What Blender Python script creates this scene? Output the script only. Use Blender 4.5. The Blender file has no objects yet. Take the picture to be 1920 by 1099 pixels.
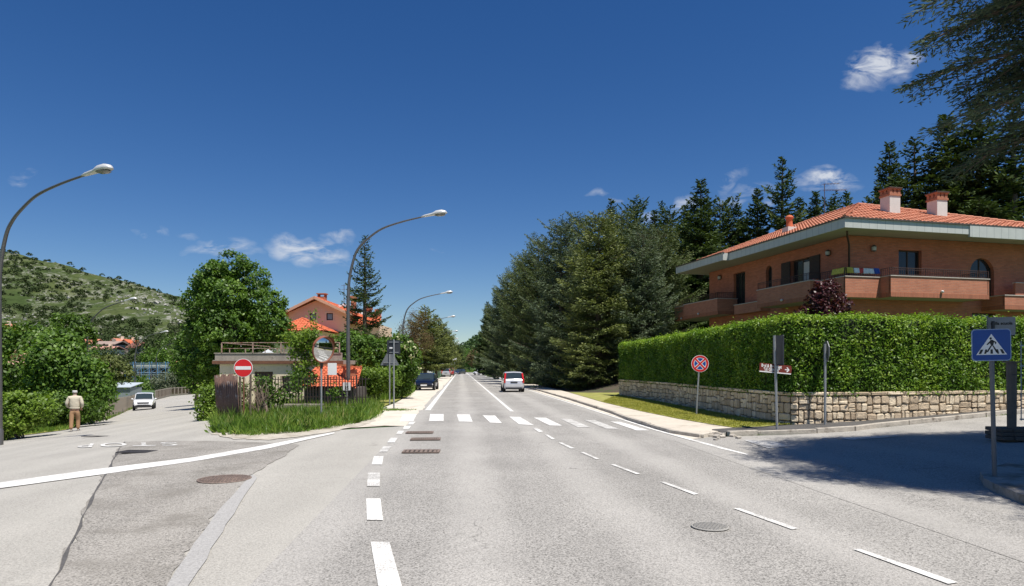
import bpy, bmesh, math, random
import numpy as np
from mathutils import Vector, Matrix, noise
R = math.radians
F, CX, HZ, CH = 1250.0, 960.0, 690.0, 1.75      # focal length, principal point, horizon (photo pixels), eye height
SC = bpy.context.scene
COL = SC.collection
# ---------------------------------------------------------------- camera
cam = bpy.data.objects.new("camera", bpy.data.cameras.new("camera"))
COL.objects.link(cam)
cam.location = (0, 0, CH); cam.rotation_euler = (R(90), 0, 0)
cam.data.sensor_width = 36; cam.data.lens = 36 * F / 1920
cam.data.shift_y = (HZ - 549.5) / 1920
cam.data.clip_start = 0.1; cam.data.clip_end = 6000
SC.camera = cam
# ---------------------------------------------------------------- sun, sky
SUN_EL, SUN_AZ = 67.5, 139.0
SUND = Vector((math.cos(R(SUN_EL)) * math.sin(R(SUN_AZ)), math.cos(R(SUN_EL)) * math.cos(R(SUN_AZ)), math.sin(R(SUN_EL))))
sl = bpy.data.lights.new("sun", 'SUN'); sl.energy = 5.0; sl.angle = R(0.53); sl.color = (1.0, 0.955, 0.89)
so = bpy.data.objects.new("sun", sl); COL.objects.link(so); so.location = (0, 0, 60)
so.rotation_euler = (-SUND).to_track_quat('-Z', 'Y').to_euler()
W = bpy.data.worlds.new("World"); SC.world = W; W.use_nodes = True
SC.view_settings.view_transform = 'Standard'; SC.view_settings.look = 'None'
SC.view_settings.gamma = 1; SC.view_settings.exposure = 0.36
SC.cycles.max_bounces = 6; SC.cycles.transparent_max_bounces = 8
SC.cycles.diffuse_bounces = 2

class NT:
    """small node-tree helper"""
    def __init__(s, nt):
        s.nt = nt; s.n = nt.nodes; s.l = nt.links
    def new(s, t, **kw):
        n = s.n.new(t)
        for k, v in kw.items():
            if k.startswith('_'):
                n.inputs[int(k[1:])].default_value = v
            else: setattr(n, k, v)
        return n
    def link(s, a, b): s.l.new(a, b)
    def val(s, x, inp):
        if isinstance(x, (int, float)): inp.default_value = x
        elif isinstance(x, (tuple, list)): inp.default_value = tuple(x) + ((1,) if len(x) == 3 and len(inp.default_value) == 4 else ())
        else: s.l.new(x, inp)
    def math(s, op, a, b=None, c=None, clamp=False):
        n = s.n.new('ShaderNodeMath'); n.operation = op; n.use_clamp = clamp
        s.val(a, n.inputs[0])
        if b is not None: s.val(b, n.inputs[1])
        if c is not None: s.val(c, n.inputs[2])
        return n.outputs[0]
    def mix(s, f, a, b, blend='MIX'):
        n = s.n.new('ShaderNodeMix'); n.data_type = 'RGBA'; n.blend_type = blend
        s.val(f, n.inputs[0]); s.val(a, n.inputs[6]); s.val(b, n.inputs[7])
        return n.outputs[2]
    def noise(s, vec, scale, detail=3, rough=.55, dist=0):
        n = s.n.new('ShaderNodeTexNoise'); n.inputs['Scale'].default_value = scale
        n.inputs['Detail'].default_value = detail; n.inputs['Roughness'].default_value = rough
        n.inputs['Distortion'].default_value = dist
        if vec is not None: s.l.new(vec, n.inputs['Vector'])
        return n.outputs['Fac']
    def ramp(s, f, a, b):            # linear step a..b -> 0..1
        n = s.n.new('ShaderNodeMapRange'); n.clamp = True
        s.val(f, n.inputs[0]); n.inputs[1].default_value = a; n.inputs[2].default_value = b
        return n.outputs[0]
    def mapping(s, vec, scale=(1, 1, 1), rot=(0, 0, 0), loc=(0, 0, 0)):
        n = s.n.new('ShaderNodeMapping'); s.l.new(vec, n.inputs[0])
        n.inputs['Scale'].default_value = scale; n.inputs['Rotation'].default_value = rot; n.inputs['Location'].default_value = loc
        return n.outputs[0]

def build_world():
    t = NT(W.node_tree); t.n.clear()
    sky = t.new('ShaderNodeTexSky', sky_type='NISHITA', sun_disc=False)
    sky.sun_elevation = R(SUN_EL); sky.sun_rotation = R(SUN_AZ)
    sky.air_density = 1.0; sky.dust_density = 0.25; sky.ozone_density = 3.0; sky.altitude = 900
    hs = t.new('ShaderNodeHueSaturation'); hs.inputs['Hue'].default_value = .5095; hs.inputs['Saturation'].default_value = 1.31; hs.inputs['Value'].default_value = 1.0
    t.link(sky.outputs[0], hs.inputs['Color'])
    tc = t.new('ShaderNodeTexCoord'); sp = t.new('ShaderNodeSeparateXYZ'); t.link(tc.outputs['Generated'], sp.inputs[0])
    yy = t.math('MAXIMUM', sp.outputs[1], 0.05)
    u = t.math('DIVIDE', sp.outputs[0], yy); v = t.math('DIVIDE', sp.outputs[2], yy)
    cb = t.new('ShaderNodeCombineXYZ'); t.link(u, cb.inputs[0]); t.link(v, cb.inputs[1])
    # thin high clouds drift in a few places: (direction, size, tilt, strength)
    blobs = [((575, 466), (78, 26), -14, 1.0), ((630, 444), (30, 9), -12, .5), ((410, 466), (66, 15), 6, .6), ((450, 456), (26, 16), 0, .4), ((280, 434), (34, 9), -18, .42), ((352, 446), (26, 9), 0, .25),
             ((1655, 128), (64, 36), 38, 1.0), ((1688, 104), (34, 26), 20, .7), ((1600, 165), (34, 14), 10, .5),
             ((1548, 345), (60, 22), 2, 1.0), ((1372, 338), (34, 15), 30, .5), ((1400, 372), (60, 18), 0, .42), ((1125, 362), (22, 8), 0, .3),
             ((1210, 402), (26, 18), 0, .6), ((42, 330), (24, 14), -30, .32), ((820, 470), (20, 5), 0, .22), ((1290, 392), (30, 14), 20, .5)]
    tot = None
    wn = t.new('ShaderNodeTexNoise'); wn.inputs['Scale'].default_value = 14; wn.inputs['Detail'].default_value = 3
    t.link(cb.outputs[0], wn.inputs['Vector'])
    wsub = t.new('ShaderNodeVectorMath', operation='SUBTRACT'); t.link(wn.outputs['Color'], wsub.inputs[0]); wsub.inputs[1].default_value = (.5, .5, .5)
    wsc = t.new('ShaderNodeVectorMath', operation='SCALE'); t.link(wsub.outputs[0], wsc.inputs[0]); wsc.inputs['Scale'].default_value = .08
    wadd = t.new('ShaderNodeVectorMath', operation='ADD'); t.link(cb.outputs[0], wadd.inputs[0]); t.link(wsc.outputs[0], wadd.inputs[1])
    for (px, py), (a, b), rot, st in blobs:
        m = t.new('ShaderNodeVectorMath', operation='SUBTRACT'); t.link(wadd.outputs[0], m.inputs[0])
        m.inputs[1].default_value = ((px - CX) / F, (HZ - py) / F, 0)
        mp = t.mapping(m.outputs[0], rot=(0, 0, R(-rot)))
        mp = t.mapping(mp, scale=(F / a, F / b, 0))
        ln = t.new('ShaderNodeVectorMath', operation='LENGTH'); t.link(mp, ln.inputs[0])
        s_ = t.math('MULTIPLY', t.math('SUBTRACT', 1.25, ln.outputs['Value'], clamp=True), st)
        tot = s_ if tot is None else t.math('MAXIMUM', tot, s_)
    st_vec = t.mapping(cb.outputs[0], scale=(20, 46, 1), rot=(0, 0, R(12)))
    n1 = t.noise(st_vec, 1.0, 9, .6, .5)
    cl = t.math('MULTIPLY', tot, t.ramp(n1, .39, .63), clamp=True)
    cl = t.math('MULTIPLY', t.ramp(cl, .02, .75), .80)
    col = t.mix(cl, hs.outputs[0], (8.2, 8.5, 9.0))
    bg = t.new('ShaderNodeBackground'); t.link(col, bg.inputs[0]); bg.inputs[1].default_value = 0.072
    out = t.new('ShaderNodeOutputWorld'); t.link(bg.outputs[0], out.inputs[0])
build_world()

# ---------------------------------------------------------------- terrain and layout helpers
def xc(y): return 2.05 - .0768 * y                 # centre line of the main road
def sstep(a, b, x):
    t = min(1, max(0, (x - a) / (b - a))); return t * t * (3 - 2 * t)
def softp(x, k=1.2): return k * math.log1p(math.exp(min(40, x / k)))
def hgt(x, y):
    yy = max(-20, min(y, 260))
    xl = xc(yy) - 3.44
    q = xl - x
    z = 0.0
    if q > 0:
        a = .088 * (softp(q - 4.6) - softp(-4.6))
        z -= a if a < 1.6 else 1.6 + .75 * math.tanh((a - 1.6) / .75)
    xr = xc(yy) + 3.3
    if x > 6.5 and y < 60:
        z += .045 * (x - 6.5) * (1 - sstep(22, 30, y)) if x < 30 else .045 * 23.5 * (1 - sstep(22, 30, y))
    if y > 41:
        z += .9 * sstep(xr + 3.0, xr + 8, x) * sstep(41, 50, y)
    if y > 240:
        z += sstep(240, 420, y) * 1.0
    return z
def gr(px, py, dz=0.0):
    """point of the terrain seen at a photo pixel"""
    lo, hi = 2.0, 900.0
    for _ in range(60):
        m = (lo + hi) / 2
        x = (px - CX) / F * m; z = CH - (py - HZ) / F * m
        if z > hgt(x, m) + dz: lo = m
        else: hi = m
    x = (px - CX) / F * lo
    return Vector((x, lo, hgt(x, lo) + dz))
def at(px, py, y): return Vector(((px - CX) / F * y, y, CH + (HZ - py) / F * y))
def gx(px, y, dz=0.0):
    x = (px - CX) / F * y; return Vector((x, y, hgt(x, y) + dz))
def zat(py, y): return CH + (HZ - py) / F * y

# ---------------------------------------------------------------- materials
MATS = {}
def pm(name, col, rough=.65, var=.12, scale=3.0, bump=0.0, bscale=None, metal=0.0, spec=.5, coat=0.0, dirt=None):
    """plain procedural material: colour varied by two noises, optional bump, optional dirt colour in patches"""
    if name in MATS: return MATS[name]
    m = bpy.data.materials.new(name); m.use_nodes = True; t = NT(m.node_tree); t.n.clear()
    b = t.new('ShaderNodeBsdfPrincipled'); o = t.new('ShaderNodeOutputMaterial'); t.link(b.outputs[0], o.inputs[0])
    tc = t.new('ShaderNodeTexCoord').outputs['Object']
    n1 = t.noise(tc, scale, 4); n2 = t.noise(tc, scale * 7.3, 3)
    f = t.math('ADD', t.math('MULTIPLY', n1, .6), t.math('MULTIPLY', n2, .4))
    f = t.ramp(f, .3, .7)
    lo = tuple(max(0, c * (1 - var)) for c in col); hi = tuple(min(1, c * (1 + var)) for c in col)
    c = t.mix(f, lo, hi)
    if dirt:
        dn = t.ramp(t.noise(tc, scale * .8, 6, .7), dirt[1], dirt[1] + .12)
        c = t.mix(dn, c, dirt[0])
    t.link(c, b.inputs['Base Color'])
    b.inputs['Roughness'].default_value = rough; b.inputs['Metallic'].default_value = metal
    b.inputs['Specular IOR Level'].default_value = spec; b.inputs['Coat Weight'].default_value = coat
    if bump:
        bp = t.new('ShaderNodeBump'); bp.inputs['Strength'].default_value = bump; bp.inputs['Distance'].default_value = .02
        t.link(t.noise(tc, bscale or scale * 5, 5), bp.inputs['Height']); t.link(bp.outputs[0], b.inputs['Normal'])
    MATS[name] = m; return m

def leaf_mat(name, cols, rough=.55, trans=.3, spec=.35, clump=1.2):
    """foliage: colour per leaf from the face attribute lv plus clumps through the crown; light passes through the leaf"""
    if name in MATS: return MATS[name]
    m = bpy.data.materials.new(name); m.use_nodes = True; t = NT(m.node_tree); t.n.clear()
    b = t.new('ShaderNodeBsdfPrincipled'); o = t.new('ShaderNodeOutputMaterial')
    at_ = t.new('ShaderNodeAttribute', attribute_name='lv')
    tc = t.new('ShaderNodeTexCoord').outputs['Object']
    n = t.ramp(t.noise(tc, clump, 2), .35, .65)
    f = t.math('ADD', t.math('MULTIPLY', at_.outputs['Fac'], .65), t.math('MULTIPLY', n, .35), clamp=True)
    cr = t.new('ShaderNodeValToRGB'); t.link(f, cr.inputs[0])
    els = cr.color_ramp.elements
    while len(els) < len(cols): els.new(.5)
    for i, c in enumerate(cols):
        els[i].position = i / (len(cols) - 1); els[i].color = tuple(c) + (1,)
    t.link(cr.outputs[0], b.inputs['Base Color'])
    b.inputs['Roughness'].default_value = rough; b.inputs['Specular IOR Level'].default_value = spec
    tr = t.new('ShaderNodeBsdfTranslucent')
    tcol = t.mix(1.0, cr.outputs[0], (1.25, 1.35, .55), 'MULTIPLY'); t.link(tcol, tr.inputs[0])
    ms = t.new('ShaderNodeMixShader'); ms.inputs[0].default_value = trans
    t.link(b.outputs[0], ms.inputs[1]); t.link(tr.outputs[0], ms.inputs[2]); t.link(ms.outputs[0], o.inputs[0])
    MATS[name] = m; return m

def asphalt(name, base, dark, speck=60.0, contrast=.5, bump=.35, patchy=.1, stain=None):
    if name in MATS: return MATS[name]
    m = bpy.data.materials.new(name); m.use_nodes = True; t = NT(m.node_tree); t.n.clear()
    b = t.new('ShaderNodeBsdfPrincipled'); o = t.new('ShaderNodeOutputMaterial'); t.link(b.outputs[0], o.inputs[0])
    tc = t.new('ShaderNodeTexCoord').outputs['Object']
    vo = t.new('ShaderNodeTexVoronoi'); vo.inputs['Scale'].default_value = speck; t.link(tc, vo.inputs['Vector'])
    sep = t.new('ShaderNodeSeparateColor'); t.link(vo.outputs['Color'], sep.inputs[0])
    f1 = t.ramp(sep.outputs[0], .5 - contrast * .5, .5 + contrast * .5)
    c = t.mix(f1, dark, base)
    n2 = t.noise(tc, speck * .45, 3, .7)
    c = t.mix(t.math('MULTIPLY', t.ramp(n2, .42, .62), .5), c, tuple(min(1, v * 1.35) for v in base))
    n3 = t.ramp(t.noise(tc, .35, 5, .6), .3, .7)
    c = t.mix(n3, t.mix(patchy, c, (0, 0, 0)), c)
    # darker worn/tar streaks running along the road
    mp = t.mapping(tc, scale=(.9, .12, 1), rot=(0, 0, R(-4)))
    n4 = t.ramp(t.noise(mp, 1.2, 5, .6), .5, .72)
    c = t.mix(t.math('MULTIPLY', n4, patchy * 1.6), c, tuple(v * .55 for v in base))
    # paler polished wheel tracks
    spx = t.new('ShaderNodeSeparateXYZ'); t.link(tc, spx.inputs[0])
    lx = t.math('ADD', spx.outputs[0], t.math('MULTIPLY', spx.outputs[1], .0768))
    wt = t.math('SINE', t.math('MULTIPLY', t.math('ADD', lx, t.math('MULTIPLY', t.noise(tc, .3, 2), .5)), 3.6))
    c = t.mix(t.math('MULTIPLY', t.ramp(wt, -.2, 1.0), patchy * 1.1), c, tuple(min(1, v * 1.25) for v in base))
    # cracks
    vc = t.new('ShaderNodeTexVoronoi', feature='DISTANCE_TO_EDGE'); vc.inputs['Scale'].default_value = .33
    wv = t.new('ShaderNodeVectorMath', operation='ADD'); t.link(tc, wv.inputs[0])
    nn = t.new('ShaderNodeTexNoise'); nn.inputs['Scale'].default_value = 2.2; nn.inputs['Detail'].default_value = 5; t.link(tc, nn.inputs['Vector'])
    t.link(nn.outputs['Color'], wv.inputs[1]); t.link(wv.outputs[0], vc.inputs['Vector'])
    ck = t.math('SUBTRACT', 1, t.ramp(vc.outputs['Distance'], .001, .006))
    ck = t.math('MULTIPLY', ck, t.ramp(t.noise(tc, .25, 2), .5, .6))
    c = t.mix(t.math('MULTIPLY', ck, .55), c, tuple(v * .5 for v in dark))
    if stain:
        ns = t.ramp(t.noise(tc, 1.1, 6, .65), .48, .68)
        c = t.mix(t.math('MULTIPLY', ns, stain[1]), c, stain[0])
    t.link(c, b.inputs['Base Color'])
    b.inputs['Roughness'].default_value = .85; b.inputs['Specular IOR Level'].default_value = .3
    bp = t.new('ShaderNodeBump'); bp.inputs['Strength'].default_value = bump; bp.inputs['Distance'].default_value = .006
    t.link(vo.outputs['Distance'], bp.inputs['Height']); t.link(bp.outputs[0], b.inputs['Normal'])
    MATS[name] = m; return m

def paint_mat(name, worn):
    if name in MATS: return MATS[name]
    m = bpy.data.materials.new(name); m.use_nodes = True; t = NT(m.node_tree); t.n.clear()
    b = t.new('ShaderNodeBsdfPrincipled'); o = t.new('ShaderNodeOutputMaterial'); t.link(b.outputs[0], o.inputs[0])
    tc = t.new('ShaderNodeTexCoord').outputs['Object']
    a = t.noise(tc, 55, 3, .7); bb = t.noise(tc, 2.2, 4, .6)
    f = t.math('ADD', t.math('MULTIPLY', a, .6), t.math('MULTIPLY', bb, .4))
    f = t.ramp(f, .50 - .22 + worn * .3, .50 - .08 + worn * .3)
    c = t.mix(f, (.36, .345, .315), (.76, .745, .70))
    t.link(c, b.inputs['Base Color']); b.inputs['Roughness'].default_value = .7
    MATS[name] = m; return m

def brick_mat(name, c1, c2, mortar, bw=.25, bh=.065):
    if name in MATS: return MATS[name]
    m = bpy.data.materials.new(name); m.use_nodes = True; t = NT(m.node_tree); t.n.clear()
    b = t.new('ShaderNodeBsdfPrincipled'); o = t.new('ShaderNodeOutputMaterial'); t.link(b.outputs[0], o.inputs[0])
    tc = t.new('ShaderNodeTexCoord').outputs['Object']
    sp = t.new('ShaderNodeSeparateXYZ'); t.link(tc, sp.inputs[0])
    cb = t.new('ShaderNodeCombineXYZ'); t.link(t.math('ADD', sp.outputs[0], sp.outputs[1]), cb.inputs[0]); t.link(sp.outputs[2], cb.inputs[1])
    br = t.new('ShaderNodeTexBrick'); t.link(cb.outputs[0], br.inputs['Vector'])
    br.inputs['Color1'].default_value = c1 + (1,); br.inputs['Color2'].default_value = c2 + (1,); br.inputs['Mortar'].default_value = mortar + (1,)
    br.inputs['Scale'].default_value = 1; br.inputs['Brick Width'].default_value = bw; br.inputs['Row Height'].default_value = bh
    br.inputs['Mortar Size'].default_value = .008; br.inputs['Bias'].default_value = -.1
    n = t.ramp(t.noise(tc, 1.3, 5, .6), .3, .75)
    c = t.mix(n, t.mix(.25, br.outputs[0], (.12, .05, .03)), br.outputs[0])
    t.link(c, b.inputs['Base Color']); b.inputs['Roughness'].default_value = .85
    bp = t.new('ShaderNodeBump'); bp.inputs['Strength'].default_value = .4; bp.inputs['Distance'].default_value = .01; bp.invert = True
    t.link(br.outputs['Fac'], bp.inputs['Height']); t.link(bp.outputs[0], b.inputs['Normal'])
    MATS[name] = m; return m

def glass_mat():
    if 'window_glass' in MATS: return MATS['window_glass']
    m = bpy.data.materials.new('window_glass'); m.use_nodes = True; t = NT(m.node_tree)
    b = t.n['Principled BSDF']; tc = t.new('ShaderNodeTexCoord').outputs['Object']
    t.link(t.mix(t.noise(tc, 2, 2), (.012, .014, .016), (.03, .034, .038)), b.inputs['Base Color'])
    b.inputs['Roughness'].default_value = .12; b.inputs['Specular IOR Level'].default_value = .45
    MATS['window_glass'] = m; return m

def hill_mat(name, green, dry, rock, rockamt=.5, scl=1.0):
    if name in MATS: return MATS[name]
    m = bpy.data.materials.new(name); m.use_nodes = True; t = NT(m.node_tree); t.n.clear()
    b = t.new('ShaderNodeBsdfPrincipled'); o = t.new('ShaderNodeOutputMaterial'); t.link(b.outputs[0], o.inputs[0])
    tc = t.new('ShaderNodeTexCoord').outputs['Object']
    a = t.ramp(t.noise(tc, .02 * scl, 6, .6), .38, .62)
    c = t.mix(a, green, dry)
    s = t.ramp(t.noise(tc, .12 * scl, 5, .7), .46, .6)
    c = t.mix(t.math('MULTIPLY', s, .55), c, tuple(v * .5 for v in green))
    mp = t.mapping(tc, scale=(1, .5, .8))
    big = t.ramp(t.noise(mp, .016 * scl, 4, .6, .5), .5, .62)
    band = t.ramp(t.noise(mp, .05 * scl, 5, .65, .8), .48, .60)
    fine = t.ramp(t.noise(mp, .32 * scl, 4, .75), .47, .56)
    rk = t.math('MULTIPLY', t.math('MULTIPLY', t.math('MAXIMUM', band, t.math('MULTIPLY', big, .9)), fine), rockamt)
    c = t.mix(rk, c, rock)
    t.link(c, b.inputs['Base Color']); b.inputs['Roughness'].default_value = .95; b.inputs['Specular IOR Level'].default_value = .1
    MATS[name] = m; return m

# ---------------------------------------------------------------- mesh builder
def link(o, parent=None):
    COL.objects.link(o)
    if parent is not None: o.parent = parent
    return o
def tag(o, label=None, cat=None, group=None, kind=None):
    if label: o['label'] = label
    if cat: o['category'] = cat
    if group: o['group'] = group
    if kind: o['kind'] = kind
    return o
def empty(name, loc, rz=0.0, label=None, cat=None, group=None):
    o = bpy.data.objects.new(name, None); link(o); o.location = loc; o.rotation_euler = (0, 0, rz); o.empty_display_size = .3
    return tag(o, label, cat, group)
class MB:
    def __init__(s): s.v = []; s.f = []; s.m = []; s.sm = []; s.mi = 0
    def add(s, vs, fs, smooth=False):
        k = len(s.v); s.v.extend([tuple(p) for p in vs])
        for f in fs: s.f.append(tuple(i + k for i in f)); s.m.append(s.mi); s.sm.append(smooth)
        return s
    def box(s, c, d, rz=0.0, M=None):
        hx, hy, hz = d[0] / 2, d[1] / 2, d[2] / 2
        vs = [Vector((x, y, z)) for x in (-hx, hx) for y in (-hy, hy) for z in (-hz, hz)]
        rot = M if M is not None else Matrix.Rotation(rz, 3, 'Z')
        vs = [rot @ v + Vector(c) for v in vs]
        return s.add(vs, [(0, 1, 3, 2), (4, 6, 7, 5), (0, 4, 5, 1), (2, 3, 7, 6), (0, 2, 6, 4), (1, 5, 7, 3)])
    def b6(s, x0, x1, y0, y1, z0, z1):
        return s.box(((x0 + x1) / 2, (y0 + y1) / 2, (z0 + z1) / 2), (abs(x1 - x0), abs(y1 - y0), abs(z1 - z0)))
    def bar(s, a, b, w, h=None, up=(0, 0, 1)):
        a = Vector(a); b = Vector(b); h = h or w; d = (b - a); L = d.length
        if L < 1e-6: return s
        d.normalize(); up = Vector(up)
        if abs(d.dot(up)) > .98: up = Vector((0, 1, 0))
        x = d.cross(up).normalized(); y = x.cross(d)
        M = Matrix((x, d, y)).transposed()
        return s.box((a + b) / 2, (w, L, h), M=M)
    def tube(s, pts, rad, seg=8, cap=True, smooth=True):
        pts = [Vector(p) for p in pts]
        if isinstance(rad, (int, float)): rad = [rad] * len(pts)
        rings = []; ref = None
        for i, p in enumerate(pts):
            d = (pts[min(i + 1, len(pts) - 1)] - pts[max(i - 1, 0)]).normalized()
            if ref is None: ref = Vector((1, 0, 0)) if abs(d.x) < .9 else Vector((0, 1, 0))
            x = (ref - d * ref.dot(d)).normalized(); y = d.cross(x); ref = x
            rings.append([p + (x * math.cos(2 * math.pi * k / seg) + y * math.sin(2 * math.pi * k / seg)) * rad[i] for k in range(seg)])
        vs = [q for r in rings for q in r]; fs = []
        for i in range(len(pts) - 1):
            for k in range(seg):
                k2 = (k + 1) % seg
                fs.append((i * seg + k, i * seg + k2, (i + 1) * seg + k2, (i + 1) * seg + k))
        s.add(vs, fs, smooth)
        if cap:
            s.add(rings[0], [tuple(range(seg - 1, -1, -1))]); s.add(rings[-1], [tuple(range(seg))])
        return s
    def lathe(s, prof, seg=16, M=None, smooth=True):
        """prof: (radius, height) pairs, turned about local z"""
        M = M or Matrix.Identity(4); vs = []; fs = []
        for r, z in prof:
            for k in range(seg):
                a = 2 * math.pi * k / seg; vs.append(M @ Vector((r * math.cos(a), r * math.sin(a), z)))
        for i in range(len(prof) - 1):
            for k in range(seg):
                k2 = (k + 1) % seg; fs.append((i * seg + k, i * seg + k2, (i + 1) * seg + k2, (i + 1) * seg + k))
        return s.add(vs, fs, smooth)
    def prism(s, poly, M, d0, d1):
        """2-D polygon extruded along local z from d0 to d1, placed by the 4x4 matrix M"""
        n = len(poly)
        vs = [M @ Vector((p[0], p[1], d0)) for p in poly] + [M @ Vector((p[0], p[1], d1)) for p in poly]
        fs = [tuple(range(n - 1, -1, -1)), tuple(range(n, 2 * n))] + [(i, (i + 1) % n, n + (i + 1) % n, n + i) for i in range(n)]
        return s.add(vs, fs)
    def build(s, name, mats, parent=None, loc=None, bevel=0.0):
        me = bpy.data.meshes.new(name); me.from_pydata(s.v, [], s.f)
        if not isinstance(mats, (list, tuple)): mats = [mats]
        for m in mats: me.materials.append(m)
        me.polygons.foreach_set('material_index', s.m); me.polygons.foreach_set('use_smooth', s.sm)
        me.validate(); me.update()
        o = bpy.data.objects.new(name, me); link(o, parent)
        if loc is not None: o.location = loc
        if bevel:
            b = o.modifiers.new('bevel', 'BEVEL'); b.width = bevel; b.segments = 2; b.limit_method = 'ANGLE'; b.angle_limit = R(40)
        return o
def frame(o, x, y, z):
    """4x4 matrix from origin and axes"""
    M = Matrix.Identity(4)
    for i, a in enumerate((Vector(x).normalized(), Vector(y).normalized(), Vector(z).normalized())):
        M[0][i], M[1][i], M[2][i] = a
    M[0][3], M[1][3], M[2][3] = o
    return M
def circle(r, n=32, cx=0, cy=0, a0=0, a1=360):
    full = abs(a1 - a0) >= 360
    return [(cx + r * math.cos(R(a0 + (a1 - a0) * i / (n if full else n - 1))), cy + r * math.sin(R(a0 + (a1 - a0) * i / (n if full else n - 1)))) for i in range(n)]
def rrect(w, h, r, n=5):
    pts = []
    for sx, sy, a in ((1, 1, 0), (-1, 1, 90), (-1, -1, 180), (1, -1, 270)):
        pts += circle(r, n, sx * (w / 2 - r), sy * (h / 2 - r), a, a + 90)
    return pts
def text_obj(name, txt, size, M, mat, parent, align='CENTER', ext=.001, bold=.0, sx=1.0):
    cu = bpy.data.curves.new(name, 'FONT'); cu.body = txt; cu.size = size; cu.align_x = align; cu.align_y = 'CENTER'; cu.extrude = ext; cu.offset = bold
    to = bpy.data.objects.new(name, cu); COL.objects.link(to)
    dg = bpy.context.evaluated_depsgraph_get(); me = bpy.data.meshes.new_from_object(to.evaluated_get(dg))
    bpy.data.objects.remove(to); bpy.data.curves.remove(cu)
    me.transform(M @ Matrix.Diagonal((sx, 1, 1, 1))); me.materials.clear(); me.materials.append(mat)
    o = bpy.data.objects.new(name, me); return link(o, parent)

def drape(name, polys, dz, mat, res=1.0, thick=0.0, label=None):
    """flat sheet laid over the terrain: polygons (world xy) cut into a grid and dropped onto hgt()"""
    bm = bmesh.new()
    for poly in polys:
        vs = [bm.verts.new((p[0], p[1], 0)) for p in poly]
        bm.faces.new(vs)
    bmesh.ops.recalc_face_normals(bm, faces=bm.faces)
    bmesh.ops.triangulate(bm, faces=bm.faces)
    xs = [v.co.x for v in bm.verts]; ys = [v.co.y for v in bm.verts]
    def cuts(a, b, axis):
        c = math.floor(a / res) * res + res
        step = res
        while c < b:
            co = (c, 0, 0) if axis == 0 else (0, c, 0); no = (1, 0, 0) if axis == 0 else (0, 1, 0)
            bmesh.ops.bisect_plane(bm, geom=bm.verts[:] + bm.edges[:] + bm.faces[:], plane_co=co, plane_no=no, dist=1e-5)
            if axis == 1: step = res * max(1, c / 30)
            c += step
    cuts(min(xs), max(xs), 0); cuts(min(ys), max(ys), 1)
    for f in bm.faces:
        if f.normal.z < 0: f.normal_flip()
    if thick:
        r = bmesh.ops.extrude_face_region(bm, geom=bm.faces[:])
        top = [g for g in r['geom'] if isinstance(g, bmesh.types.BMVert)]
        tops = set(top)
        for v in bm.verts: v.co.z = hgt(v.co.x, v.co.y) + (dz if v in tops else dz - thick)
    else:
        for v in bm.verts: v.co.z = hgt(v.co.x, v.co.y) + dz
    me = bpy.data.meshes.new(name); bm.to_mesh(me); bm.free(); me.materials.append(mat)
    o = bpy.data.objects.new(name, me); link(o); o['kind'] = 'structure'
    return o
def strip(pl, pr): return [tuple(p)[:2] for p in pl] + [tuple(p)[:2] for p in reversed(pr)]
def pxpoly(pts): return [tuple(gr(x, y))[:2] for x, y in pts]
# ================================================================ GROUND, ROADS, MARKINGS
M_road = asphalt('asphalt_main', (.42, .40, .365), (.150, .142, .128), 82, .62, .6, .26)
M_left = asphalt('asphalt_side', (.42, .40, .355), (.27, .255, .225), 100, .8, .35, .14)
M_patch = asphalt('asphalt_patch', (.38, .355, .315), (.12, .112, .098), 80, .66, .8, .15, ((.17, .155, .13), .62))
M_tar = asphalt('asphalt_smooth', (.37, .36, .34), (.29, .28, .265), 90, .8, .2, .08)
M_right = asphalt('asphalt_right', (.40, .38, .345), (.20, .19, .17), 75, .8, .4, .14)
M_pave = pm('concrete_pavement', (.56, .50, .41), .85, .13, 1.2, .3, 30, dirt=((.34, .29, .22), .56))
M_dust = pm('dusty_gravel', (.60, .54, .45), .95, .16, 1.5, .5, 40, dirt=((.40, .33, .25), .55))
M_kerb = pm('kerb_stone', (.42, .38, .32), .85, .25, 4, .4, 25, dirt=((.17, .14, .11), .55))
M_blackp = asphalt('asphalt_path', (.11, .105, .10), (.05, .048, .045), 70, .8, .4, .2)
M_soil = pm('soil', (.075, .058, .038), .95, .3, 1.1, .6, 12, dirt=((.05, .07, .02), .5))
M_grassg = pm('turf', (.26, .26, .06), .95, .35, 1.3, .6, 14, dirt=((.36, .28, .14), .56))
M_field = pm('field', (.055, .10, .028), .95, .4, .15, .3, 2, dirt=((.13, .13, .05), .55))
M_white = paint_mat('road_paint', .32); M_worn = paint_mat('road_paint_worn', .58)

def build_ground():
    xs = [-2500, -1500, -900, -600, -400, -300, -220, -160, -120, -95, -80] + [-70 + i for i in range(0, 111)] + [45, 52, 60, 75, 95, 130, 200, 320, 600, 1200, 2500]
    ys = [-300, -120, -60, -30, -15, -8] + [-4 + i for i in range(0, 64)] + [60 + 2 * i for i in range(1, 45)] + [155, 165, 180, 200, 220, 240, 270, 310, 360, 430, 520, 700, 1000, 1600, 3000]
    v = []; f = []
    for j, y in enumerate(ys):
        for i, x in enumerate(xs):
            v.append((x, y, hgt(x, y) - .02))
    n = len(xs)
    for j in range(len(ys) - 1):
        for i in range(n - 1):
            f.append((j * n + i, j * n + i + 1, (j + 1) * n + i + 1, (j + 1) * n + i))
    me = bpy.data.meshes.new('ground'); me.from_pydata(v, [], f); me.materials.append(M_field)
    me.polygons.foreach_set('use_smooth', [True] * len(f))
    o = bpy.data.objects.new('ground', me); link(o); o['kind'] = 'structure'
build_ground()

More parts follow.
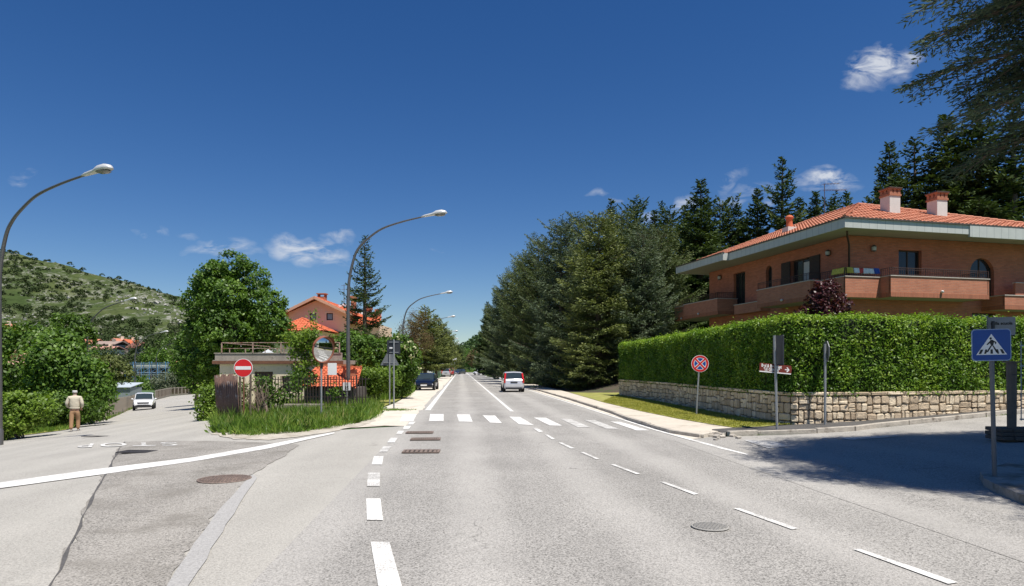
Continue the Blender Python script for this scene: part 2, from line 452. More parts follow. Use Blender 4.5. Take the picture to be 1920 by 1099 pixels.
YS = [-6, 0, 6, 12, 18, 24, 30, 40, 60, 80, 110, 150, 200, 262]
def edge(off, ys): return [(xc(y) + off, y) for y in ys]
# left road polygon (its left kerb line and right kerb line are read on the terrain)
LL = pxpoly([(0, 829), (36, 818), (90, 811), (128, 806), (164, 793), (204, 786), (237, 771), (268, 758), (296, 749), (320, 743), (386, 737)])
LR = pxpoly([(640, 806), (560, 817), (470, 823), (412, 819), (398, 800), (392, 785), (388, 765), (386, 750), (384, 740.5)])
left_poly = [(-14.5, 2), (-14.5, 8)] + [(-14.6, 14)] + LL + [(-54, 118), (-40, 122), (-41, 112)] + list(reversed(LR)) + [(xc(20.4) - 3.2, 20.4), (xc(12) - 3.2, 12), (xc(4) - 3.2, 4), (xc(-4) - 3.2, -4), (-14.5, -4)]
drape('side_road', [left_poly], .0, M_left, 1.0)
drape('main_road', [strip(edge(-3.75, YS), edge(3.62, YS))], .004, M_road, 1.0)
KB = pxpoly([(1362, 822), (1418, 820), (1528, 816), (1597, 812), (1645, 806.5), (1886, 781.5), (1990, 773)])
right_poly = [(xc(4) + 3.4, 4), (xc(18) + 3.4, 18), (xc(19.5) + 3.5, 19.5)] + [(p[0], p[1] + .35) for p in KB] + [(22, 17), (22, 4)]
drape('right_street', [right_poly], .0, M_right, 1.0)
# junction: main asphalt spreads to the right in front
drape('junction_road', [[(xc(-4) + 3, -4), (xc(13) + 3, 13), (xc(16) + 3.05, 16), (xc(15.5) + 3.9, 15.5)] + pxpoly([(1440, 868), (1560, 897), (1700, 925), (1838, 955), (1990, 985)]) + [(14, 2), (12, -4)]], .008, M_road, 1.0)

seamL = [(95, 1099), (146, 988), (175, 926), (204, 878), (219, 846), (236, 829)]
seamR = [(310, 1099), (365, 1021), (401, 970), (448, 915), (474, 890), (540, 852), (600, 829)]
def ext(a, b, t): return (a[0] + (a[0] - b[0]) * t, a[1] + (a[1] - b[1]) * t)
pl = pxpoly([(60, 1190)] + seamL); pr = pxpoly([(268, 1190)] + seamR)
rnd = random.Random(5)
def jag(pts, amp, n=5):
    out = []
    for a, b in zip(pts, pts[1:]):
        for i in range(n):
            t = i / n; out.append((a[0] + (b[0] - a[0]) * t + rnd.uniform(-amp, amp), a[1] + (b[1] - a[1]) * t + rnd.uniform(-amp, amp)))
    return out + [pts[-1]]
drape('road_patch', [strip(jag(pl, .05, 9), jag(pxpoly([(268, 1190)] + seamR[:-1] + [(560, 834)]), .05, 9))], .008, M_patch, 1.0)
drape('tar_strip', [strip(jag(pxpoly([(268, 1190)] + seamR[:5]), .012, 3), jag(pxpoly([(315, 1190), (356, 1099), (398, 1030), (425, 985), (458, 930), (482, 897)]), .015, 3))], .011, M_tar, 1.0)
drape('road_seam', [strip(jag(pxpoly([(56, 1190)] + seamL[:-1] + [(233, 829)]), .02), jag(pxpoly([(68, 1190), (101, 1099), (151, 988), (180, 926), (209, 878), (223, 846), (236, 829)]), .03))], .0115, pm('seam_tar', (.09, .085, .08), .9, .3, 12), 1.0)

# pavements
RK = [(xc(y) + 3.62 + .0 * y, y) for y in (16.6, 18, 22, 27, 34, 45, 60, 80, 110, 150)]
def pin(pts): return pxpoly(pts)
KerbR = pin([(1317, 821), (1262, 812.5), (1184, 789), (1153, 776.5)]) + [(xc(y) + 3.62 + .35, y) for y in (36, 45, 60, 80, 110, 150)]
InR = pin([(1378, 808.5), (1330, 801), (1272, 790.6), (1200, 775), (1130, 757.6)]) + [(xc(45) + 5.3, 45), (xc(60) + 5.4, 60), (xc(80) + 5.6, 80), (xc(110) + 5.8, 110), (xc(150) + 6, 150)]
drape('pavement', [strip(jag(KerbR, .03, 4), InR)], .09, M_pave, 1.0, .12)
drape('gutter', [strip([(xc(y) + 3.5, y) for y in (16.2, 18, 22, 27, 34, 45, 60, 80, 110)], [(p[0] + .05, p[1]) for p in KerbR[:9]])], .008, M_dust, 1.0)
# dark asphalt footpath along the wall with stone kerb
PT = pin([(1335, 813), (1363, 817.5), (1418, 815.5), (1528, 811.7), (1597, 807.5), (1645, 801), (1886, 777), (1990, 768)])
WB = pin([(1335, 811.7), (1378, 808.5), (1430, 806.7), (1500, 802.5), (1530, 799), (1600, 793.5), (1645, 790), (1864, 771), (1990, 763)])
def off_line(pts, d):
    out = []
    for i, p in enumerate(pts):
        a = Vector(pts[max(i - 1, 0)]); b = Vector(pts[min(i + 1, len(pts) - 1)]); t = (b - a).normalized()
        out.append((p[0] + t.y * d, p[1] - t.x * d))
    return out
drape('footpath', [strip(PT, WB)], .10, M_blackp, 1.0, .12)
kerb_line = PT[1:]
def kerb_blocks(name, line, w, h, mat, seglen=1.0, seed=1):
    r = random.Random(seed); mb = MB()
    for a, b in zip(line, line[1:]):
        a = Vector(a); b = Vector(b); L = (b - a).length; n = max(1, round(L / seglen))
        for i in range(n):
            p = a + (b - a) * (i / n); q = a + (b - a) * ((i + 1) / n - .012 / L * 1.0)
            dz = r.uniform(-.012, .012); k = r.uniform(-.012, .012)
            m = (p + q) / 2; z = hgt(m.x, m.y)
            mb.bar((p.x, p.y + k, hgt(p.x, p.y) + h / 2 - .03 + dz), (q.x, q.y + k, hgt(q.x, q.y) + h / 2 - .03 + dz), w, h)
    o = mb.build(name, mat, bevel=.012); o['kind'] = 'structure'; return o
kerb_blocks('kerb', off_line(kerb_line, .06), .14, .15, M_kerb, 1.0, 2)
kerb_blocks('kerb', off_line([KerbR[i] for i in range(9)], -.03), .14, .13, M_kerb, 1.1, 4)
# rubble at the broken kerb end
rb = MB(); r_ = random.Random(8)
for i in range(40):
    px = r_.gauss(1340, 20); py = 818 + (px - 1340) * .06 + r_.gauss(0, 2.0); p = gr(px, py)
    s = r_.uniform(.04, .13); M = Matrix.Rotation(r_.uniform(0, 3), 3, 'Z') @ Matrix.Rotation(r_.uniform(-.4, .4), 3, 'X')
    rb.box(p + Vector((0, 0, s * .3)), (s * 1.6, s, s * .7), M=M)
for i in range(60):
    t = r_.random(); a = Vector(KerbR[0]); b = Vector(KerbR[3]); p = a + (b - a) * t
    s = r_.uniform(.02, .07); rb.box((p.x + r_.gauss(-.05, .05), p.y, hgt(p.x, p.y) + .05), (s * 1.5, s, s * .8), rz=r_.uniform(0, 3))
tag(rb.build('rubble', M_kerb, bevel=.006), kind='stuff'); bpy.data.objects['rubble']['label'] = 'broken kerb stones and rubble at the corner of the pavement'; bpy.data.objects['rubble']['category'] = 'rubble'
# left dusty shoulder with parking
ShL = [(xc(y) - 3.7, y) for y in (20.5, 24, 28, 36, 50, 75, 110, 160)]
ShO = pin([(640, 803), (692, 787), (712, 767.5), (765, 744.5), (776, 735), (795, 722), (815, 712), (835, 704)])
drape('shoulder', [strip(jag(ShL, .08, 5), jag(ShO, .10, 4))], .006, M_dust, 1.0)
drape('shoulder', [strip([(-5.3, 20.9), (-4.2, 20.2), (-3.2, 20.0)], [(-5.0, 23.2), (-3.9, 23.0), (-3.4, 22.6)])], .010, M_dust, 1.0)
# dusty fringe round the grass island
FR = pin([(394, 796), (398, 814), (440, 824), (500, 825.5), (560, 820), (625, 810), (682, 797), (704, 789)])
FI = pin([(404, 795), (414, 806), (470, 811), (560, 806), (620, 799), (680, 787), (696, 782)])
drape('shoulder', [strip(jag(FR, .10, 7), jag(FI, .10, 7))], .013, pm('dusty_edge', (.46, .42, .35), .95, .2, 2.5, .5, 40, dirt=((.30, .26, .19), .5)), 1.0)
# driveway and bank on the right
drape('driveway', [pin([(985, 719), (1003, 717), (1030, 713), (1017, 707.5), (1003, 706), (985, 710)])], .10, M_dust, 1.0)
# verge between pavement and wall, bank under the cedars
drape('verge', [strip([(p[0] - .02, p[1]) for p in InR[:6]], pin([(1432, 806.6), (1500, 799), (1473, 793), (1437, 789), (1366, 776), (1296, 762), (1161, 739)]))], .105, M_grassg, 1.0)
bankp = [(xc(y) + 5.2, y) for y in (41, 45, 60, 80, 110, 150, 200)]
drape('bank', [strip(bankp, [(x + 26, y) for x, y in bankp])], .03, M_soil, 1.0)
# island and left verge soil
IS = FI + pin([(712, 766), (765, 743), (776, 733), (795, 720), (815, 710)]) + [(-19, 100), (-30, 95)] + pin([(389, 742), (392, 762), (396, 785)])
drape('verge', [IS], .02, M_grassg, 1.0)
LV = pin([(0, 829), (36, 818), (90, 811), (128, 806), (164, 793), (204, 786), (237, 771), (268, 758)])
drape('verge', [strip([(p[0] - .1, p[1]) for p in LV], [(p[0] - 4, p[1] - .5) for p in LV])], .02, M_grassg, 1.0)
# garden behind the wall
gd = MB()
gp_ = [(7.4, 41.0), (8.4, 21.8), (9.2, 21.4), (16, 22.8), (40, 30), (60, 60), (60, 140), (12, 140), (10, 60)]
gd.prism(gp_, Matrix.Identity(4), .6, 1.02)
g_o = gd.build('garden', M_field); g_o['kind'] = 'structure'

# ---------------- painted markings
def marks(name, quads, dz, mat):
    return drape(name, [pxpoly(q) for q in quads], dz, mat, 2.0)
def c6(pts): return [(640 + x / 2.909, 740 + y / 2.909) for x, y in pts]
MZ = .014
stripes = [[(335, 108), (412, 108), (392, 148), (318, 148)], [(485, 108), (558, 108), (558, 146), (478, 146)], [(630, 110), (700, 110), (716, 150), (642, 150)],
           [(770, 114), (838, 116), (876, 157), (812, 155)], [(915, 122), (975, 124), (1052, 170), (970, 164)], [(1050, 127), (1115, 128), (1205, 172), (1135, 170)]]
drape('zebra_crossing', [pxpoly(c6(s)) for s in stripes] + [pxpoly(c6([(1465, 148), (1520, 150), (1680, 198), (1610, 198)]))], MZ, M_white, 2.0)
drape('zebra_crossing', [pxpoly(c6(s)) for s in [[(1195, 134), (1250, 135), (1358, 180), (1290, 180)], [(1325, 140), (1380, 141), (1515, 190), (1445, 188)]]], MZ, M_worn, 2.0)
ysl = [27.4, 34, 45, 60, 80, 110, 150, 200, 258]
drape('lane_line', [strip(edge(-3.52, ysl), edge(-3.30, ysl))], MZ, M_white, 4)
drape('lane_line', [strip(edge(-.075, [26.6] + ysl[1:]), edge(.075, [26.6] + ysl[1:]))], MZ, M_white, 4)
rl = [(1025, 743.3), (1090, 763.5), (1156, 784.7), (1224, 806.8), (1293, 826), (1350, 842), (1400, 854)]
rl2 = [(1028.5, 743.3), (1095, 763.5), (1162, 784.7), (1232, 806.8), (1303, 826), (1358, 841), (1404, 853)]
far_r = [(xc(y) + 3.28, y) for y in (200, 110, 60)]; far_r2 = [(xc(y) + 3.42, y) for y in (200, 110, 60)]
drape('lane_line', [strip(far_r + pxpoly(rl), far_r2 + pxpoly(rl2))], MZ, M_worn if False else M_white, 4)
dl = [c6(q) for q in [[(160, 810), (262, 810), (325, 1044), (200, 1044)], [(135, 572), (213, 572), (228, 690), (140, 690)], [(178, 340), (230, 340), (222, 385), (165, 385)],
      [(270, 238), (308, 238), (290, 264), (250, 264)], [(312, 200), (342, 200), (330, 217), (298, 217)], [(345, 173), (380, 173), (368, 189), (335, 189)], [(375, 150), (405, 150), (390, 165), (362, 165)]]]
dl[0][2] = (760, 1125); dl[0][3] = (713, 1125)
drape('lane_line', [pxpoly(q) for q in dl], MZ, M_white, 2)
drape('lane_line', [pxpoly(c6(q)) for q in [[(145, 430), (210, 430), (210, 505), (140, 505)], [(230, 285), (275, 285), (250, 315), (205, 315)]]], MZ, M_worn, 2)
dr = [[(999, 803.5), (1006, 803), (1019, 810), (1011, 811.5)], [(1021.6, 816), (1027, 816), (1041.5, 824.6), (1035, 825)], [(1047, 831), (1054, 831), (1078, 842), (1070, 842)],
      [(1088, 849), (1094.5, 849), (1124, 861.7), (1118, 862.4)], [(1145, 872.3), (1153, 872.3), (1201, 890), (1193, 890.6)], [(1237, 905), (1246, 905), (1310, 928), (1301, 929.5)],
      [(1375, 955), (1387, 955), (1497, 993), (1485, 995)], [(1599, 1032), (1613, 1032), (1797, 1095), (1778, 1098)]]
drape('lane_line', [pxpoly(q) for q in dr], MZ, paint_mat('road_paint_half', .42), 2)
su = [(-420, 965), (0, 906), (200, 878.6), (365, 858.6), (492, 836.7), (627, 811)]
sl_ = [(-420, 982), (0, 917), (200, 889.6), (365, 866), (503, 842), (627, 813.7)]
drape('stop_line', [strip(pxpoly(su), pxpoly(sl_))], MZ, M_white, 2)
drape('faded_arrow', [pxpoly([(1395, 826), (1450, 828), (1480, 838), (1440, 842)]), pxpoly([(1570, 822), (1680, 816), (1690, 819), (1600, 826)])], .012, M_worn, 2)
# STOP lettering, read by drivers coming from the side road
def stop_letters():
    """the word lies on the road between four ground points; its letters face drivers coming up the side road"""
    NL, NR, FLc, FRc = gr(143, 840.5), gr(334, 836.8), gr(150, 833), gr(330, 830.3)
    cu = bpy.data.curves.new('stop', 'FONT'); cu.body = 'STOP'; cu.size = 1; cu.offset = .012; cu.space_character = 1.25
    to = bpy.data.objects.new('stop', cu); COL.objects.link(to)
    dg = bpy.context.evaluated_depsgraph_get(); me = bpy.data.meshes.new_from_object(to.evaluated_get(dg)); bpy.data.objects.remove(to)
    xs = [v.co.x for v in me.vertices]; ys = [v.co.y for v in me.vertices]
    for v in me.vertices:
        u = 1 - (v.co.x - min(xs)) / (max(xs) - min(xs)); w = (v.co.y - min(ys)) / (max(ys) - min(ys))
        p = (FLc.lerp(FRc, u)).lerp(NL.lerp(NR, u), w)
        v.co = (p.x, p.y, hgt(p.x, p.y) + .016)
    me.materials.clear(); me.materials.append(paint_mat('road_paint_faded', .48))
    o = bpy.data.objects.new('stop_lettering', me); link(o); o['kind'] = 'structure'
stop_letters()

# ---------------- drains and manhole covers
M_rust = pm('rusty_iron', (.22, .165, .135), .8, .35, 9, .4, 40, metal=.3)
M_iron = pm('dark_iron', (.06, .055, .055), .7, .3, 9, .3, 40, metal=.3)
M_pit_shade = pm('pit_shade', (.008, .008, .008), .9, .1, 3)
def grate(px, py, w, d, n, mat, label, rz=0.0, across=True):
    p = gr(px, py); e = empty('drain_grate', p, rz, label, 'drain grate', 'iron drain grates set in the asphalt')
    z = .018
    f = MB(); t = .05
    f.b6(-w / 2, w / 2, d / 2 - t, d / 2, z, z + .02); f.b6(-w / 2, w / 2, -d / 2, -d / 2 + t, z, z + .02)
    f.b6(-w / 2, -w / 2 + t, -d / 2 + t, d / 2 - t, z, z + .02); f.b6(w / 2 - t, w / 2, -d / 2 + t, d / 2 - t, z, z + .02)
    f.build('frame', mat, e)
    b = MB(); b.b6(-w / 2 + t, w / 2 - t, -d / 2 + t, d / 2 - t, z - .006, z - .002); b.build('shade_plate', M_pit_shade, e)  # flat black plate under the bars paints the shade of the pit
    s = MB()
    for i in range(n):
        x = -w / 2 + t + (w - 2 * t) * (i + .5) / n; s.b6(x - (w - 2 * t) / n * .28, x + (w - 2 * t) / n * .28, -d / 2 + t, d / 2 - t, z, z + .015)
    s.build('bars', mat, e)
grate(787, 812.5, .72, .42, 9, M_rust, 'rusty drain grate nearest the zebra crossing', R(3))
grate(798, 825, .72, .45, 12, M_rust, 'middle rusty drain grate with clear upright bars', R(4))
grate(790, 848.5, .76, .44, 7, M_rust, 'rusty drain grate nearest the viewer, worn and clogged with grit', R(2))
grate(257, 849, .72, .42, 16, M_iron, 'dark grey drain grate between the STOP lettering and the stop line', R(-6))
grate(180, 819.5, .9, .16, 20, M_iron, 'narrow dark drain slot between the walking man and the STOP lettering', R(-2))  # thin strip of dark bars laid on the asphalt
def manhole(px, py, r, mat, label):
    e = empty('manhole_cover', gr(px, py), .3, label, 'manhole cover')
    f = MB(); f.lathe([(r, .014), (r, .024), (r * .93, .026), (r * .93, .016)], 40); f.build('frame', mat, e)
    c = MB(); c.lathe([(r * .92, .015), (r * .92, .022), (0.001, .022)], 40)
    for i in range(-6, 7):
        for j in range(-6, 7):
            x, y = i * r / 7.5, j * r / 7.5
            if x * x + y * y < (r * .86) ** 2: c.box((x, y, .025), (r / 13, r / 13, .008), rz=.78 if (i + j) % 2 else 0)
    c.build('lid', mat, e)
manhole(421, 900, .40, M_rust, 'round rusty manhole cover beside the worn road patch')
manhole(1331, 990, .20, pm('worn_cast_iron', (.34, .325, .295), .85, .12, 20, .3, 60), 'faint round manhole cover in the right lane')
# ================================================================ VEGETATION GENERATORS
def leaf_object(name, C, D, S, L, Wd, mat, parent=None, lv=None, seed=0):
    """one mesh of leaf-shaped quads: centres C, long axes D, side axes S"""
    C = np.asarray(C, float); n = len(C); rs = np.random.RandomState(seed)
    L = np.broadcast_to(L, (n,))[:, None]; Wd = np.broadcast_to(Wd, (n,))[:, None]
    v = np.empty((n, 4, 3)); v[:, 0] = C - D * L / 2; v[:, 1] = C + S * Wd / 2 + D * L * .05; v[:, 2] = C + D * L / 2; v[:, 3] = C - S * Wd / 2 + D * L * .05
    me = bpy.data.meshes.new(name); me.vertices.add(n * 4); me.vertices.foreach_set('co', v.reshape(-1).astype(np.float32))
    me.loops.add(n * 4); me.loops.foreach_set('vertex_index', np.arange(n * 4, dtype=np.int32))
    me.polygons.add(n); me.polygons.foreach_set('loop_start', np.arange(0, n * 4, 4, dtype=np.int32)); me.polygons.foreach_set('loop_total', np.full(n, 4, np.int32))
    a = me.attributes.new('lv', 'FLOAT', 'FACE'); a.data.foreach_set('value', (rs.rand(n) if lv is None else np.asarray(lv)).astype(np.float32))
    me.update(calc_edges=True); me.materials.append(mat)
    o = bpy.data.objects.new(name, me); return link(o, parent)
def unit(a): return a / np.maximum(np.linalg.norm(a, axis=-1, keepdims=True), 1e-9)
def rand_dir(rs, n): return unit(rs.normal(size=(n, 3)))
def sides(D, rs, flat=None):
    """a side axis square to D; flat pulls the leaf plane towards facing up"""
    r = rand_dir(rs, len(D))
    if flat is not None:
        up = np.array([0, 0, 1.0]); h = np.cross(D, up); r = unit(h) * flat + r * (1 - flat)
    s = r - D * (r * D).sum(1, keepdims=True)
    return unit(s)

def crown_cloud(lobes, nclump, per, sig, rs, inner=.25):
    """leaf positions: clumps on the surface of ellipsoid lobes, leaves scattered round each clump"""
    vol = np.array([l[1][0] * l[1][1] + l[1][1] * l[1][2] + l[1][0] * l[1][2] for l in lobes]); pr = vol / vol.sum()
    idx = rs.choice(len(lobes), nclump, p=pr)
    c = np.array([l[0] for l in lobes])[idx]; r = np.array([l[1] for l in lobes])[idx]
    d = rand_dir(rs, nclump); k = 1 - inner * rs.rand(nclump) ** 1.5 + rs.normal(size=nclump) * .04
    cc = c + d * r * k[:, None]
    clv = rs.rand(nclump)
    # drop clumps deep inside another lobe
    keep = np.ones(nclump, bool)
    for (lc, lr) in lobes:
        q = (((cc - np.array(lc)) / np.array(lr)) ** 2).sum(1); keep &= q > .30
    cc = cc[keep]; d = d[keep]; clv = clv[keep]
    P = np.repeat(cc, per, 0) + rs.normal(size=(len(cc) * per, 3)) * np.array(sig)
    N = np.repeat(d, per, 0)
    return P, N, np.clip(np.repeat(clv, per) * .5 + rs.rand(len(P)) * .5, 0, 1)

def broadleaf(name, loc, lobes, nclump, per, sig, leaf, mat, label, cat='tree', group=None, trunk=None, seed=1, scale=1.0, droop=.25, trunk_mat=None, rz=0, hang=None):
    rs = np.random.RandomState(seed); e = empty(name, loc, rz, label, cat, group)
    P, N, lv = crown_cloud(lobes, nclump, per, sig, rs)
    n = len(P); nrm = unit(N * .7 + rand_dir(rs, n) * .8 + np.array([0, 0, .45]))
    r = rand_dir(rs, n); D = unit(np.cross(nrm, r)); D[:, 2] -= droop; D = unit(D)
    S = unit(np.cross(nrm, D))
    P[:, 2] = np.maximum(P[:, 2], .03)
    leaf_object('crown', P, D, S, leaf[0] * (.7 + .6 * rs.rand(n)), leaf[1] * (.7 + .6 * rs.rand(n)), mat, e, lv, seed)
    tr = MB(); rr = random.Random(seed)
    if trunk:
        h, r0, top = trunk
        pts = [Vector((0, 0, -.1)), Vector((rr.uniform(-.1, .1), rr.uniform(-.1, .1), h * .5)), Vector((rr.uniform(-.15, .15), rr.uniform(-.15, .15), h)), Vector((0, 0, top))]
        tr.tube(pts, [r0 * 1.25, r0, r0 * .75, r0 * .15], 10)
        for (lc, lr) in lobes:
            a = pts[1].lerp(pts[3], rr.uniform(.1, .7)); b = Vector(lc)
            if (b - a).length > .3:
                mid = a.lerp(b, .5) + Vector((rr.uniform(-.2, .2), rr.uniform(-.2, .2), .15 * (b - a).length))
                tr.tube([a, mid, b, b + Vector((rr.uniform(-1, 1), rr.uniform(-1, 1), rr.uniform(.2, 1))) * max(lr) * .6], [r0 * .42, r0 * .28, r0 * .16, r0 * .04], 6)
        tr.build('trunk', trunk_mat or M_bark, e)
    else:
        for i in range(7):
            a = rr.uniform(0, 6.28); l = rr.choice(lobes); b = Vector(l[0]); k = .15 * max(l[1])
            tr.tube([Vector((math.cos(a) * k, math.sin(a) * k, -.05)), Vector((b.x * .5, b.y * .5, b.z * .5)), b + Vector((rr.uniform(-.3, .3), rr.uniform(-.3, .3), .2)) * max(l[1])], [.03, .022, .008], 5)
        tr.build('stem', trunk_mat or M_bark, e)
    return e

def conifer_mesh(name, H, Rmax, mat, seed, whorl=.45, nper=6, droop=-.15, tip_up=.15, blade=(.34, .10), dens=1.0, base=.06, shape=.85, irregular=.15, bend=0.0, twig=.45, open_=0.0):
    """crown and trunk meshes of a conifer (tiers of boughs, each a flat spray of needle tufts)"""
    rs = np.random.RandomState(seed); Cs, Ds, Ss, Ls, Vs = [], [], [], [], []
    tb = MB(); tb.tube([(0, 0, -.4), (bend * .3, 0, H * .5), (bend, 0, H * .985)], [H * .018 + .06, H * .011 + .03, .02], 8)
    z = H * base
    while z < H * .985:
        t = (z - H * base) / (H * (1 - base))
        env = Rmax * (1 - t) ** shape * (1 - .35 * math.exp(-t * 9))
        az0 = rs.rand() * 6.28; nb = nper if t < .8 else max(4, nper - 2)
        for k in range(nb):
            if rs.rand() < open_: continue
            az = az0 + k * 6.283 / nb + rs.normal() * .25
            L = max(.22, env * (1 + rs.normal() * irregular)); zz = z + rs.normal() * whorl * .35
            up = droop + (.55 - droop) * t ** 1.5
            n = max(3, int(L / .16)); s = (np.arange(n) + .5) / n
            r = s * L; rise = up * r + tip_up * L * s ** 2 * .8 - .10 * L * np.sin(s * 3.14)
            out = np.array([math.cos(az), math.sin(az), 0.0]); sd = np.array([-math.sin(az), math.cos(az), 0.0])
            bx = bend * (zz / H)
            ax = out[None, :] * r[:, None] + np.array([bx, 0, 0]) + np.array([0, 0, 1.0])[None, :] * (zz + rise)[:, None]
            tb.tube([(bx, 0, zz), tuple(ax[n // 2]), tuple(ax[-1])], [.012 + L * .010, .008 + L * .005, .004], 4, cap=False)
            dv = unit(np.gradient(ax, axis=0)) if n > 1 else out[None, :]
            for q in range(n):
                if s[q] < .12 and L > 1: continue
                tw = twig * L * (1 - s[q]) ** .7 * (.35 + .65 * min(1, s[q] * 3)) + .14
                for side in (-1, 1):
                    m = max(1, int(tw / .17 * dens)); u = (np.arange(m) + rs.rand(m)) / m
                    td = unit(dv[q] * .75 + side * sd * 1.0 + np.array([0, 0, -.12 + rs.normal() * .10]))
                    pts = ax[q] + td * (u * tw)[:, None] + rs.normal(size=(m, 3)) * .035
                    Cs.append(pts); dd = unit(td + rs.normal(size=(m, 3)) * .35); Ds.append(dd)
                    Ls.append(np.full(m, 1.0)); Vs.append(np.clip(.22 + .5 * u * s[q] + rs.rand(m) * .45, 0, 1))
            Cs.append(ax[-2:]); Ds.append(dv[-2:]); Ls.append(np.full(2, 1.1)); Vs.append(np.full(2, .9))
        z += whorl * (1 - .45 * t) * (.85 + rs.rand() * .3)
    C = np.concatenate(Cs); D = np.concatenate(Ds); Lk = np.concatenate(Ls); V = np.concatenate(Vs); n = len(C)
    S = sides(D, rs, .45)
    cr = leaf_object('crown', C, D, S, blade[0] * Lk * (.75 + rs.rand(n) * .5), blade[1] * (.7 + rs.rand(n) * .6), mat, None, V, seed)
    tk = tb.build('trunk', M_bark)
    return cr.data, tk.data, cr, tk
CON = {}
def conifer_kind(kind, **kw):
    cr, tk, o1, o2 = conifer_mesh(kind, **kw); bpy.data.objects.remove(o1); bpy.data.objects.remove(o2); CON[kind] = (cr, tk, kw['H'])
def plant_conifer(kind, name, loc, H, rz, label, group, wide=1.0, lean=0.0):
    cr, tk, h0 = CON[kind]; e = empty(name, loc, rz, label, 'tree', group); s = H / h0
    e.scale = (s * wide, s * wide, s); e.rotation_euler = (lean, 0, rz)
    link(bpy.data.objects.new('crown', cr), e); link(bpy.data.objects.new('trunk', tk), e)
    return e

def grass_tufts(name, pts, h, w, mat, label, seed=1, lean=.35, per=5, spread=.05, cat='grass'):
    """blades of grass rooted at pts (world)"""
    rs = np.random.RandomState(seed); P = np.repeat(np.asarray(pts, float), per, 0); n = len(P)
    P[:, :2] += rs.normal(size=(n, 2)) * spread
    hh = np.repeat(h if not np.isscalar(h) else np.full(len(pts), h), per) * (.5 + rs.rand(n) * .8)
    D = unit(np.stack([rs.normal(size=n) * lean, rs.normal(size=n) * lean, np.ones(n)], 1)); C = P + D * hh[:, None] / 2
    S = sides(D, rs)
    o = leaf_object(name, C, D, S, hh, w * (.7 + rs.rand(n) * .7), mat, None, None, seed)
    o['kind'] = 'stuff'; o['label'] = label; o['category'] = cat; return o
def in_poly(x, y, poly):
    c = False; n = len(poly)
    for i in range(n):
        x1, y1 = poly[i][:2]; x2, y2 = poly[i - 1][:2]
        if (y1 > y) != (y2 > y) and x < (x2 - x1) * (y - y1) / (y2 - y1) + x1: c = not c
    return c
def scatter(poly, n, seed, dz=0.0):
    r = random.Random(seed); xs = [p[0] for p in poly]; ys = [p[1] for p in poly]; out = []; tries = 0
    while len(out) < n and tries < n * 40:
        tries += 1; x = r.uniform(min(xs), max(xs)); y = r.uniform(min(ys), max(ys))
        if in_poly(x, y, poly): out.append((x, y, hgt(x, y) + dz))
    return out

M_bark = pm('bark', (.13, .10, .075), .95, .35, 6, .8, 18)
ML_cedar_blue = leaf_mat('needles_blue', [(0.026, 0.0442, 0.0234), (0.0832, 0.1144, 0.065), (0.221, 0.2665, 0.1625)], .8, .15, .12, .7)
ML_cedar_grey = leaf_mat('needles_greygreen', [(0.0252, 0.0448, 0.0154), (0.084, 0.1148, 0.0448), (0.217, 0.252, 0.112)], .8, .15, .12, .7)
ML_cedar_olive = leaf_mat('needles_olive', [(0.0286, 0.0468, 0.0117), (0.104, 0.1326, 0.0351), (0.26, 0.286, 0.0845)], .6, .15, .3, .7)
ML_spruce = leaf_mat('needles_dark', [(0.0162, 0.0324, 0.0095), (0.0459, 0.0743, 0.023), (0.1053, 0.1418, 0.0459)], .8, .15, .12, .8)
ML_linden = leaf_mat('leaves_linden', [(0.028, 0.062, 0.008), (0.085, 0.165, 0.02), (0.21, 0.33, 0.05)], .5, .3, .35, .9)
ML_bush = leaf_mat('leaves_bush', [(0.026, 0.054, 0.008), (0.08, 0.15, 0.018), (0.19, 0.29, 0.045)], .5, .3, .35, 1.1)
ML_light = leaf_mat('leaves_spring', [(0.06, 0.11, 0.012), (0.15, 0.24, 0.028), (0.33, 0.42, 0.075)], .5, .35, .35, 1.1)
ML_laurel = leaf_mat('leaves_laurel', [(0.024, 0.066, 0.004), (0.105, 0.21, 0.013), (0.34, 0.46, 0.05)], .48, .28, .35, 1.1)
ML_laurel_core = pm('hedge_core_shade', (.012, .022, .005), .95, .3, 3)
ML_burg = leaf_mat('leaves_burgundy', [(0.026, 0.008, 0.010), (0.065, 0.016, 0.019), (0.143, 0.036, 0.039)], .42, .25, .4, 1.5)
ML_grass = leaf_mat('grass_blades', [(0.055, 0.11, 0.014), (0.125, 0.23, 0.026), (0.34, 0.4, 0.08)], .5, .35, .35, .8)
ML_grassdry = leaf_mat('grass_short', [(.17, .19, .03), (.34, .34, .06), (.52, .46, .15)], .6, .3, .3, .7)
ML_twig = leaf_mat('twigs_brown', [(.07, .045, .025), (.13, .09, .045), (.16, .14, .05)], .8, .15, .2, .8)
ML_scrub = leaf_mat('leaves_scrub', [(0.024, 0.042, 0.014), (0.045, 0.07, 0.02), (0.078, 0.098, 0.032)], .7, .1, .2, .3)
ML_silver = leaf_mat('leaves_silver', [(0.084, 0.102, 0.060), (0.144, 0.168, 0.102), (0.228, 0.252, 0.168)], .6, .2, .3, .9)

ML_near = leaf_mat('needles_near', [(.016, .030, .016), (.048, .074, .044), (.14, .18, .115)], .8, .12, .15, .9)
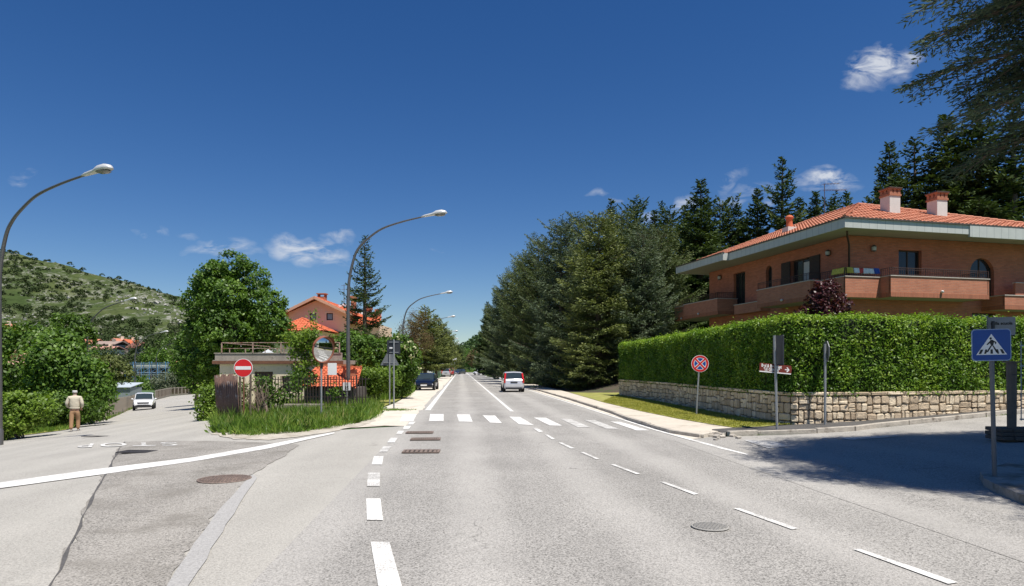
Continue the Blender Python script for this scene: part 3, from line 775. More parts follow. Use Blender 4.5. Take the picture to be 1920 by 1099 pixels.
# ================================================================ BRICK HOUSE
M_brick = brick_mat('red_brick', (.64, .20, .105), (.50, .145, .075), (.38, .20, .14), .26, .075)
M_brickv = brick_mat('red_brick_parapet', (.60, .22, .115), (.50, .17, .09), (.42, .25, .18), .26, .075)
M_brickc = brick_mat('soldier_bricks', (.50, .17, .085), (.40, .13, .065), (.26, .15, .10), .075, .26)
M_tile = pm('terracotta_tile', (.50, .20, .115), .8, .28, 2.2, .3, 30, dirt=((.30, .17, .11), .62))
M_tile_red = pm('red_tile', (.56, .135, .055), .8, .25, 2.2, .3, 30, dirt=((.33, .10, .05), .62))
M_copperclad = None
M_soffit = pm('soffit_plaster', (.38, .33, .26), .9, .08, 1.5)
M_coping = pm('coping_stone', (.55, .49, .42), .8, .12, 5)
M_brown = pm('brown_metal', (.06, .028, .02), .5, .15, 6)
M_wood = pm('dark_wood', (.05, .028, .018), .6, .3, 5, .2, 30)
M_glass = glass_mat()
M_plaster = pm('white_plaster', (.62, .60, .56), .85, .1, 2, .1, 40)
M_gutter = pm('gutter_brown', (.10, .075, .06), .5, .15, 4)
def clad_mat():
    m = bpy.data.materials.new('fascia_sheet'); m.use_nodes = True; t = NT(m.node_tree); b = t.n['Principled BSDF']
    tc = t.new('ShaderNodeTexCoord').outputs['Object']; sp = t.new('ShaderNodeSeparateXYZ'); t.link(tc, sp.inputs[0])
    s = t.math('ADD', sp.outputs[0], sp.outputs[1])
    fr = t.math('FRACT', t.math('MULTIPLY', s, 2.2)); line = t.ramp(t.math('ABSOLUTE', t.math('SUBTRACT', fr, .5)), .455, .49)
    n = t.noise(tc, 3, 4)
    c = t.mix(n, (.46, .475, .43), (.60, .605, .56)); c = t.mix(t.math('MULTIPLY', line, .6), c, (.22, .24, .23))
    t.link(c, b.inputs['Base Color']); b.inputs['Roughness'].default_value = .55
    return m
M_clad = clad_mat()
HA = R(13.4); HU = Vector((math.cos(HA), math.sin(HA), 0)); HV = Vector((-math.sin(HA), math.cos(HA), 0))
H0 = Vector(((1584 - CX) / F * 31.5, 31.5, 0))
def ha(px, b):
    k = (px - CX) / F; return (k * (H0.y + b * HV.y) - H0.x - b * HV.x) / (HU.x - k * HU.y)
def hb(px, a):
    k = (px - CX) / F; return (k * (H0.y + a * HU.y) - H0.x - a * HU.x) / (HV.x - k * HV.y)
def hz(py, a, b): return CH + (HZ - py) / F * (H0.y + a * HU.y + b * HV.y)
house = empty('brick_house', H0, HA, 'two storey red brick villa with tiled roof and long balconies above the hedge', 'house')
ZT, ZB = 8.84, 8.40; OV = 1.6
def wall_holes(mb, Mx, w, z0, z1, holes, th=.3):
    """Mx maps (u, z, depth inward) to house space; holes: (u0,u1,z0,z1,arch)"""
    us = sorted({0, w} | {h[0] for h in holes} | {h[1] for h in holes}); zs = sorted({z0, z1} | {h[2] for h in holes} | {h[3] for h in holes})
    P = lambda u, z, d: Mx @ Vector((u, z, d))
    for i in range(len(us) - 1):
        for j in range(len(zs) - 1):
            um, zm = (us[i] + us[i + 1]) / 2, (zs[j] + zs[j + 1]) / 2
            if any(h[0] < um < h[1] and h[2] < zm < h[3] for h in holes): continue
            mb.add([P(us[i], zs[j], 0), P(us[i + 1], zs[j], 0), P(us[i + 1], zs[j + 1], 0), P(us[i], zs[j + 1], 0)], [(0, 1, 2, 3)])
    for (a, b, c, d, arch) in holes:
        for (p, q) in (((a, c), (b, c)), ((b, c), (b, d)), ((b, d), (a, d)), ((a, d), (a, c))):
            mb.add([P(p[0], p[1], 0), P(q[0], q[1], 0), P(q[0], q[1], th), P(p[0], p[1], th)], [(0, 1, 2, 3)])
        if arch:
            r = (b - a) / 2; cx_, cz = (a + b) / 2, d - r
            for sgn in (-1, 1):
                arc = [(cx_ + sgn * r * math.cos(R(t)), cz + r * math.sin(R(t))) for t in range(0, 91, 10)]
                poly = arc + [(cx_ + sgn * r, d)]
                vs = [P(u, z, .001) for u, z in poly] + [P(u, z, th) for u, z in poly]; n = len(poly)
                mb.add(vs, [tuple(range(n))] + [(k, k + 1, n + k + 1, n + k) for k in range(n - 2)])
MF = Matrix(((1, 0, 0, OV), (0, 0, 1, OV), (0, 1, 0, 0), (0, 0, 0, 1)))          # front wall: u -> +a, depth -> +b
bE = hb(1330, OV)
ML = Matrix(((0, 0, 1, OV), (1, 0, 0, OV), (0, 1, 0, 0), (0, 0, 0, 1)))          # left wall: u -> +b, depth -> +a
fu = lambda px: ha(px, OV) - OV
lu = lambda px: hb(px, OV) - OV
fz = lambda py, px: hz(py, ha(px, OV), OV)
lz = lambda py, px: hz(py, OV, hb(px, OV))
front_holes = [(fu(1685), fu(1728), 5.35, fz(469, 1706), False), (fu(1819), fu(1864), 5.35, fz(484, 1842), True), (fu(1822), fu(1867), 3.0, fz(587, 1845), False)]
left_holes = [(lu(1397), lu(1375.5), 5.35, lz(511, 1386), False), (lu(1447.5), lu(1436), 5.9, lz(498, 1442), True), (lu(1519), lu(1483), 5.35, lz(486, 1500), False),
              (lu(1400), lu(1350), 2.2, 4.4, False), (lu(1500), lu(1455), 2.2, 4.5, False)]
wb = MB(); FW = 13.4 - OV
wall_holes(wb, MF, FW, .6, ZB, front_holes); wall_holes(wb, ML, bE - OV, .6, ZB, left_holes)
wb.add([(OV, bE, .6), (OV + FW, bE, .6), (OV + FW, bE, ZB), (OV, bE, ZB)], [(0, 1, 2, 3)])
wb.add([(OV + FW, OV, .6), (OV + FW, bE, .6), (OV + FW, bE, ZB), (OV + FW, OV, ZB)], [(0, 1, 2, 3)])
wb.build('wall', M_brick, house)
def window_fill(Mx, h, shutters, name='window', label=None, arch=False):
    a, b, c, d = h[:4]; th = .18
    P = lambda u, z, dd: tuple(Mx @ Vector((u, z, dd)))
    f = MB()
    def bx(u0, u1, z0, z1, d0, d1):
        vs = [P(u, z, q) for u in (u0, u1) for z in (z0, z1) for q in (d0, d1)]
        f.add(vs, [(0, 1, 3, 2), (4, 6, 7, 5), (0, 4, 5, 1), (2, 3, 7, 6), (0, 2, 6, 4), (1, 5, 7, 3)])
    w = .07; m = (a + b) / 2
    bx(a + .002, a + w, c, d, th, th + .06); bx(b - w, b - .002, c, d, th, th + .06); bx(a + w, b - w, d - w, d - .002, th, th + .06); bx(a + w, b - w, c, c + w, th, th + .06); bx(m - .035, m + .035, c + w, d - w, th, th + .06)
    fo = f.build(name, M_wood, house)
    if label: fo['label'] = label
    g = MB(); g.add([P(a + w, c + w, th + .03), P(b - w, c + w, th + .03), P(b - w, d - w, th + .03), P(a + w, d - w, th + .03)], [(0, 1, 2, 3)]); g.build('pane', M_glass, fo)
    if shutters:
        for (u0, u1) in ((a - (b - a) / 2, a - .01), (b + .01, b + (b - a) / 2)):
            s = MB(); f = s
            bx(u0, u1, c, d, -.06, -.02)
            k = c + .1
            while k < d - .1: bx(u0 + .05, u1 - .05, k, k + .03, -.075, -.058); k += .075
            s.build('shutter', M_wood, fo)
window_fill(MF, front_holes[0], False, 'balcony_door'); window_fill(MF, front_holes[1], False, 'arched_door'); window_fill(MF, front_holes[2], False)
window_fill(ML, left_holes[0], False, 'balcony_door'); window_fill(ML, left_holes[1], False, 'arched_window'); window_fill(ML, left_holes[2], True, 'balcony_door'); window_fill(ML, left_holes[3], False); window_fill(ML, left_holes[4], False)
# white curtain behind the open door of the left face
ct = MB(); h = left_holes[2]
for i in range(12):
    u0 = h[0] + .15 + i * .05; ct.add([tuple(ML @ Vector((u0, 5.4, .17 - .01 * (i % 2)))), tuple(ML @ Vector((u0 + .05, 5.4, .17 - .01 * ((i + 1) % 2)))), tuple(ML @ Vector((u0 + .05, h[3] - .2, .17 - .01 * ((i + 1) % 2)))), tuple(ML @ Vector((u0, h[3] - .2, .17 - .01 * (i % 2))))], [(0, 1, 2, 3)])
ct.build('curtain', M_plaster, house)

# eaves: fascia boards and soffit
AE, BE = 15.0, hb(1268, -.42); bj = hb(1367, 0); aj = ha(1817, 0)
fa = MB(); T = .06
fa.b6(0, aj, 0, T, ZB, ZT); fa.b6(aj, AE, -.06, T, ZB - .13, ZT); fa.b6(0, T, T, bj, ZB, ZT)
fa.b6(-.42, .06, bj, bj + T, ZB - .0, ZT); fa.b6(-.42, -.42 + T, bj + T, BE, ZB, ZT); fa.b6(-.42, 8, BE, BE + T, ZB, ZT); fa.b6(AE - T, AE, T, BE, ZB, ZT)
fa.build('fascia', M_clad, house)
sf = MB(); sf.b6(T, AE - T, T, BE - .01, ZB + .015, ZB + .05); sf.b6(-.42 + T, T - .002, bj + T, BE - .01, ZB + .012, ZB + .05); sf.build('soffit', M_soffit, house)
gt = MB(); gt.b6(-.05, AE, -.07, .10, ZT + .002, ZT + .06); gt.b6(-.05, .10, .10, bj - .02, ZT + .002, ZT + .06); gt.b6(-.48, -.32, bj - .03, BE, ZT + .002, ZT + .06); gt.build('gutter', M_gutter, house)

def slope(mb, A, U, S, poly, tw=.23, tl=.36, amp=.035, sub=5):
    """barrel-tiled roof plane: A origin on the eave, U along the eave, S up the slope; poly in (u,s)"""
    A = Vector(A); U = Vector(U).normalized(); S = Vector(S).normalized(); N = U.cross(S).normalized()
    if N.z < 0: N = -N
    us = [p[0] for p in poly]; ss = [p[1] for p in poly]
    nu = int((max(us) - min(us)) / tw * sub) + 1; du = tw / sub
    ns = int((max(ss) - min(ss)) / tl) + 1
    for j in range(ns):
        s0 = min(ss) + j * tl; s1 = min(s0 + tl, max(ss)); sm = (s0 + s1) / 2
        if s1 - s0 < .02: continue
        # clip the row to the polygon
        hits = []
        for i in range(len(poly)):
            p, q = poly[i], poly[(i + 1) % len(poly)]
            if (p[1] > sm) != (q[1] > sm): hits.append(p[0] + (q[0] - p[0]) * (sm - p[1]) / (q[1] - p[1]))
        if len(hits) < 2: continue
        lo, hi = min(hits), max(hits); i0 = int(math.ceil(lo / du)); i1 = int(math.floor(hi / du)); n = i1 - i0 + 1
        if n < 2: continue
        off = .003 * math.sin(j * 2.7)
        vs = []
        for (s_, dz) in ((s0 - .03, .035), (s1, .0)):
            for i in range(i0, i1 + 1):
                hgt_ = amp * abs(math.sin(math.pi * i / sub)) ** .8 + dz + .006 * math.sin(i * .37 + j * 1.9)
                vs.append(A + U * (i * du + off) + S * s_ + N * hgt_)
        mb.add(vs, [(k, k + 1, n + k + 1, n + k) for k in range(n - 1)], True)
        # front lip of the row
        lip = [v for v in vs[:n]] + [v - N * .035 for v in vs[:n]]
        mb.add(lip, [(n + k, n + k + 1, k + 1, k) for k in range(n - 1)])
def hip_roof(parent, corners, A, A2, z0, z1, mat, caps=True, **kw):
    """corners: (x0,y0,x1,y1) of the eaves; ridge from A to A2 (2-D)"""
    x0, y0, x1, y1 = corners; rf = MB(); Az = Vector((A[0], A[1], z1)); Bz = Vector((A2[0], A2[1], z1))
    c = [Vector((x0, y0, z0)), Vector((x1, y0, z0)), Vector((x1, y1, z0)), Vector((x0, y1, z0))]
    for pts in ([c[0], c[1], Az], [c[3], c[0], Az, Bz], [c[2], c[3], Bz], [c[1], c[2], Bz, Az]):
        o = pts[0]; U = (pts[1] - pts[0]).normalized(); Nn = U.cross(pts[2] - pts[0]).normalized(); S = Nn.cross(U).normalized()
        if S.z < 0: S = -S
        poly = [((p - o).dot(U), (p - o).dot(S)) for p in pts]
        slope(rf, o, U, S, poly, **kw)
        # solid deck beneath the tiles
        rf.add([p - Vector((0, 0, .02)) for p in pts], [tuple(range(len(pts)))])
    ro = rf.build('roof', mat, parent)
    if caps:
        cp = MB()
        for p, q in ((c[0], Az), (c[1], Az), (c[2], Bz), (c[3], Bz), (Az, Bz)):
            L = (q - p).length
            if L < .2: continue
            n = max(1, int(L / .38))
            for i in range(n):
                a = p.lerp(q, i / n); b = p.lerp(q, (i + 1.08) / n); up = Vector((0, 0, .05))
                cp.tube([a + up, b + up * .75], [.085, .07], 8)
        cp.build('ridge_tiles', mat, ro)
    return ro
roof = hip_roof(house, (-.02, -.02, AE, BE), (5.7, 5.7), (5.7, 9.2), ZT + .04, 11.15, M_tile)
pitch = (11.15 - ZT - .04) / 5.72
def roof_front(px, py):
    lo, hi = 0, 6
    for _ in range(40):
        b = (lo + hi) / 2; a = ha(px, b); z = ZT + .04 + pitch * b
        if HZ - (z - CH) * F / (H0.y + a * HU.y + b * HV.y) > py: lo = b
        else: hi = b
    return a, b, ZT + .04 + pitch * b
def roof_left(px, py):
    best = None
    for i in range(600):
        a = i * .01; b = hb(px, a); z = ZT + .04 + pitch * a; e = abs(HZ - (z - CH) * F / (H0.y + a * HU.y + b * HV.y) - py)
        if best is None or e < best[0]: best = (e, a, b, z)
    return best[1:]
M_chb = brick_mat('chimney_brick', (.50, .18, .09), (.42, .14, .07), (.35, .22, .15), .2, .07)
for px, pyb, pyt in ((1669, 399, 355), (1757, 405, 363)):
    a, b, z = roof_front(px, pyb); zt = hz(pyt, a, b); w = .66
    m = MB(); m.b6(a - w / 2, a + w / 2, b - w / 2, b + w / 2, z - .5, zt - .42); ch = m.build('chimney', M_plaster, roof)
    m = MB(); zc = zt - .42
    m.b6(a - w / 2 - .04, a + w / 2 + .04, b - w / 2 - .04, b + w / 2 + .04, zc, zc + .10)
    for sx in (-1, 0, 1):
        for sy in (-1, 0, 1):
            if sx == 0 and sy == 0: continue
            m.box((a + sx * (w / 2 - .08), b + sy * (w / 2 - .08), zc + .22), (.17, .17, .236))
    m.b6(a - .32, a + .32, b - .32, b + .32, zc + .102, zc + .19)
    m.b6(a - w / 2 - .05, a + w / 2 + .05, b - w / 2 - .05, b + w / 2 + .05, zc + .34, zc + .40)
    m.build('chimney_cap', M_chb, roof)
    m = MB(); m.b6(a - w / 2 - .08, a + w / 2 + .08, b - w / 2 - .08, b + w / 2 + .08, zc + .402, zc + .44); m.build('cap_slab', M_gutter, roof)
a, b, z = roof_left(1480, 434)
m = MB(); m.b6(a - .28, a + .28, b - .28, b + .28, z - .4, z + .22); m.build('flue_base', M_plaster, roof)
m = MB(); m.lathe([(.19, z + .22), (.17, z + .5), (.17, z + .72), (.23, z + .74), (.23, z + .80), (.15, z + .9), (.01, z + .95)], 16, Matrix.Translation((a, b, 0))); m.build('flue', M_tile_red, roof)
a, b, z = roof_left(1546, 404)
m = MB(); zt = hz(345, a, b); m.tube([(a, b, z - .2), (a, b, zt)], .022, 6)
for (zz, L, n) in ((zt - .05, 1.0, 6), (zt - .42, 1.5, 9)):
    m.tube([(a - .3, b - .25, zz - .05), (a + L, b - .1, zz + .12)], .014, 5)
    for i in range(n):
        f_ = i / (n - 1); c = Vector((a - .3 + (L + .3) * f_, b - .25 + .15 * f_, zz - .05 + .17 * f_)); m.tube([c - Vector((0, .28, 0)), c + Vector((0, .28, 0))], .007, 4)
m.build('antenna', M_gutter, house)

# balconies: outline in (a,b), parapet of brick, stone coping, brown railing
PT_, PB_ = 6.2, 5.2
def balcony(pts, zt=PT_, zb=PB_, floor=None, rail=True, knobs=()):
    mb = MB(); th = .12
    n = len(pts); c = Vector((sum(p[0] for p in floor) / len(floor), sum(p[1] for p in floor) / len(floor), 0))
    for (p, q) in zip(pts, pts[1:]):
        p = Vector((*p, 0)); q = Vector((*q, 0)); d = (q - p).normalized(); nn = Vector((d.y, -d.x, 0))
        if nn.dot((p + q) / 2 - c) < 0: nn = -nn
        mid_off = -nn * th / 2
        mb.bar(p + mid_off + Vector((0, 0, (zt + zb) / 2)), q + mid_off - d * .003 + Vector((0, 0, (zt + zb) / 2)), th, zt - zb)
    bo = mb.build('balcony', M_brickv, house)
    sc_ = MB()
    for (p, q) in zip(pts, pts[1:]):
        p = Vector((*p, 0)); q = Vector((*q, 0)); d = (q - p).normalized(); nn = Vector((d.y, -d.x, 0))
        if nn.dot((p + q) / 2 - c) < 0: nn = -nn
        sc_.bar(p + nn * .004 - nn * .02 - d * .0 + Vector((0, 0, zb + .11)), q + nn * .004 - nn * .02 + Vector((0, 0, zb + .11)), .04, .215)
    sc_.build('soldier_course', M_brickc, bo)
    fl = MB(); fl.prism(floor, Matrix.Identity(4), zb + .02, zb + .16); fl.build('floor', M_soffit, bo)
    cp = MB()
    for (p, q) in zip(pts, pts[1:]):
        p = Vector((*p, 0)); q = Vector((*q, 0)); d = (q - p).normalized(); nn = Vector((d.y, -d.x, 0))
        if nn.dot((p + q) / 2 - c) < 0: nn = -nn
        cp.bar(p - nn * th / 2 - d * .03 + Vector((0, 0, zt + .022)), q - nn * th / 2 + d * .02 + Vector((0, 0, zt + .022)), th + .07, .04)
    cp.build('coping', M_coping, bo)
    if rail:
        rl_ = MB(); z0 = zt + .045; z1 = zt + .42
        for (p, q) in zip(pts, pts[1:]):
            p = Vector((*p, 0)); q = Vector((*q, 0)); d = (q - p).normalized(); nn = Vector((d.y, -d.x, 0))
            if nn.dot((p + q) / 2 - c) < 0: nn = -nn
            p = p - nn * th / 2; q = q - nn * th / 2; L = (q - p).length
            for zz in (z1, z1 - .09, z0 + .05): rl_.tube([p + Vector((0, 0, zz)), q + Vector((0, 0, zz))], .016 if zz == z1 else .010, 5)
            k = max(2, int(L / .13))
            for i in range(k + 1):
                o = p + (q - p) * (i / k); big = i % 8 == 0
                rl_.bar(o + Vector((0, 0, z0)), o + Vector((0, 0, z1)), .03 if big else .012)
        rl_.build('railing', M_brown, bo)
    for (p, z) in knobs:
        k = MB(); k.lathe([(.001, -.07), (.06, -.05), (.075, 0), (.06, .05), (.001, .07)], 12, Matrix.Translation((p[0], p[1], z))); k.build('globe_lamp', M_plaster, bo)
    return bo
aS = ha(1590, .8); a1 = ha(1650, .8); a2 = ha(1854.6, .12); aP = .7
bm_ = 2.65; amid = .05; bm2 = 7.1
balcony([(amid, bm2), (amid, bm_), (aP, bm_ + .001), (aP, .8), (a1, .8), (a1, .12), (a2, .12), (a2, OV - .01)],
        floor=[(amid + .06, bm2), (amid + .06, bm_ + .05), (aP + .06, bm_), (aP + .06, .86), (a1 + .06, .86), (a1 + .06, .18), (a2 - .06, .18), (a2 - .06, OV - .02), (OV - .02, OV - .02), (OV - .02, bm2)],
        knobs=[((ha(1765, .12), .06), hz(547, ha(1765, .1), .1)), ((-.02, hb(1466, 0)), hz(563, 0, hb(1466, 0)))])
bl1 = 11.6; bl2 = hb(1282, .2)
balcony([(.6, bE + 3.2), (.6, bl2), (.2, bl2 - .001), (.2, bl1), (OV - .01, bl1)], floor=[(.66, bE + 3.2), (.66, bl2), (.26, bl2 - .05), (.26, bl1 + .06), (OV - .02, bl1 + .06), (OV - .02, bE + .02), (2.6, bE + .02), (2.6, bE + 3.2)],
        knobs=[((.13, hb(1311, .2)), hz(588.5, .2, hb(1311, .2))), ((.53, hb(1279, .6)), hz(597, .6, hb(1279, .6)))])
ar = ha(1884, .3)
balcony([(ar, OV - .01), (ar, .3), (14.3, .3)], zt=5.45, zb=4.75, floor=[(ar + .06, OV - .02), (ar + .06, .36), (14.3, .36), (14.3, OV - .02)], rail=False)
pb = MB(); pb.b6(ha(1904, .9), 14.3, .9, 1.02, 5.46, 6.2); q = pb.build('balcony', M_brickv, house)
pc = MB(); pc.b6(ha(1904, .9) - .03, 14.3, .86, 1.05, 6.202, 6.24); pc.build('coping', M_coping, q)
pl_ = MB(); pl_.b6(1.0, OV - .01, 8.2, 11.0, 5.15, 5.72); q = pl_.build('planter_box', M_brickv, house)
pc = MB(); pc.b6(.96, OV - .01, 8.16, 11.04, 5.722, 5.76); pc.build('coping', M_coping, q)
# wall lamps, downpipe, arch trim
def wlamp(Mx, u, z):
    m = MB(); p = Mx @ Vector((u, z, 0)); q = Mx @ Vector((u, z, -.14))
    m.bar(p, q, .05); q2 = Mx @ Vector((u, z, -.13)); m.lathe([(.02, -.16), (.10, -.12), (.115, .1), (.06, .17), (.01, .19)], 10, Matrix.Translation(q2)); lo = m.build('wall_lamp', M_gutter, house)
    g = MB(); g.lathe([(.105, -.10), (.12, .0), (.122, .08)], 10, Matrix.Translation(q2)); g.build('lamp_glass', pm('frosted_glass', (.5, .48, .42), .3, .05), lo)
wlamp(MF, fu(1635), fz(467, 1635)); wlamp(ML, lu(1352), lz(521, 1352)); wlamp(ML, lu(1556), lz(475, 1556))
dp = MB(); dp.tube([(.75, .75, ZB + .02), (.95, .95, ZB - .25), (OV - .08, OV - .08, ZB - .5), (OV - .08, OV - .08, 1.0)], .05, 8); dp.build('downpipe', M_brown, house)
# laundry on the balcony rail
def laundry(name, cols, p, q, drop, label):
    mb = MB(); n = 26; p = Vector(p); q = Vector(q)
    mats = [pm('cloth_' + c[0], c[1], .9, .2, 9) for c in cols]; d = (q - p).normalized(); nn = Vector((d.y, -d.x, 0)); rr = random.Random(3)
    for i in range(n):
        mb.mi = (i * len(cols) // n) if len(cols) > 1 else 0
        t0, t1 = i / n, (i + 1) / n; f0 = .05 * math.sin(i * 1.3); f1 = .05 * math.sin((i + 1) * 1.3)
        w0, w1 = rr.uniform(.85, 1.0), rr.uniform(.85, 1)
        for s in (1, -1):
            a_ = p.lerp(q, t0); b_ = p.lerp(q, t1)
            mb.add([a_ + nn * .03 * s, b_ + nn * .03 * s, b_ + nn * (.07 * s + f1) - Vector((0, 0, drop * w1 * .8)), a_ + nn * (.07 * s + f0) - Vector((0, 0, drop * w0 * .8))], [(0, 1, 2, 3)], True)
        mb.add([p.lerp(q, t0) - nn * .03, p.lerp(q, t1) - nn * .03, p.lerp(q, t1) + nn * .03 + Vector((0, 0, .012)), p.lerp(q, t0) + nn * .03 + Vector((0, 0, .012))], [(0, 1, 2, 3)], True)
    o = mb.build(name, mats); tag(o, label, 'laundry'); return o
hw = lambda a, b, z: H0 + HU * a + HV * b + Vector((0, 0, z))
laundry('towel', [('yellow', (.72, .60, .12))], hw(aP + .06, 1.75, 6.66), hw(aP + .06, .9, 6.66), .36, 'yellow towel hung over the railing at the corner of the brick house balcony')
laundry('towel', [('yellow', (.72, .60, .12))], hw(aP + .1, .86, 6.66), hw(aP + .45, .86, 6.66), .36, 'narrow yellow cloth hung just right of the balcony corner')
laundry('bed_sheet', [('white', (.8, .8, .8)), ('red', (.6, .08, .07)), ('white', (.8, .8, .8)), ('white', (.8, .8, .8))], hw(aP + .5, .86, 6.64), hw(a1 - .35, .86, 6.64), .33, 'white sheet with a red mark drying on the balcony railing')
laundry('towel', [('blue', (.07, .16, .55))], hw(a1 - .33, .86, 6.66), hw(a1 - .02, .86, 6.66), .34, 'blue towel hung at the right end of the laundry on the balcony')

# ================================================================ STONE WALL AND HEDGE
def stone_mat():
    m = bpy.data.materials.new('limestone_blocks'); m.use_nodes = True; t = NT(m.node_tree); b = t.n['Principled BSDF']
    a_ = t.new('ShaderNodeAttribute', attribute_name='lv'); tc = t.new('ShaderNodeTexCoord').outputs['Object']
    cr = t.new('ShaderNodeValToRGB'); t.link(a_.outputs['Fac'], cr.inputs[0]); e = cr.color_ramp.elements
    e[0].color = (.48, .37, .25, 1); e[1].color = (.82, .69, .50, 1); n_ = e.new(.5); n_.color = (.67, .54, .38, 1)
    n = t.ramp(t.noise(tc, 9, 5, .7), .4, .7); c = t.mix(t.math('MULTIPLY', n, .35), cr.outputs[0], (.30, .25, .19))
    t.link(c, b.inputs['Base Color']); b.inputs['Roughness'].default_value = .9; b.inputs['Specular IOR Level'].default_value = .2
    bp = t.new('ShaderNodeBump'); bp.inputs['Strength'].default_value = .7; bp.inputs['Distance'].default_value = .03
    t.link(t.noise(tc, 16, 5, .6), bp.inputs['Height']); t.link(bp.outputs[0], b.inputs['Normal']); return m
M_stone = stone_mat(); M_mortar = pm('mortar', (.24, .20, .15), .95, .3, 6, .4, 30)
wl = [gr(x, y, .05) for x, y in ((1161, 743), (1230, 754), (1296, 767), (1366, 781), (1437, 793))]
wl += [gr(1462, 797, .05), gr(1490, 799, .05), gr(1530, 797.5, .05), gr(1645, 790, .05), gr(1864, 772, .05), gr(2010, 762, .05)]
WL = [Vector((p.x, p.y, 0)) for p in wl]
WT = 1.08
def line_resample(pts, step):
    out = []; 
    for a, b in zip(pts, pts[1:]):
        n = max(1, int((b - a).length / step))
        for i in range(n): out.append(a.lerp(b, i / n))
    return out + [pts[-1]]
def stone_wall():
    e = empty('stone_wall', (WL[5].x, WL[5].y, 0), 0, 'low wall of pale irregular limestone blocks under the clipped hedge', 'wall')
    O = Vector((WL[5].x, WL[5].y, 0)); rr = random.Random(11)
    seg = [(a, b, (b - a).length) for a, b in zip(WL, WL[1:])]; cum = [0]
    for s in seg: cum.append(cum[-1] + s[2])
    def P(s, z, d):
        s = max(0, min(cum[-1] - 1e-4, s))
        for i, (a, b, L) in enumerate(seg):
            if s <= cum[i + 1]: break
        t = (s - cum[i]) / L; p = a.lerp(b, t); dr = (b - a).normalized()
        # smooth corner normal
        if i + 1 < len(seg) and t > .5: dr = (dr.lerp((seg[i + 1][1] - seg[i + 1][0]).normalized(), (t - .5))).normalized()
        elif i > 0 and t < .5: dr = (dr.lerp((seg[i - 1][1] - seg[i - 1][0]).normalized(), (.5 - t))).normalized()
        nn = Vector((dr.y, -dr.x, 0))       # outward (towards the road)
        if nn.dot(Vector((-.6, -.8, 0))) < 0: nn = -nn
        q = p + nn * d - O; return (q.x, q.y, z)
    core = MB(); s = 0; N = int(cum[-1] / .5)
    ring = []
    for i in range(N + 1):
        s = cum[-1] * i / N; ring.append([P(s, -.1, -.02), P(s, WT - .07, -.02), P(s, WT - .07, -.36), P(s, -.1, -.36)])
    vs = [q for r in ring for q in r]; fs = []
    for i in range(N):
        for k in range(4): fs.append((i * 4 + k, (i + 1) * 4 + k, (i + 1) * 4 + (k + 1) % 4, i * 4 + (k + 1) % 4))
    fs += [(0, 1, 2, 3), (N * 4 + 3, N * 4 + 2, N * 4 + 1, N * 4)]; core.add(vs, fs); core.build('core', M_mortar, e)
    st = MB(); lv = []
    def stone(s0, s1, z0, z1, dep, rnd=.016):
        g = .011; s0 += g; s1 -= g; z0 += g; z1 -= g; j = lambda k=rnd: rr.uniform(-k, k)
        m_, zm = (s0 + s1) / 2, (z0 + z1) / 2; c = min(s1 - s0, z1 - z0) * .16
        out = [(s0 + c + j(), z0 + j(.008)), (s1 - c + j(), z0 + j(.008)), (s1 + j(.006), z0 + c + j(.01)), (s1 + j(.006), z1 - c + j(.01)), (s1 - c + j(), z1 + j(.008)), (s0 + c + j(), z1 + j(.008)), (s0 + j(.006), z1 - c + j(.01)), (s0 + j(.006), z0 + c + j(.01))]
        base = [P(u, w, -.03) for u, w in out]; front = [P(m_ + (u - m_) * .965, zm + (w - zm) * .95, dep + j(.010)) for u, w in out]; mid = [P(m_ + (u - m_) * .72, zm + (w - zm) * .68, dep + .010 + j(.008)) for u, w in out]
        n = 8; st.add(base + front + mid, [(k, (k + 1) % n, n + (k + 1) % n, n + k) for k in range(n)] + [(n + k, n + (k + 1) % n, 2 * n + (k + 1) % n, 2 * n + k) for k in range(n)] + [tuple(range(2 * n, 3 * n))], False)
        v = rr.random(); lv.extend([v] * (2 * n + 1))
    def split(s0, s1, z0, z1, d=0):
        w, h = s1 - s0, z1 - z0
        big = rr.uniform(.045, .12)
        if (w * h < big and w < .50 and h < .38) or (w < .2 and h < .22): return stone(s0, s1, z0, z1, rr.uniform(.015, .05))
        if w > h * rr.uniform(.85, 1.5) and w > .26:
            k = rr.uniform(.36, .64); m = s0 + w * k; split(s0, m, z0, z1); split(m, s1, z0, z1)
        elif h > .17: k = rr.uniform(.38, .62); m = z0 + h * k; split(s0, s1, z0, m); split(s0, s1, m, z1)
        else: stone(s0, s1, z0, z1, rr.uniform(.015, .05))
    s = -.02
    while s < cum[-1] - .15:
        w = rr.uniform(.7, 1.5); s1 = min(cum[-1], s + w); zc = rr.uniform(.40, .58)
        split(s, s1, -.05, zc); s2 = s
        split(s, s1, zc, WT - .12); s = s1
    # coping course
    s = 0
    while s < cum[-1] - .1:
        w = rr.uniform(.35, .8); s1 = min(cum[-1], s + w); stone(s, s1, WT - .115, WT, .055, .006); s = s1
    o = st.build('stones', M_stone, e); at_ = o.data.attributes.new('lv', 'FLOAT', 'FACE'); at_.data.foreach_set('value', lv)
stone_wall()
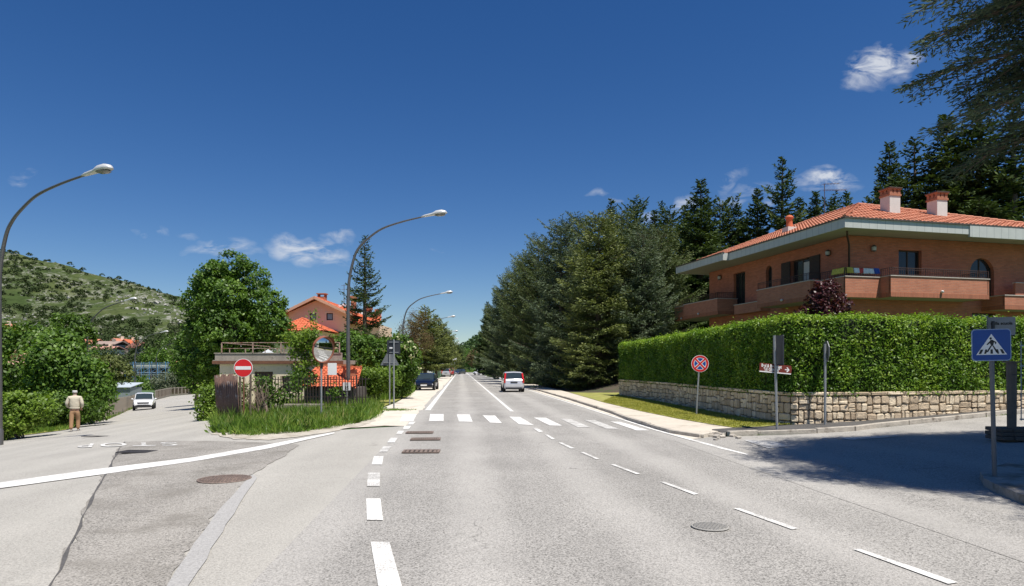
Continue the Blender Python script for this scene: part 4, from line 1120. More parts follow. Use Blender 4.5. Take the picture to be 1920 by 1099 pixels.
def hedge():
    e = empty('hedge', (WL[5].x, WL[5].y, 0), 0, 'long clipped laurel hedge growing on top of the low stone wall', 'hedge'); O = Vector((WL[5].x, WL[5].y, 0))
    pts = line_resample(WL, .25); rs = np.random.RandomState(4); TH = 1.35
    Z0, Z1 = 1.02, 3.2
    nr = []
    for i, p in enumerate(pts):
        d = (pts[min(i + 3, len(pts) - 1)] - pts[max(i - 3, 0)]).normalized(); nn = Vector((d.y, -d.x, 0))
        if nn.dot(Vector((-.6, -.8, 0))) < 0: nn = -nn
        nr.append(nn)
    core = MB(); ring = []
    for p, nn in zip(pts, nr):
        zt = Z1 + .05 * noise.noise(Vector((p.x * .4, p.y * .4, 0)))
        ring.append([tuple(p - O + nn * -.12 + Vector((0, 0, Z0))), tuple(p - O - nn * .10 + Vector((0, 0, zt - .16))), tuple(p - O - nn * .35 + Vector((0, 0, zt - .05))), tuple(p - O - nn * (TH - .12) + Vector((0, 0, zt - .05))), tuple(p - O - nn * (TH - .1) + Vector((0, 0, Z0)))])
    vs = [q for r in ring for q in r]; fs = []; K = 5
    for i in range(len(pts) - 1):
        for k in range(K): fs.append((i * K + k, (i + 1) * K + k, (i + 1) * K + (k + 1) % K, i * K + (k + 1) % K))
    fs += [tuple(range(K)), tuple((len(pts) - 1) * K + k for k in reversed(range(K)))]
    core.add(vs, fs); core.build('stem', ML_laurel_core, e)  # solid core, not stems; shade between the leaves put into its near-black colour
    P_, N_, = [], []
    def bump(q): return .11 * noise.noise(Vector((q[0] * .9, q[1] * .9, q[2] * 1.1))) + .04 * noise.noise(Vector((q[0] * 3, q[1] * 3, q[2] * 3)))
    npt = len(pts)
    A = np.array([tuple(p - O) for p in pts]); Nn = np.array([tuple(q) for q in nr])
    def sample(n, face):
        i = rs.rand(n) * (npt - 1.001); k = i.astype(int); f = (i - k)[:, None]; a = A[k] * (1 - f) + A[k + 1] * f; nn = unit(Nn[k] * (1 - f) + Nn[k + 1] * f)
        if face == 'front':
            z = Z0 - .08 + rs.rand(n) * (Z1 - Z0 + .08); d = np.zeros(n) - .04 - np.clip((z - Z1 + .14) / .14, 0, 1) ** 2 * .09; p = a + nn * d[:, None]; p[:, 2] = z; no = nn.copy()
        elif face == 'top':
            d = -rs.rand(n) * TH; p = a + nn * d[:, None]; p[:, 2] = Z1 + .0 - np.clip((d + .14) / .14, 0, 1) ** 2 * .07; no = np.tile([0, 0, 1.0], (n, 1))
        else:
            d = -TH + rs.rand(n) * .05; p = a + nn * d[:, None]; p[:, 2] = Z0 + rs.rand(n) * (Z1 - Z0); no = -nn
        return p, no
    for n, face in ((88000, 'front'), (30000, 'top'), (6000, 'back')):
        p, no = sample(n, face); P_.append(p); N_.append(no)
    # the free left end
    n = 4000; d0 = (WL[1] - WL[0]).normalized(); p = np.zeros((n, 3)); dd = rs.rand(n) * TH
    p[:] = A[0]; p += -Nn[0] * dd[:, None]; p[:, 2] = Z0 + rs.rand(n) * (Z1 - Z0); P_.append(p); N_.append(np.tile(tuple(-d0), (n, 1)))
    P = np.concatenate(P_); N = np.concatenate(N_); O_ = np.array(tuple(O))
    keep = np.array([noise.noise(Vector(tuple((q + O_) * np.array([1.5, 1.5, 2.2])))) > -.36 or rs.rand() < .45 for q in P]); P = P[keep]; N = N[keep]; n = len(P)
    bp = np.array([bump(q + np.array(tuple(O))) for q in P]); P = P + N * (bp + rs.normal(size=n) * .06)[:, None]
    up_ = rs.rand(n) < .05; P[up_, 2] += np.where(P[up_, 2] > Z1 - .12, np.abs(rs.normal(size=up_.sum())) * .09, 0)
    nrm = unit(N * .55 + rand_dir(rs, n) * .75 + np.array([0, 0, .55])); r = rand_dir(rs, n) + np.array([0, 0, .4]); D = unit(r - nrm * (r * nrm).sum(1, keepdims=True)); S = np.cross(nrm, D)
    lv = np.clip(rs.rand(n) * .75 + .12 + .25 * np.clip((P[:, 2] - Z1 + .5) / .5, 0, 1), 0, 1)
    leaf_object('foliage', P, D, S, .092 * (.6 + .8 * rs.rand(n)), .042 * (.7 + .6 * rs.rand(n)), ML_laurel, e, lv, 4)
hedge()
# ================================================================ STREET LAMPS
M_steel = pm('lamp_steel', (.16, .155, .15), .45, .2, 5, metal=.6)
M_alu = pm('pale_aluminium', (.62, .62, .60), .35, .08, 4, metal=.25)
M_galv = pm('galvanised_post', (.36, .37, .37), .45, .15, 8, metal=.5)
M_darkback = pm('sign_back_dark', (.035, .038, .045), .5, .1, 6)
M_greyback = pm('sign_back_grey', (.16, .17, .18), .5, .12, 5)
M_lens = pm('lamp_lens', (.20, .20, .19), .15, .05, 4)
def lamp_proto(loc, rz, label):
    e = empty('street_lamp', loc, rz, label, 'street lamp', 'tall curved street lamps along the roads')
    prof = [(0, -.3), (0, 2.0), (0, 4.9), (.06, 5.95), (.3, 6.95), (.55, 7.4), (.95, 7.78), (1.63, 8.22), (2.6, 8.52), (3.55, 8.72)]
    rad = [.105, .095, .075, .066, .058, .054, .05, .046, .04, .034]
    def cr(a, b, c, d, t): return .5 * (2 * b + (c - a) * t + (2 * a - 5 * b + 4 * c - d) * t * t + (3 * b - a - 3 * c + d) * t ** 3)
    P2, R2 = [], []
    for i in range(len(prof) - 1):
        q = [prof[max(0, i - 1)], prof[i], prof[i + 1], prof[min(len(prof) - 1, i + 2)]]
        for k in range(5): t = k / 5; P2.append((cr(*[u[0] for u in q], t), cr(*[u[1] for u in q], t))); R2.append(rad[i] * (1 - t) + rad[i + 1] * t)
    P2.append(prof[-1]); R2.append(rad[-1])
    m = MB(); m.tube([(x, 0, z) for x, z in P2], R2, 12); m.lathe([(.125, -.3), (.125, .5), (.10, .56)], 12); m.b6(-.02, .02, -.13, -.09, .9, 1.25); m.build('pole', M_steel, e)
    h = MB()   # cobra head: lofted half shell
    st = [(3.45, .05, .045, 8.70), (3.6, .085, .075, 8.73), (3.95, .11, .095, 8.79), (4.0, .125, .10, 8.80), (4.15, .17, .16, 8.83), (4.4, .18, .165, 8.86), (4.58, .13, .11, 8.87), (4.66, .03, .03, 8.86)]
    vs = []; n = 12
    for x, w, hh, z in st:
        for k in range(n):
            a = 2 * math.pi * k / n; zz = math.sin(a) * hh; vs.append((x, math.cos(a) * w, z + (zz if zz > 0 else zz * .45)))
    fs = [(i * n + k, i * n + (k + 1) % n, (i + 1) * n + (k + 1) % n, (i + 1) * n + k) for i in range(len(st) - 1) for k in range(n)] + [tuple(range(n - 1, -1, -1)), tuple((len(st) - 1) * n + k for k in range(n))]
    h.add(vs, fs, True); ho = h.build('lamp_head', M_alu, e)
    l = MB(); vs = []
    for x, w, d in ((4.05, .10, .02), (4.2, .15, .07), (4.42, .15, .07), (4.58, .08, .02)):
        for k in range(7):
            a = math.pi + math.pi * k / 6; vs.append((x, math.cos(a) * w, 8.79 + math.sin(a) * d))
    l.add(vs, [(i * 7 + k, i * 7 + k + 1, (i + 1) * 7 + k + 1, (i + 1) * 7 + k) for i in range(3) for k in range(6)], True); l.build('lens', M_lens, ho)
    return e
def copy_tree(o, parent=None):
    c = o.copy(); COL.objects.link(c); c.parent = parent
    for ch in list(o.children): copy_tree(ch, c)
    return c
lamps = [(653, 30.9, -6, 'street lamp nearest the zebra crossing, its tall dark pole behind the convex mirror'), (755, 62, 2, 'street lamp behind the elder bush, second along the main road'),
         (790, 91, 4, 'third street lamp of the main road, in front of the brownish conifers'), (813, 127, 4, 'fourth street lamp of the main road, beyond the parked dark hatchback'),
         (823, 160, 4, 'fifth street lamp of the main road, near the silver parked estate car'), (831, 190, 4, 'farthest street lamp on the left side of the main road'),
         (-2, 22.2, -15, 'street lamp at the left edge of the photo, over the brambles'), (163, 51, -15, 'street lamp just right of the walking man'),
         (253, 88, -5, 'street lamp behind the white car on the side road'), (293, 124, 0, 'farthest street lamp of the side road, before the scaffolded building')]
lp = None
for px, y, rz, lab in lamps:
    x = (px - CX) / F * y; loc = (x, y, hgt(x, y))
    if lp is None: lp = lamp_proto(loc, R(rz), lab)
    else:
        c = copy_tree(lp); c.location = loc; c.rotation_euler = (0, 0, R(rz)); c['label'] = lab

# ================================================================ SIGNS
M_red = pm('sign_red', (.62, .012, .015), .35, .06, 3)
M_blue = pm('sign_blue', (.006, .062, .33), .35, .08, 3)
M_wht = pm('sign_white', (.78, .78, .76), .4, .05, 3)
M_blk = pm('sign_black', (.012, .012, .012), .5, .1, 3)
M_brownsign = pm('sign_brown', (.17, .028, .016), .4, .08, 3)
M_rustpole = pm('rusty_pole', (.17, .075, .04), .8, .35, 9)
def post(e, h, r=.03, lean=(0, 0), mat=None, z0=-.3):
    m = MB(); m.tube([(0, 0, z0), (lean[0] * .5, lean[1] * .5, h * .5), (lean[0], lean[1], h)], r, 10); m.lathe([(r + .004, 0), (r + .004, .004)], 10, Matrix.Translation((lean[0], lean[1], h - .005))); return m.build('post', mat or M_galv, e)
def face_frame(x, y, z, yaw=0.0, roll=0.0):
    """panel frame: local x right, y up, z towards the camera side (yaw turns it)"""
    return Matrix.Translation((x, y, z)) @ Matrix.Rotation(yaw, 4, 'Z') @ Matrix.Rotation(R(90), 4, 'X') @ Matrix.Rotation(roll, 4, 'Z')
def plate(e, name, poly, M, mat, d0=0, d1=.004, parent=None):
    m = MB(); m.prism(poly, M, d0, d1); return m.build(name, mat, parent or e)

# no entry
def no_entry():
    p = gx(457, 22); e = empty('no_entry_sign', p, 0, 'round red no entry sign with white bar on a rusty pole in the long grass', 'road sign')
    zc_ = zat(690, 22) - p.z; post(e, zc_ + .25, .028, mat=M_rustpole); M = face_frame(0, -.035, zc_, R(4))
    q = plate(e, 'panel', circle(.305, 40), M, M_wht, -.01, .0); plate(e, 'red_disc', circle(.288, 40), M, M_red, .001, .004, q)
    plate(e, 'bar', rrect(.50, .112, .006, 2), M, M_wht, .005, .008, q)
no_entry()
# convex mirror
def mirror():
    y = 22.3; p = gx(602.5, y); e = empty('convex_mirror', p, 0, 'oval convex traffic mirror with brown rim on a grey post beside the road', 'traffic mirror')
    zc_ = zat(656, y) - p.z; cx_ = (608 - 602.5) / F * y; post(e, zc_ - .44, .032)
    b = MB(); b.bar((0, 0, zc_ - .62), (.03, -.03, zc_ - .42), .07, .07); b.build('bracket', M_blk, e)
    M = Matrix.Translation((cx_, -.1, zc_)) @ Matrix.Rotation(R(56), 4, 'Z') @ Matrix.Rotation(R(90 + 9), 4, 'X')
    prof = [(.001, .062), (.08, .059), (.16, .050), (.23, .036), (.29, .020), (.335, .006)]
    m = MB(); S = Matrix.Diagonal((1.2, 1.2, 1, 1)); m.lathe(prof, 48, M @ S)
    mm = bpy.data.materials.new('mirror_glass'); mm.use_nodes = True; bs = mm.node_tree.nodes['Principled BSDF']; bs.inputs['Metallic'].default_value = 1; bs.inputs['Roughness'].default_value = .03; bs.inputs['Base Color'].default_value = (.60, .61, .60, 1)
    m.build('mirror', mm, e)
    r = MB(); r.lathe([(.33, .0), (.35, .03), (.372, .03), (.378, -.02), (.36, -.05), (.001, -.07)], 48, M @ S); r.build('rim', pm('mirror_rim', (.26, .09, .05), .55, .15, 5), e)
    hd = MB(); pts = []
    for k in range(25):
        a = R(20 + 140 * k / 24); pts.append((math.cos(a) * .46, math.sin(a) * .46))
    vs = [M @ Vector((x, yy, -.04)) for x, yy in pts] + [M @ Vector((x * 1.01, yy * 1.02, .16 * math.sin(math.pi * i / 24) + .03)) for i, (x, yy) in enumerate(pts)]
    hd.add(vs, [(k, k + 1, 25 + k + 1, 25 + k) for k in range(24)], True); hd.build('hood', pm('mirror_rim', (.26, .09, .05)), e)
    w = MB(); w.prism(rrect(.30, .40, .01, 2), face_frame((622 - 602.5) / F * y, .06, zat(692, y) - p.z, 0), -.01, .005); w.build('notice_board', M_wht, e)
mirror()
# kilometre plate
def km():
    y = 27.5; p = gx(650.5, y); e = empty('kilometre_marker', p, 0, 'small white kilometre plate with 1 over 25 in front of the lamp post', 'road sign')
    zc_ = zat(724.5, y) - p.z; post(e, zc_ + .15, .022); M = face_frame(0, -.03, zc_)
    q = plate(e, 'panel', rrect(.31, .33, .01, 2), M, M_wht, 0, .004)
    text_obj('number', '1', .14, M @ Matrix.Translation((0, .085, .006)), M_blk, q, bold=.004); text_obj('number', '25', .16, M @ Matrix.Translation((0, -.075, .006)), M_blk, q, bold=.006)
    plate(e, 'divider', [(-.07, 0), (.07, 0), (.07, .012), (-.07, .012)], M, M_blk, .005, .006, q)
km()
wp = gx(647, 32.4)
e = empty('house_plate', (wp.x, wp.y, wp.z), 0, 'small white notice board behind the first lamp post, before the red shed roof', 'sign')
M = face_frame(0, 0, zat(702.5, 32.4) - wp.z); post(e, zat(702.5, 32.4) - wp.z - .05, .015); q = plate(e, 'panel', rrect(.36, .2, .01, 2), M, M_wht, .01, .016)
# signs seen from behind
def back_sign():
    y = 28.6; p = gx(738.5, y); e = empty('square_sign', p, 0, 'grey post carrying a dark square sign seen from behind, standing on the pale shoulder', 'road sign')
    zt = zat(638, y) - p.z; post(e, zt + .03, .035); M = face_frame(-.02, .045, zat(651, y) - p.z, R(-4)); q = plate(e, 'panel', rrect(.58, .60, .03, 3), M, M_darkback, -.006, .0)
    c = MB(); c.bar((-.2, .03, zt - .08), (.2, .03, zt - .08), .03); c.build('clamp', M_galv, e); c = MB(); c.bar((-.2, .03, zt - .52), (.2, .03, zt - .52), .03); c.build('clamp', M_galv, e)
    s = MB(); s.b6(-.19, -.06, -.0, .012, zt - .36, zt - .30); s.build('sticker', M_wht, e)
    y = 32; p = gx(730.5, y); e = empty('triangular_sign', p, 0, 'paler post with a grey triangular sign seen from behind, standing in the grass', 'road sign')
    zc_ = zat(684, y) - p.z; post(e, zc_ + .75, .034, mat=M_galv)
    M = face_frame(0, .04, zc_, R(-3)); tri = [(-.45, 0), (-.42, -.03), (.42, -.03), (.45, 0), (.03, .77), (-.03, .77)]; plate(e, 'panel', tri, M, M_greyback, -.006, 0)
    c = MB(); c.bar((-.3, .03, zc_ + .1), (.3, .03, zc_ + .1), .03); c.build('clamp', M_galv, e)
back_sign()
def no_stopping():
    p = gr(1305, 778, .1); y = p.y; e = empty('no_stopping_sign', p, 0, 'round no stopping sign, blue with red cross and rim, on the grass verge', 'road sign')
    zc_ = zat(682, y) - p.z; ln = (7 / F * y, 0); post(e, zc_ + .1, .03, ln); M = face_frame(ln[0], -.04, zc_, R(-6), R(-2)); r = .30
    q = plate(e, 'panel', circle(r, 44), M, M_wht, -.008, 0); 
    def ring(r0, r1, mat, d, nm):
        m = MB(); a = circle(r0, 44); b = circle(r1, 44); vs = [M @ Vector((x, yy, d)) for x, yy in a] + [M @ Vector((x, yy, d)) for x, yy in b]
        m.add(vs, [(k, (k + 1) % 44, 44 + (k + 1) % 44, 44 + k) for k in range(44)]); m.build(nm, mat, q)
    ring(r * .95, r * .72, M_red, .003, 'red_ring'); plate(e, 'blue_disc', circle(r * .65, 40), M, M_blue, .001, .003, q)
    for a in (45, -45):
        Mr = M @ Matrix.Rotation(R(a), 4, 'Z'); L = r * .74; plate(e, 'white_bar', [(-L, -.05), (L, -.05), (L, .05), (-L, .05)], Mr, M_wht, .0036 + (a > 0) * .0002, .0042 + (a > 0) * .0002, q); plate(e, 'red_bar', [(-L, -.028), (L, -.028), (L, .028), (-L, .028)], Mr, M_red, .005 + (a > 0) * .0002, .006 + (a > 0) * .0002, q)
no_stopping()
def bb():
    p = gr(1457.5, 805, .1); y = p.y; e = empty('direction_sign', p, 0, 'leaning post with brown Bed & Breakfast arrow sign below a dark panel', 'road sign')
    zt = zat(629, y) - p.z; ln = (-5.5 / F * y, 0); post(e, zt, .033, ln)
    zc_ = zat(691.5, y) - p.z; yaw = R(22); M = face_frame(-.02, .05, zc_, yaw, R(-4.3)); w, h = 1.10, .235
    q = plate(e, 'panel', [(-w / 2, -h / 2), (w / 2 - .02, -h / 2), (w / 2, h * .1), (w / 2 - .03, h / 2), (-w / 2, h / 2)], M, M_brownsign, -.006, 0)
    plate(e, 'white_edge', [(-w / 2, -h / 2), (w / 2 - .02, -h / 2), (w / 2 - .02, -h / 2 + .028), (-w / 2, -h / 2 + .028)], M, M_wht, .001, .003, q)
    text_obj('lettering', 'Bed & Breakfast', .115, M @ Matrix.Translation((-.15, .055, .003)), M_wht, q, bold=.003, sx=.93)
    text_obj('lettering', '"LE GEMME"', .105, M @ Matrix.Translation((-.14, -.038, .003)), M_wht, q, bold=.003)
    plate(e, 'arrow', [(.31, -.012), (.41, -.012), (.365, -.06), (.395, -.07), (.47, 0), (.395, .07), (.365, .06), (.41, .012), (.31, .012)], M, M_wht, .001, .003, q)
    Mb = face_frame(.04, .07, zat(657, y) - p.z, R(-88)); plate(e, 'dark_panel', rrect(.62, .80, .02, 3), Mb, M_darkback, -.03, 0)
bb()
def octagon():
    p = gr(1547, 796, .1); y = p.y; e = empty('stop_sign', p, 0, 'octagonal stop sign seen from behind on a grey post before the hedge', 'road sign')
    zt = zat(645, y) - p.z; post(e, zt, .033); M = face_frame(.09, .16, zat(659, y) - p.z, R(-98)); plate(e, 'panel', circle(.31, 8, a0=22.5, a1=382.5), M, M_greyback, -.02, 0)
octagon()
def ped():
    p = gr(1866, 893, .12); y = p.y; e = empty('pedestrian_crossing_sign', p, 0, 'blue square pedestrian crossing sign with white triangle on a dark leaning post', 'road sign')
    ln = (-9 / F * y, 0); zc_ = zat(647, y) - p.z; post(e, zc_ + .2, .03, ln, pm('shaded_post', (.13, .135, .14), .5, .15, 6)); s = .51
    M = face_frame(ln[0] - .015, -.04, zc_, R(-9), R(1.0)); q = plate(e, 'panel', rrect(s + .02, s * .88 + .02, .05, 5), M, pm('sign_edge', (.25, .33, .5), .4), -.008, 0); plate(e, 'blue_field', rrect(s - .005, s * .88 - .005, .045, 5), M, pm('sign_blue_shaded', (.004, .055, .27), .4, .1, 3), .001, .003, q)  # blue field and post darkened in colour for the shade they stand in
    M = M @ Matrix.Scale(.88, 4); T = [(-.235, -.165), (.235, -.165), (0, .185)]; plate(e, 'white_triangle', T, M, M_wht, .004, .005, q)
    k = MB(); d0, d1 = .006, .007; P = lambda poly: k.prism(poly, M, d0, d1)
    P(circle(.019, 14, -.012, .108)); P([(-.018, .08), (.012, .088), (.040, .055), (.026, -.005), (-.008, -.005), (-.022, .02)])
    P([(.012, .085), (.075, .045), (.068, .012), (.052, .014), (.055, .036), (.012, .055)]); P([(-.014, .078), (-.075, .01), (-.062, -.002), (-.004, .05)])
    P([(-.010, -.004), (.012, -.004), (-.052, -.115), (-.082, -.128), (-.078, -.112)]); P([(.006, -.002), (.026, -.006), (.092, -.112), (.098, -.13), (.07, -.13)])
    for x0, x1, sk in ((-.20, -.16, .035), (-.115, -.085, .018), (-.018, .018, 0), (.085, .115, -.018), (.16, .20, -.035)):
        P([(x0, -.148), (x1, -.148), (x1 + sk, -.075), (x0 + sk, -.075)])
    k.build('walking_figure', M_blk, q)
ped()
def street_name():
    y = 13.2; p = gx(1862, y); e = empty('street_name_sign', (p.x, p.y, p.z), 0, 'grey street name board reading della scuola, half hidden behind the blue sign', 'street sign')
    zc_ = zat(612, y) - p.z; post(e, zc_ + .1, .028, mat=M_darkback); M = face_frame((1875 - 1862) / F * y, -.04, zc_, R(-20), 0)
    q = plate(e, 'panel', rrect(.46, .36, .01, 2), M, pm('sign_grey_face', (.30, .30, .30), .6, .08, 5), -.02, 0); text_obj('lettering', 'della scuola', .082, M @ Matrix.Translation((.0, .055, .002)), M_blk, q, bold=.003, sx=.95)
    s = MB(); s.prism(rrect(.10, .36, .005, 2), face_frame((1851.5 - 1862) / F * y, .0, zc_ + .015, R(50)), -.01, 0); s.build('side_panel', M_greyback, e)
street_name()

# ================================================================ GATE CORNER (right edge)
M_oldwood = pm('old_concrete_post', (.15, .125, .10), .9, .25, 5, .5, 25)
gp = gx(1897, 14.2); e = empty('gate_pillar', gp, R(8), 'weathered grey gate pillar at the right edge, on a rough stone footing', 'gate pillar')
m = MB(); zt = zat(680, 14.2) - gp.z; m.tube([(0, 0, -.1), (0, 0, .3), (.0, 0, .9), (-.01, 0, zt)], [.10, .085, .09, .095], 8, smooth=False); m.b6(-.12, .12, -.12, .12, zt, zt + .03); m.build('pillar', M_oldwood, e)
m = MB(); m.tube([(-.14, -.14, zt - .25), (.14, -.14, zt - .26)], .008, 5); m.build('wire', M_iron, e)
cp = gx(1930, 14.4); e = empty('stone_footing', cp, 0, 'dark stepped stone footing below the gate at the right edge', 'footing')
rr = random.Random(6); m = MB()
for k in range(3):
    for i in range(7): m.box((-.75 + i * .26 + rr.uniform(-.03, .03) + k * .03, rr.uniform(-.03, .03) - .14 + .05 * k, .05 + k * .085), (.24, .55, .08), rz=rr.uniform(-.08, .08))
m.build('stones', pm('dark_stone', (.10, .085, .07), .9, .3, 4, .5, 20), e, bevel=.015)
gg = gx(1925, 14.9); e = empty('metal_gate', gg, R(4), 'pale blue-grey metal gate with upright bars at the right edge, beside the pillar', 'gate')
zt = zat(640, 14.9) - gg.z; m = MB()
for i in range(26): m.tube([(-.13 + i * .12, 0, .35), (-.13 + i * .12, 0, zt)], .012, 6)
m.build('bars', pm('gate_paint', (.30, .36, .38), .5, .12, 4), e)
m = MB()
for z in (.38, zt - .55, zt - .1): m.bar((-.17, -.02, z), (2.95, -.02, z), .035, .03)
m.build('frame', pm('gate_paint', (.3, .36, .38)), e)
drape('corner_pavement', [pxpoly([(1838, 899), (1850, 892), (1888, 882), (2100, 878), (2150, 1000), (1990, 962), (1925, 949), (1868, 925), (1845, 912)])], .12, pm('worn_concrete', (.34, .31, .27), .9, .2, 1.5, .5, 20, dirt=((.15, .13, .10), .5)), .5, .15)

# ================================================================ CARS
M_tyre = pm('tyre', (.015, .015, .015), .8, .2, 10); M_rim = pm('rim', (.42, .42, .43), .3, .1, 6, metal=.7); M_carglass = pm('car_glass', (.03, .042, .045), .05, .1, 3, spec=.9)
M_plastic = pm('bumper_plastic', (.025, .025, .027), .6, .1, 6); M_tail = pm('tail_light', (.55, .012, .012), .2, .1, 5, coat=.5); M_head = pm('head_light', (.60, .62, .64), .12, .1, 5, coat=.8, metal=.3)
def car_paint(nm, c, metal=.0): return pm('car_paint_' + nm, c, .28, .03, 2, metal=metal, coat=.9)
KINDS = {
 'hatch': dict(L=3.55, W=1.60, H=1.54, st=[(0, .42, .60, .60, .84, 0), (.012, .30, .88, .90, .93, 0), (.03, .24, .96, .99, .97, 0), (.085, .22, .97, 1.46, .985, .80), (.13, .2, .97, 1.53, .99, .82), (.30, .2, .95, 1.55, 1, .82), (.36, .2, .95, 1.55, 1, .82), (.385, .2, .945, 1.55, 1, .82), (.60, .2, .93, 1.52, 1, .81), (.66, .2, .93, 1.48, 1, .80), (.80, .2, .93, .97, .99, 0), (.93, .2, .83, .86, .95, 0), (.985, .22, .68, .70, .88, 0), (1, .34, .52, .52, .80, 0)], glass=(3, 9), rg=(2, 3), ws=(9, 10), bp=6, r=.29),
 'compact': dict(L=4.0, W=1.70, H=1.42, st=[(0, .42, .60, .60, .84, 0), (.015, .30, .84, .86, .93, 0), (.05, .24, .92, .95, .97, 0), (.15, .2, .92, 1.34, .985, .76), (.22, .2, .91, 1.41, .99, .78), (.38, .2, .90, 1.43, 1, .79), (.46, .2, .89, 1.43, 1, .79), (.48, .2, .89, 1.425, 1, .79), (.56, .2, .88, 1.40, 1, .78), (.60, .2, .88, 1.36, 1, .77), (.75, .2, .86, .90, .99, 0), (.90, .2, .76, .79, .93, 0), (.98, .22, .60, .62, .82, 0), (1, .34, .46, .46, .70, 0)], glass=(3, 9), rg=(2, 3), ws=(9, 10), bp=6, r=.30),
 'crossover': dict(L=4.1, W=1.78, H=1.62, st=[(0, .46, .68, .68, .84, 0), (.012, .36, .96, .98, .93, 0), (.04, .30, 1.04, 1.07, .97, 0), (.12, .27, 1.04, 1.52, .985, .80), (.18, .26, 1.03, 1.60, .99, .82), (.34, .26, 1.02, 1.62, 1, .82), (.42, .26, 1.01, 1.62, 1, .82), (.44, .26, 1.01, 1.62, 1, .82), (.56, .26, 1.0, 1.59, 1, .81), (.60, .26, 1.0, 1.55, 1, .80), (.745, .26, .99, 1.04, .99, 0), (.90, .26, .92, .97, .95, 0), (.98, .28, .80, .84, .88, 0), (1, .40, .60, .60, .80, 0)], glass=(3, 9), rg=(2, 3), ws=(9, 10), bp=6, r=.33),
 'van': dict(L=4.6, W=1.80, H=1.85, st=[(0, .42, .70, .70, .92, 0), (.01, .30, 1.0, 1.04, .96, 0), (.02, .24, 1.08, 1.12, .98, 0), (.05, .22, 1.08, 1.76, .985, .86), (.1, .2, 1.07, 1.84, .99, .88), (.30, .2, 1.06, 1.85, 1, .88), (.45, .2, 1.05, 1.85, 1, .88), (.47, .2, 1.05, 1.85, 1, .88), (.62, .2, 1.03, 1.80, 1, .87), (.68, .2, 1.03, 1.74, 1, .86), (.84, .2, 1.02, 1.06, .99, 0), (.93, .2, .93, .96, .95, 0), (.985, .22, .78, .80, .88, 0), (1, .36, .56, .56, .82, 0)], glass=(3, 9), rg=(2, 3), ws=(9, 10), bp=6, r=.32)}
def car(kind, name, loc, rz, paint, label, scale=.93, cladding=False, group=None, tall_lights=False):
    K = KINDS[kind]; L, Wd = K['L'], K['W'] / 2; e = empty(name, loc, rz, label, 'van' if kind == 'van' else 'car', group or 'cars parked or driving along the roads'); e.scale = (scale,) * 3
    rings = []
    for (t, zb, zs, zr, wf, wr) in K['st']:
        x = (t - .5) * L; w = Wd * wf; wr = (wr * Wd) if wr else w * .86
        zm = (zb + zs) / 2
        half = [(0, zb), (w * .84, zb), (w * .97, zb + (zs - zb) * .15), (w, zm), (w * .985, zs - .06 if zs - zb > .3 else zs), (w * .95, zs), (wr, max(zs + .004, zr - .07 if zr - zs > .2 else zr - .01)), (wr * .86, zr), (0, zr + .025 if zr > 1.2 else zr + .02)]
        rings.append([(x, y, z) for y, z in half] + [(x, -y, z) for y, z in reversed(half[1:-1])])
    n = len(rings[0]); body = MB(); side = MB(); ws = MB(); rg = MB(); clad = MB()
    for i in range(len(rings) - 1):
        for k in range(n):
            q = [rings[i][k], rings[i][(k + 1) % n], rings[i + 1][(k + 1) % n], rings[i + 1][k]]
            top = k in (6, 7, 8, 9); sd = k in (5, 10); tgt = body
            if i == K['ws'][0] and top: tgt = ws
            elif K['rg'][0] == i and top: tgt = rg
            elif sd and K['glass'][0] <= i < K['glass'][1] and i != K['bp']: tgt = side
            elif cladding and k in (1, 2, 13, 14) : tgt = clad
            tgt.add(q, [(3, 2, 1, 0)], True)
    body.add(rings[0], [tuple(range(n))]); body.add(rings[-1], [tuple(range(n - 1, -1, -1))])
    # pillars and roof rails along the glass
    for s in (1, -1):
        k = 6 if s == 1 else 10
        pts = [rings[i][k] for i in range(2, 11)]; body.tube(pts, .028, 6)
        kk = 8
    bo = body.build('body', paint, e)
    if cladding: clad.build('cladding', M_plastic, e)
    side.build('side_window', M_carglass, e); ws.build('windscreen', M_carglass, e); rg.build('rear_window', M_carglass, e)
    r = K['r']
    for xx in (-.5 + .175, .5 - .185):
        for s in (1, -1):
            M = Matrix.Translation((xx * L, s * (Wd - .10), r)) @ Matrix.Rotation(R(90), 4, 'X')
            a = MB(); a.lathe([(.001, s * -.07), (r * 1.13, s * -.07), (r * 1.15, s * -.112)], 20, M @ Matrix.Translation((0, 0, 0))); a.lathe([(r * 1.15, s * -.112), (r * .9, s * -.112)], 20, M); a.build('wheel_arch', M_plastic, bo)
            w_ = MB(); w_.lathe([(r * .62, s * -.09), (r * .66, s * -.118), (r * .92, s * -.118), (r, s * -.09), (r, .09 * s), (r * .6, .09 * s)], 22, M); wo = w_.build('wheel', M_tyre, e)
            h = MB(); h.lathe([(r * .64, s * -.105), (r * .6, s * -.085), (r * .2, s * -.10), (.001, s * -.11)], 14, M); h.build('rim', M_rim, wo)
    # bumpers, lights, plates
    xf, xr = L / 2, -L / 2; zs = K['st'][-2][2]
    if kind == 'crossover':
        b = MB(); b.prism([(-Wd * .80, .30), (Wd * .80, .30), (Wd * .74, .50), (Wd * .45, .56), (-Wd * .45, .56), (-Wd * .74, .50)], frame((xf - .12, 0, 0), (0, 1, 0), (0, 0, 1), (1, 0, 0)), 0, .15); b.build('front_bumper', M_plastic, e)
        b = MB(); b.prism([(-Wd * .50, .66), (Wd * .50, .66), (Wd * .56, .78), (-Wd * .56, .78)], frame((xf - .12, 0, 0), (0, 1, 0), (0, 0, 1), (1, 0, 0)), 0, .13); b.build('front_grille', M_plastic, e)
    else:
        b = MB(); b.b6(xf - .10, xf + .015, -Wd * .62, Wd * .62, .24, .36); b.build('front_bumper', M_plastic, e)
        b = MB(); b.b6(xf - .06, xf + .006, -Wd * .34, Wd * .34, .50, .62); b.build('front_grille', M_plastic, e)
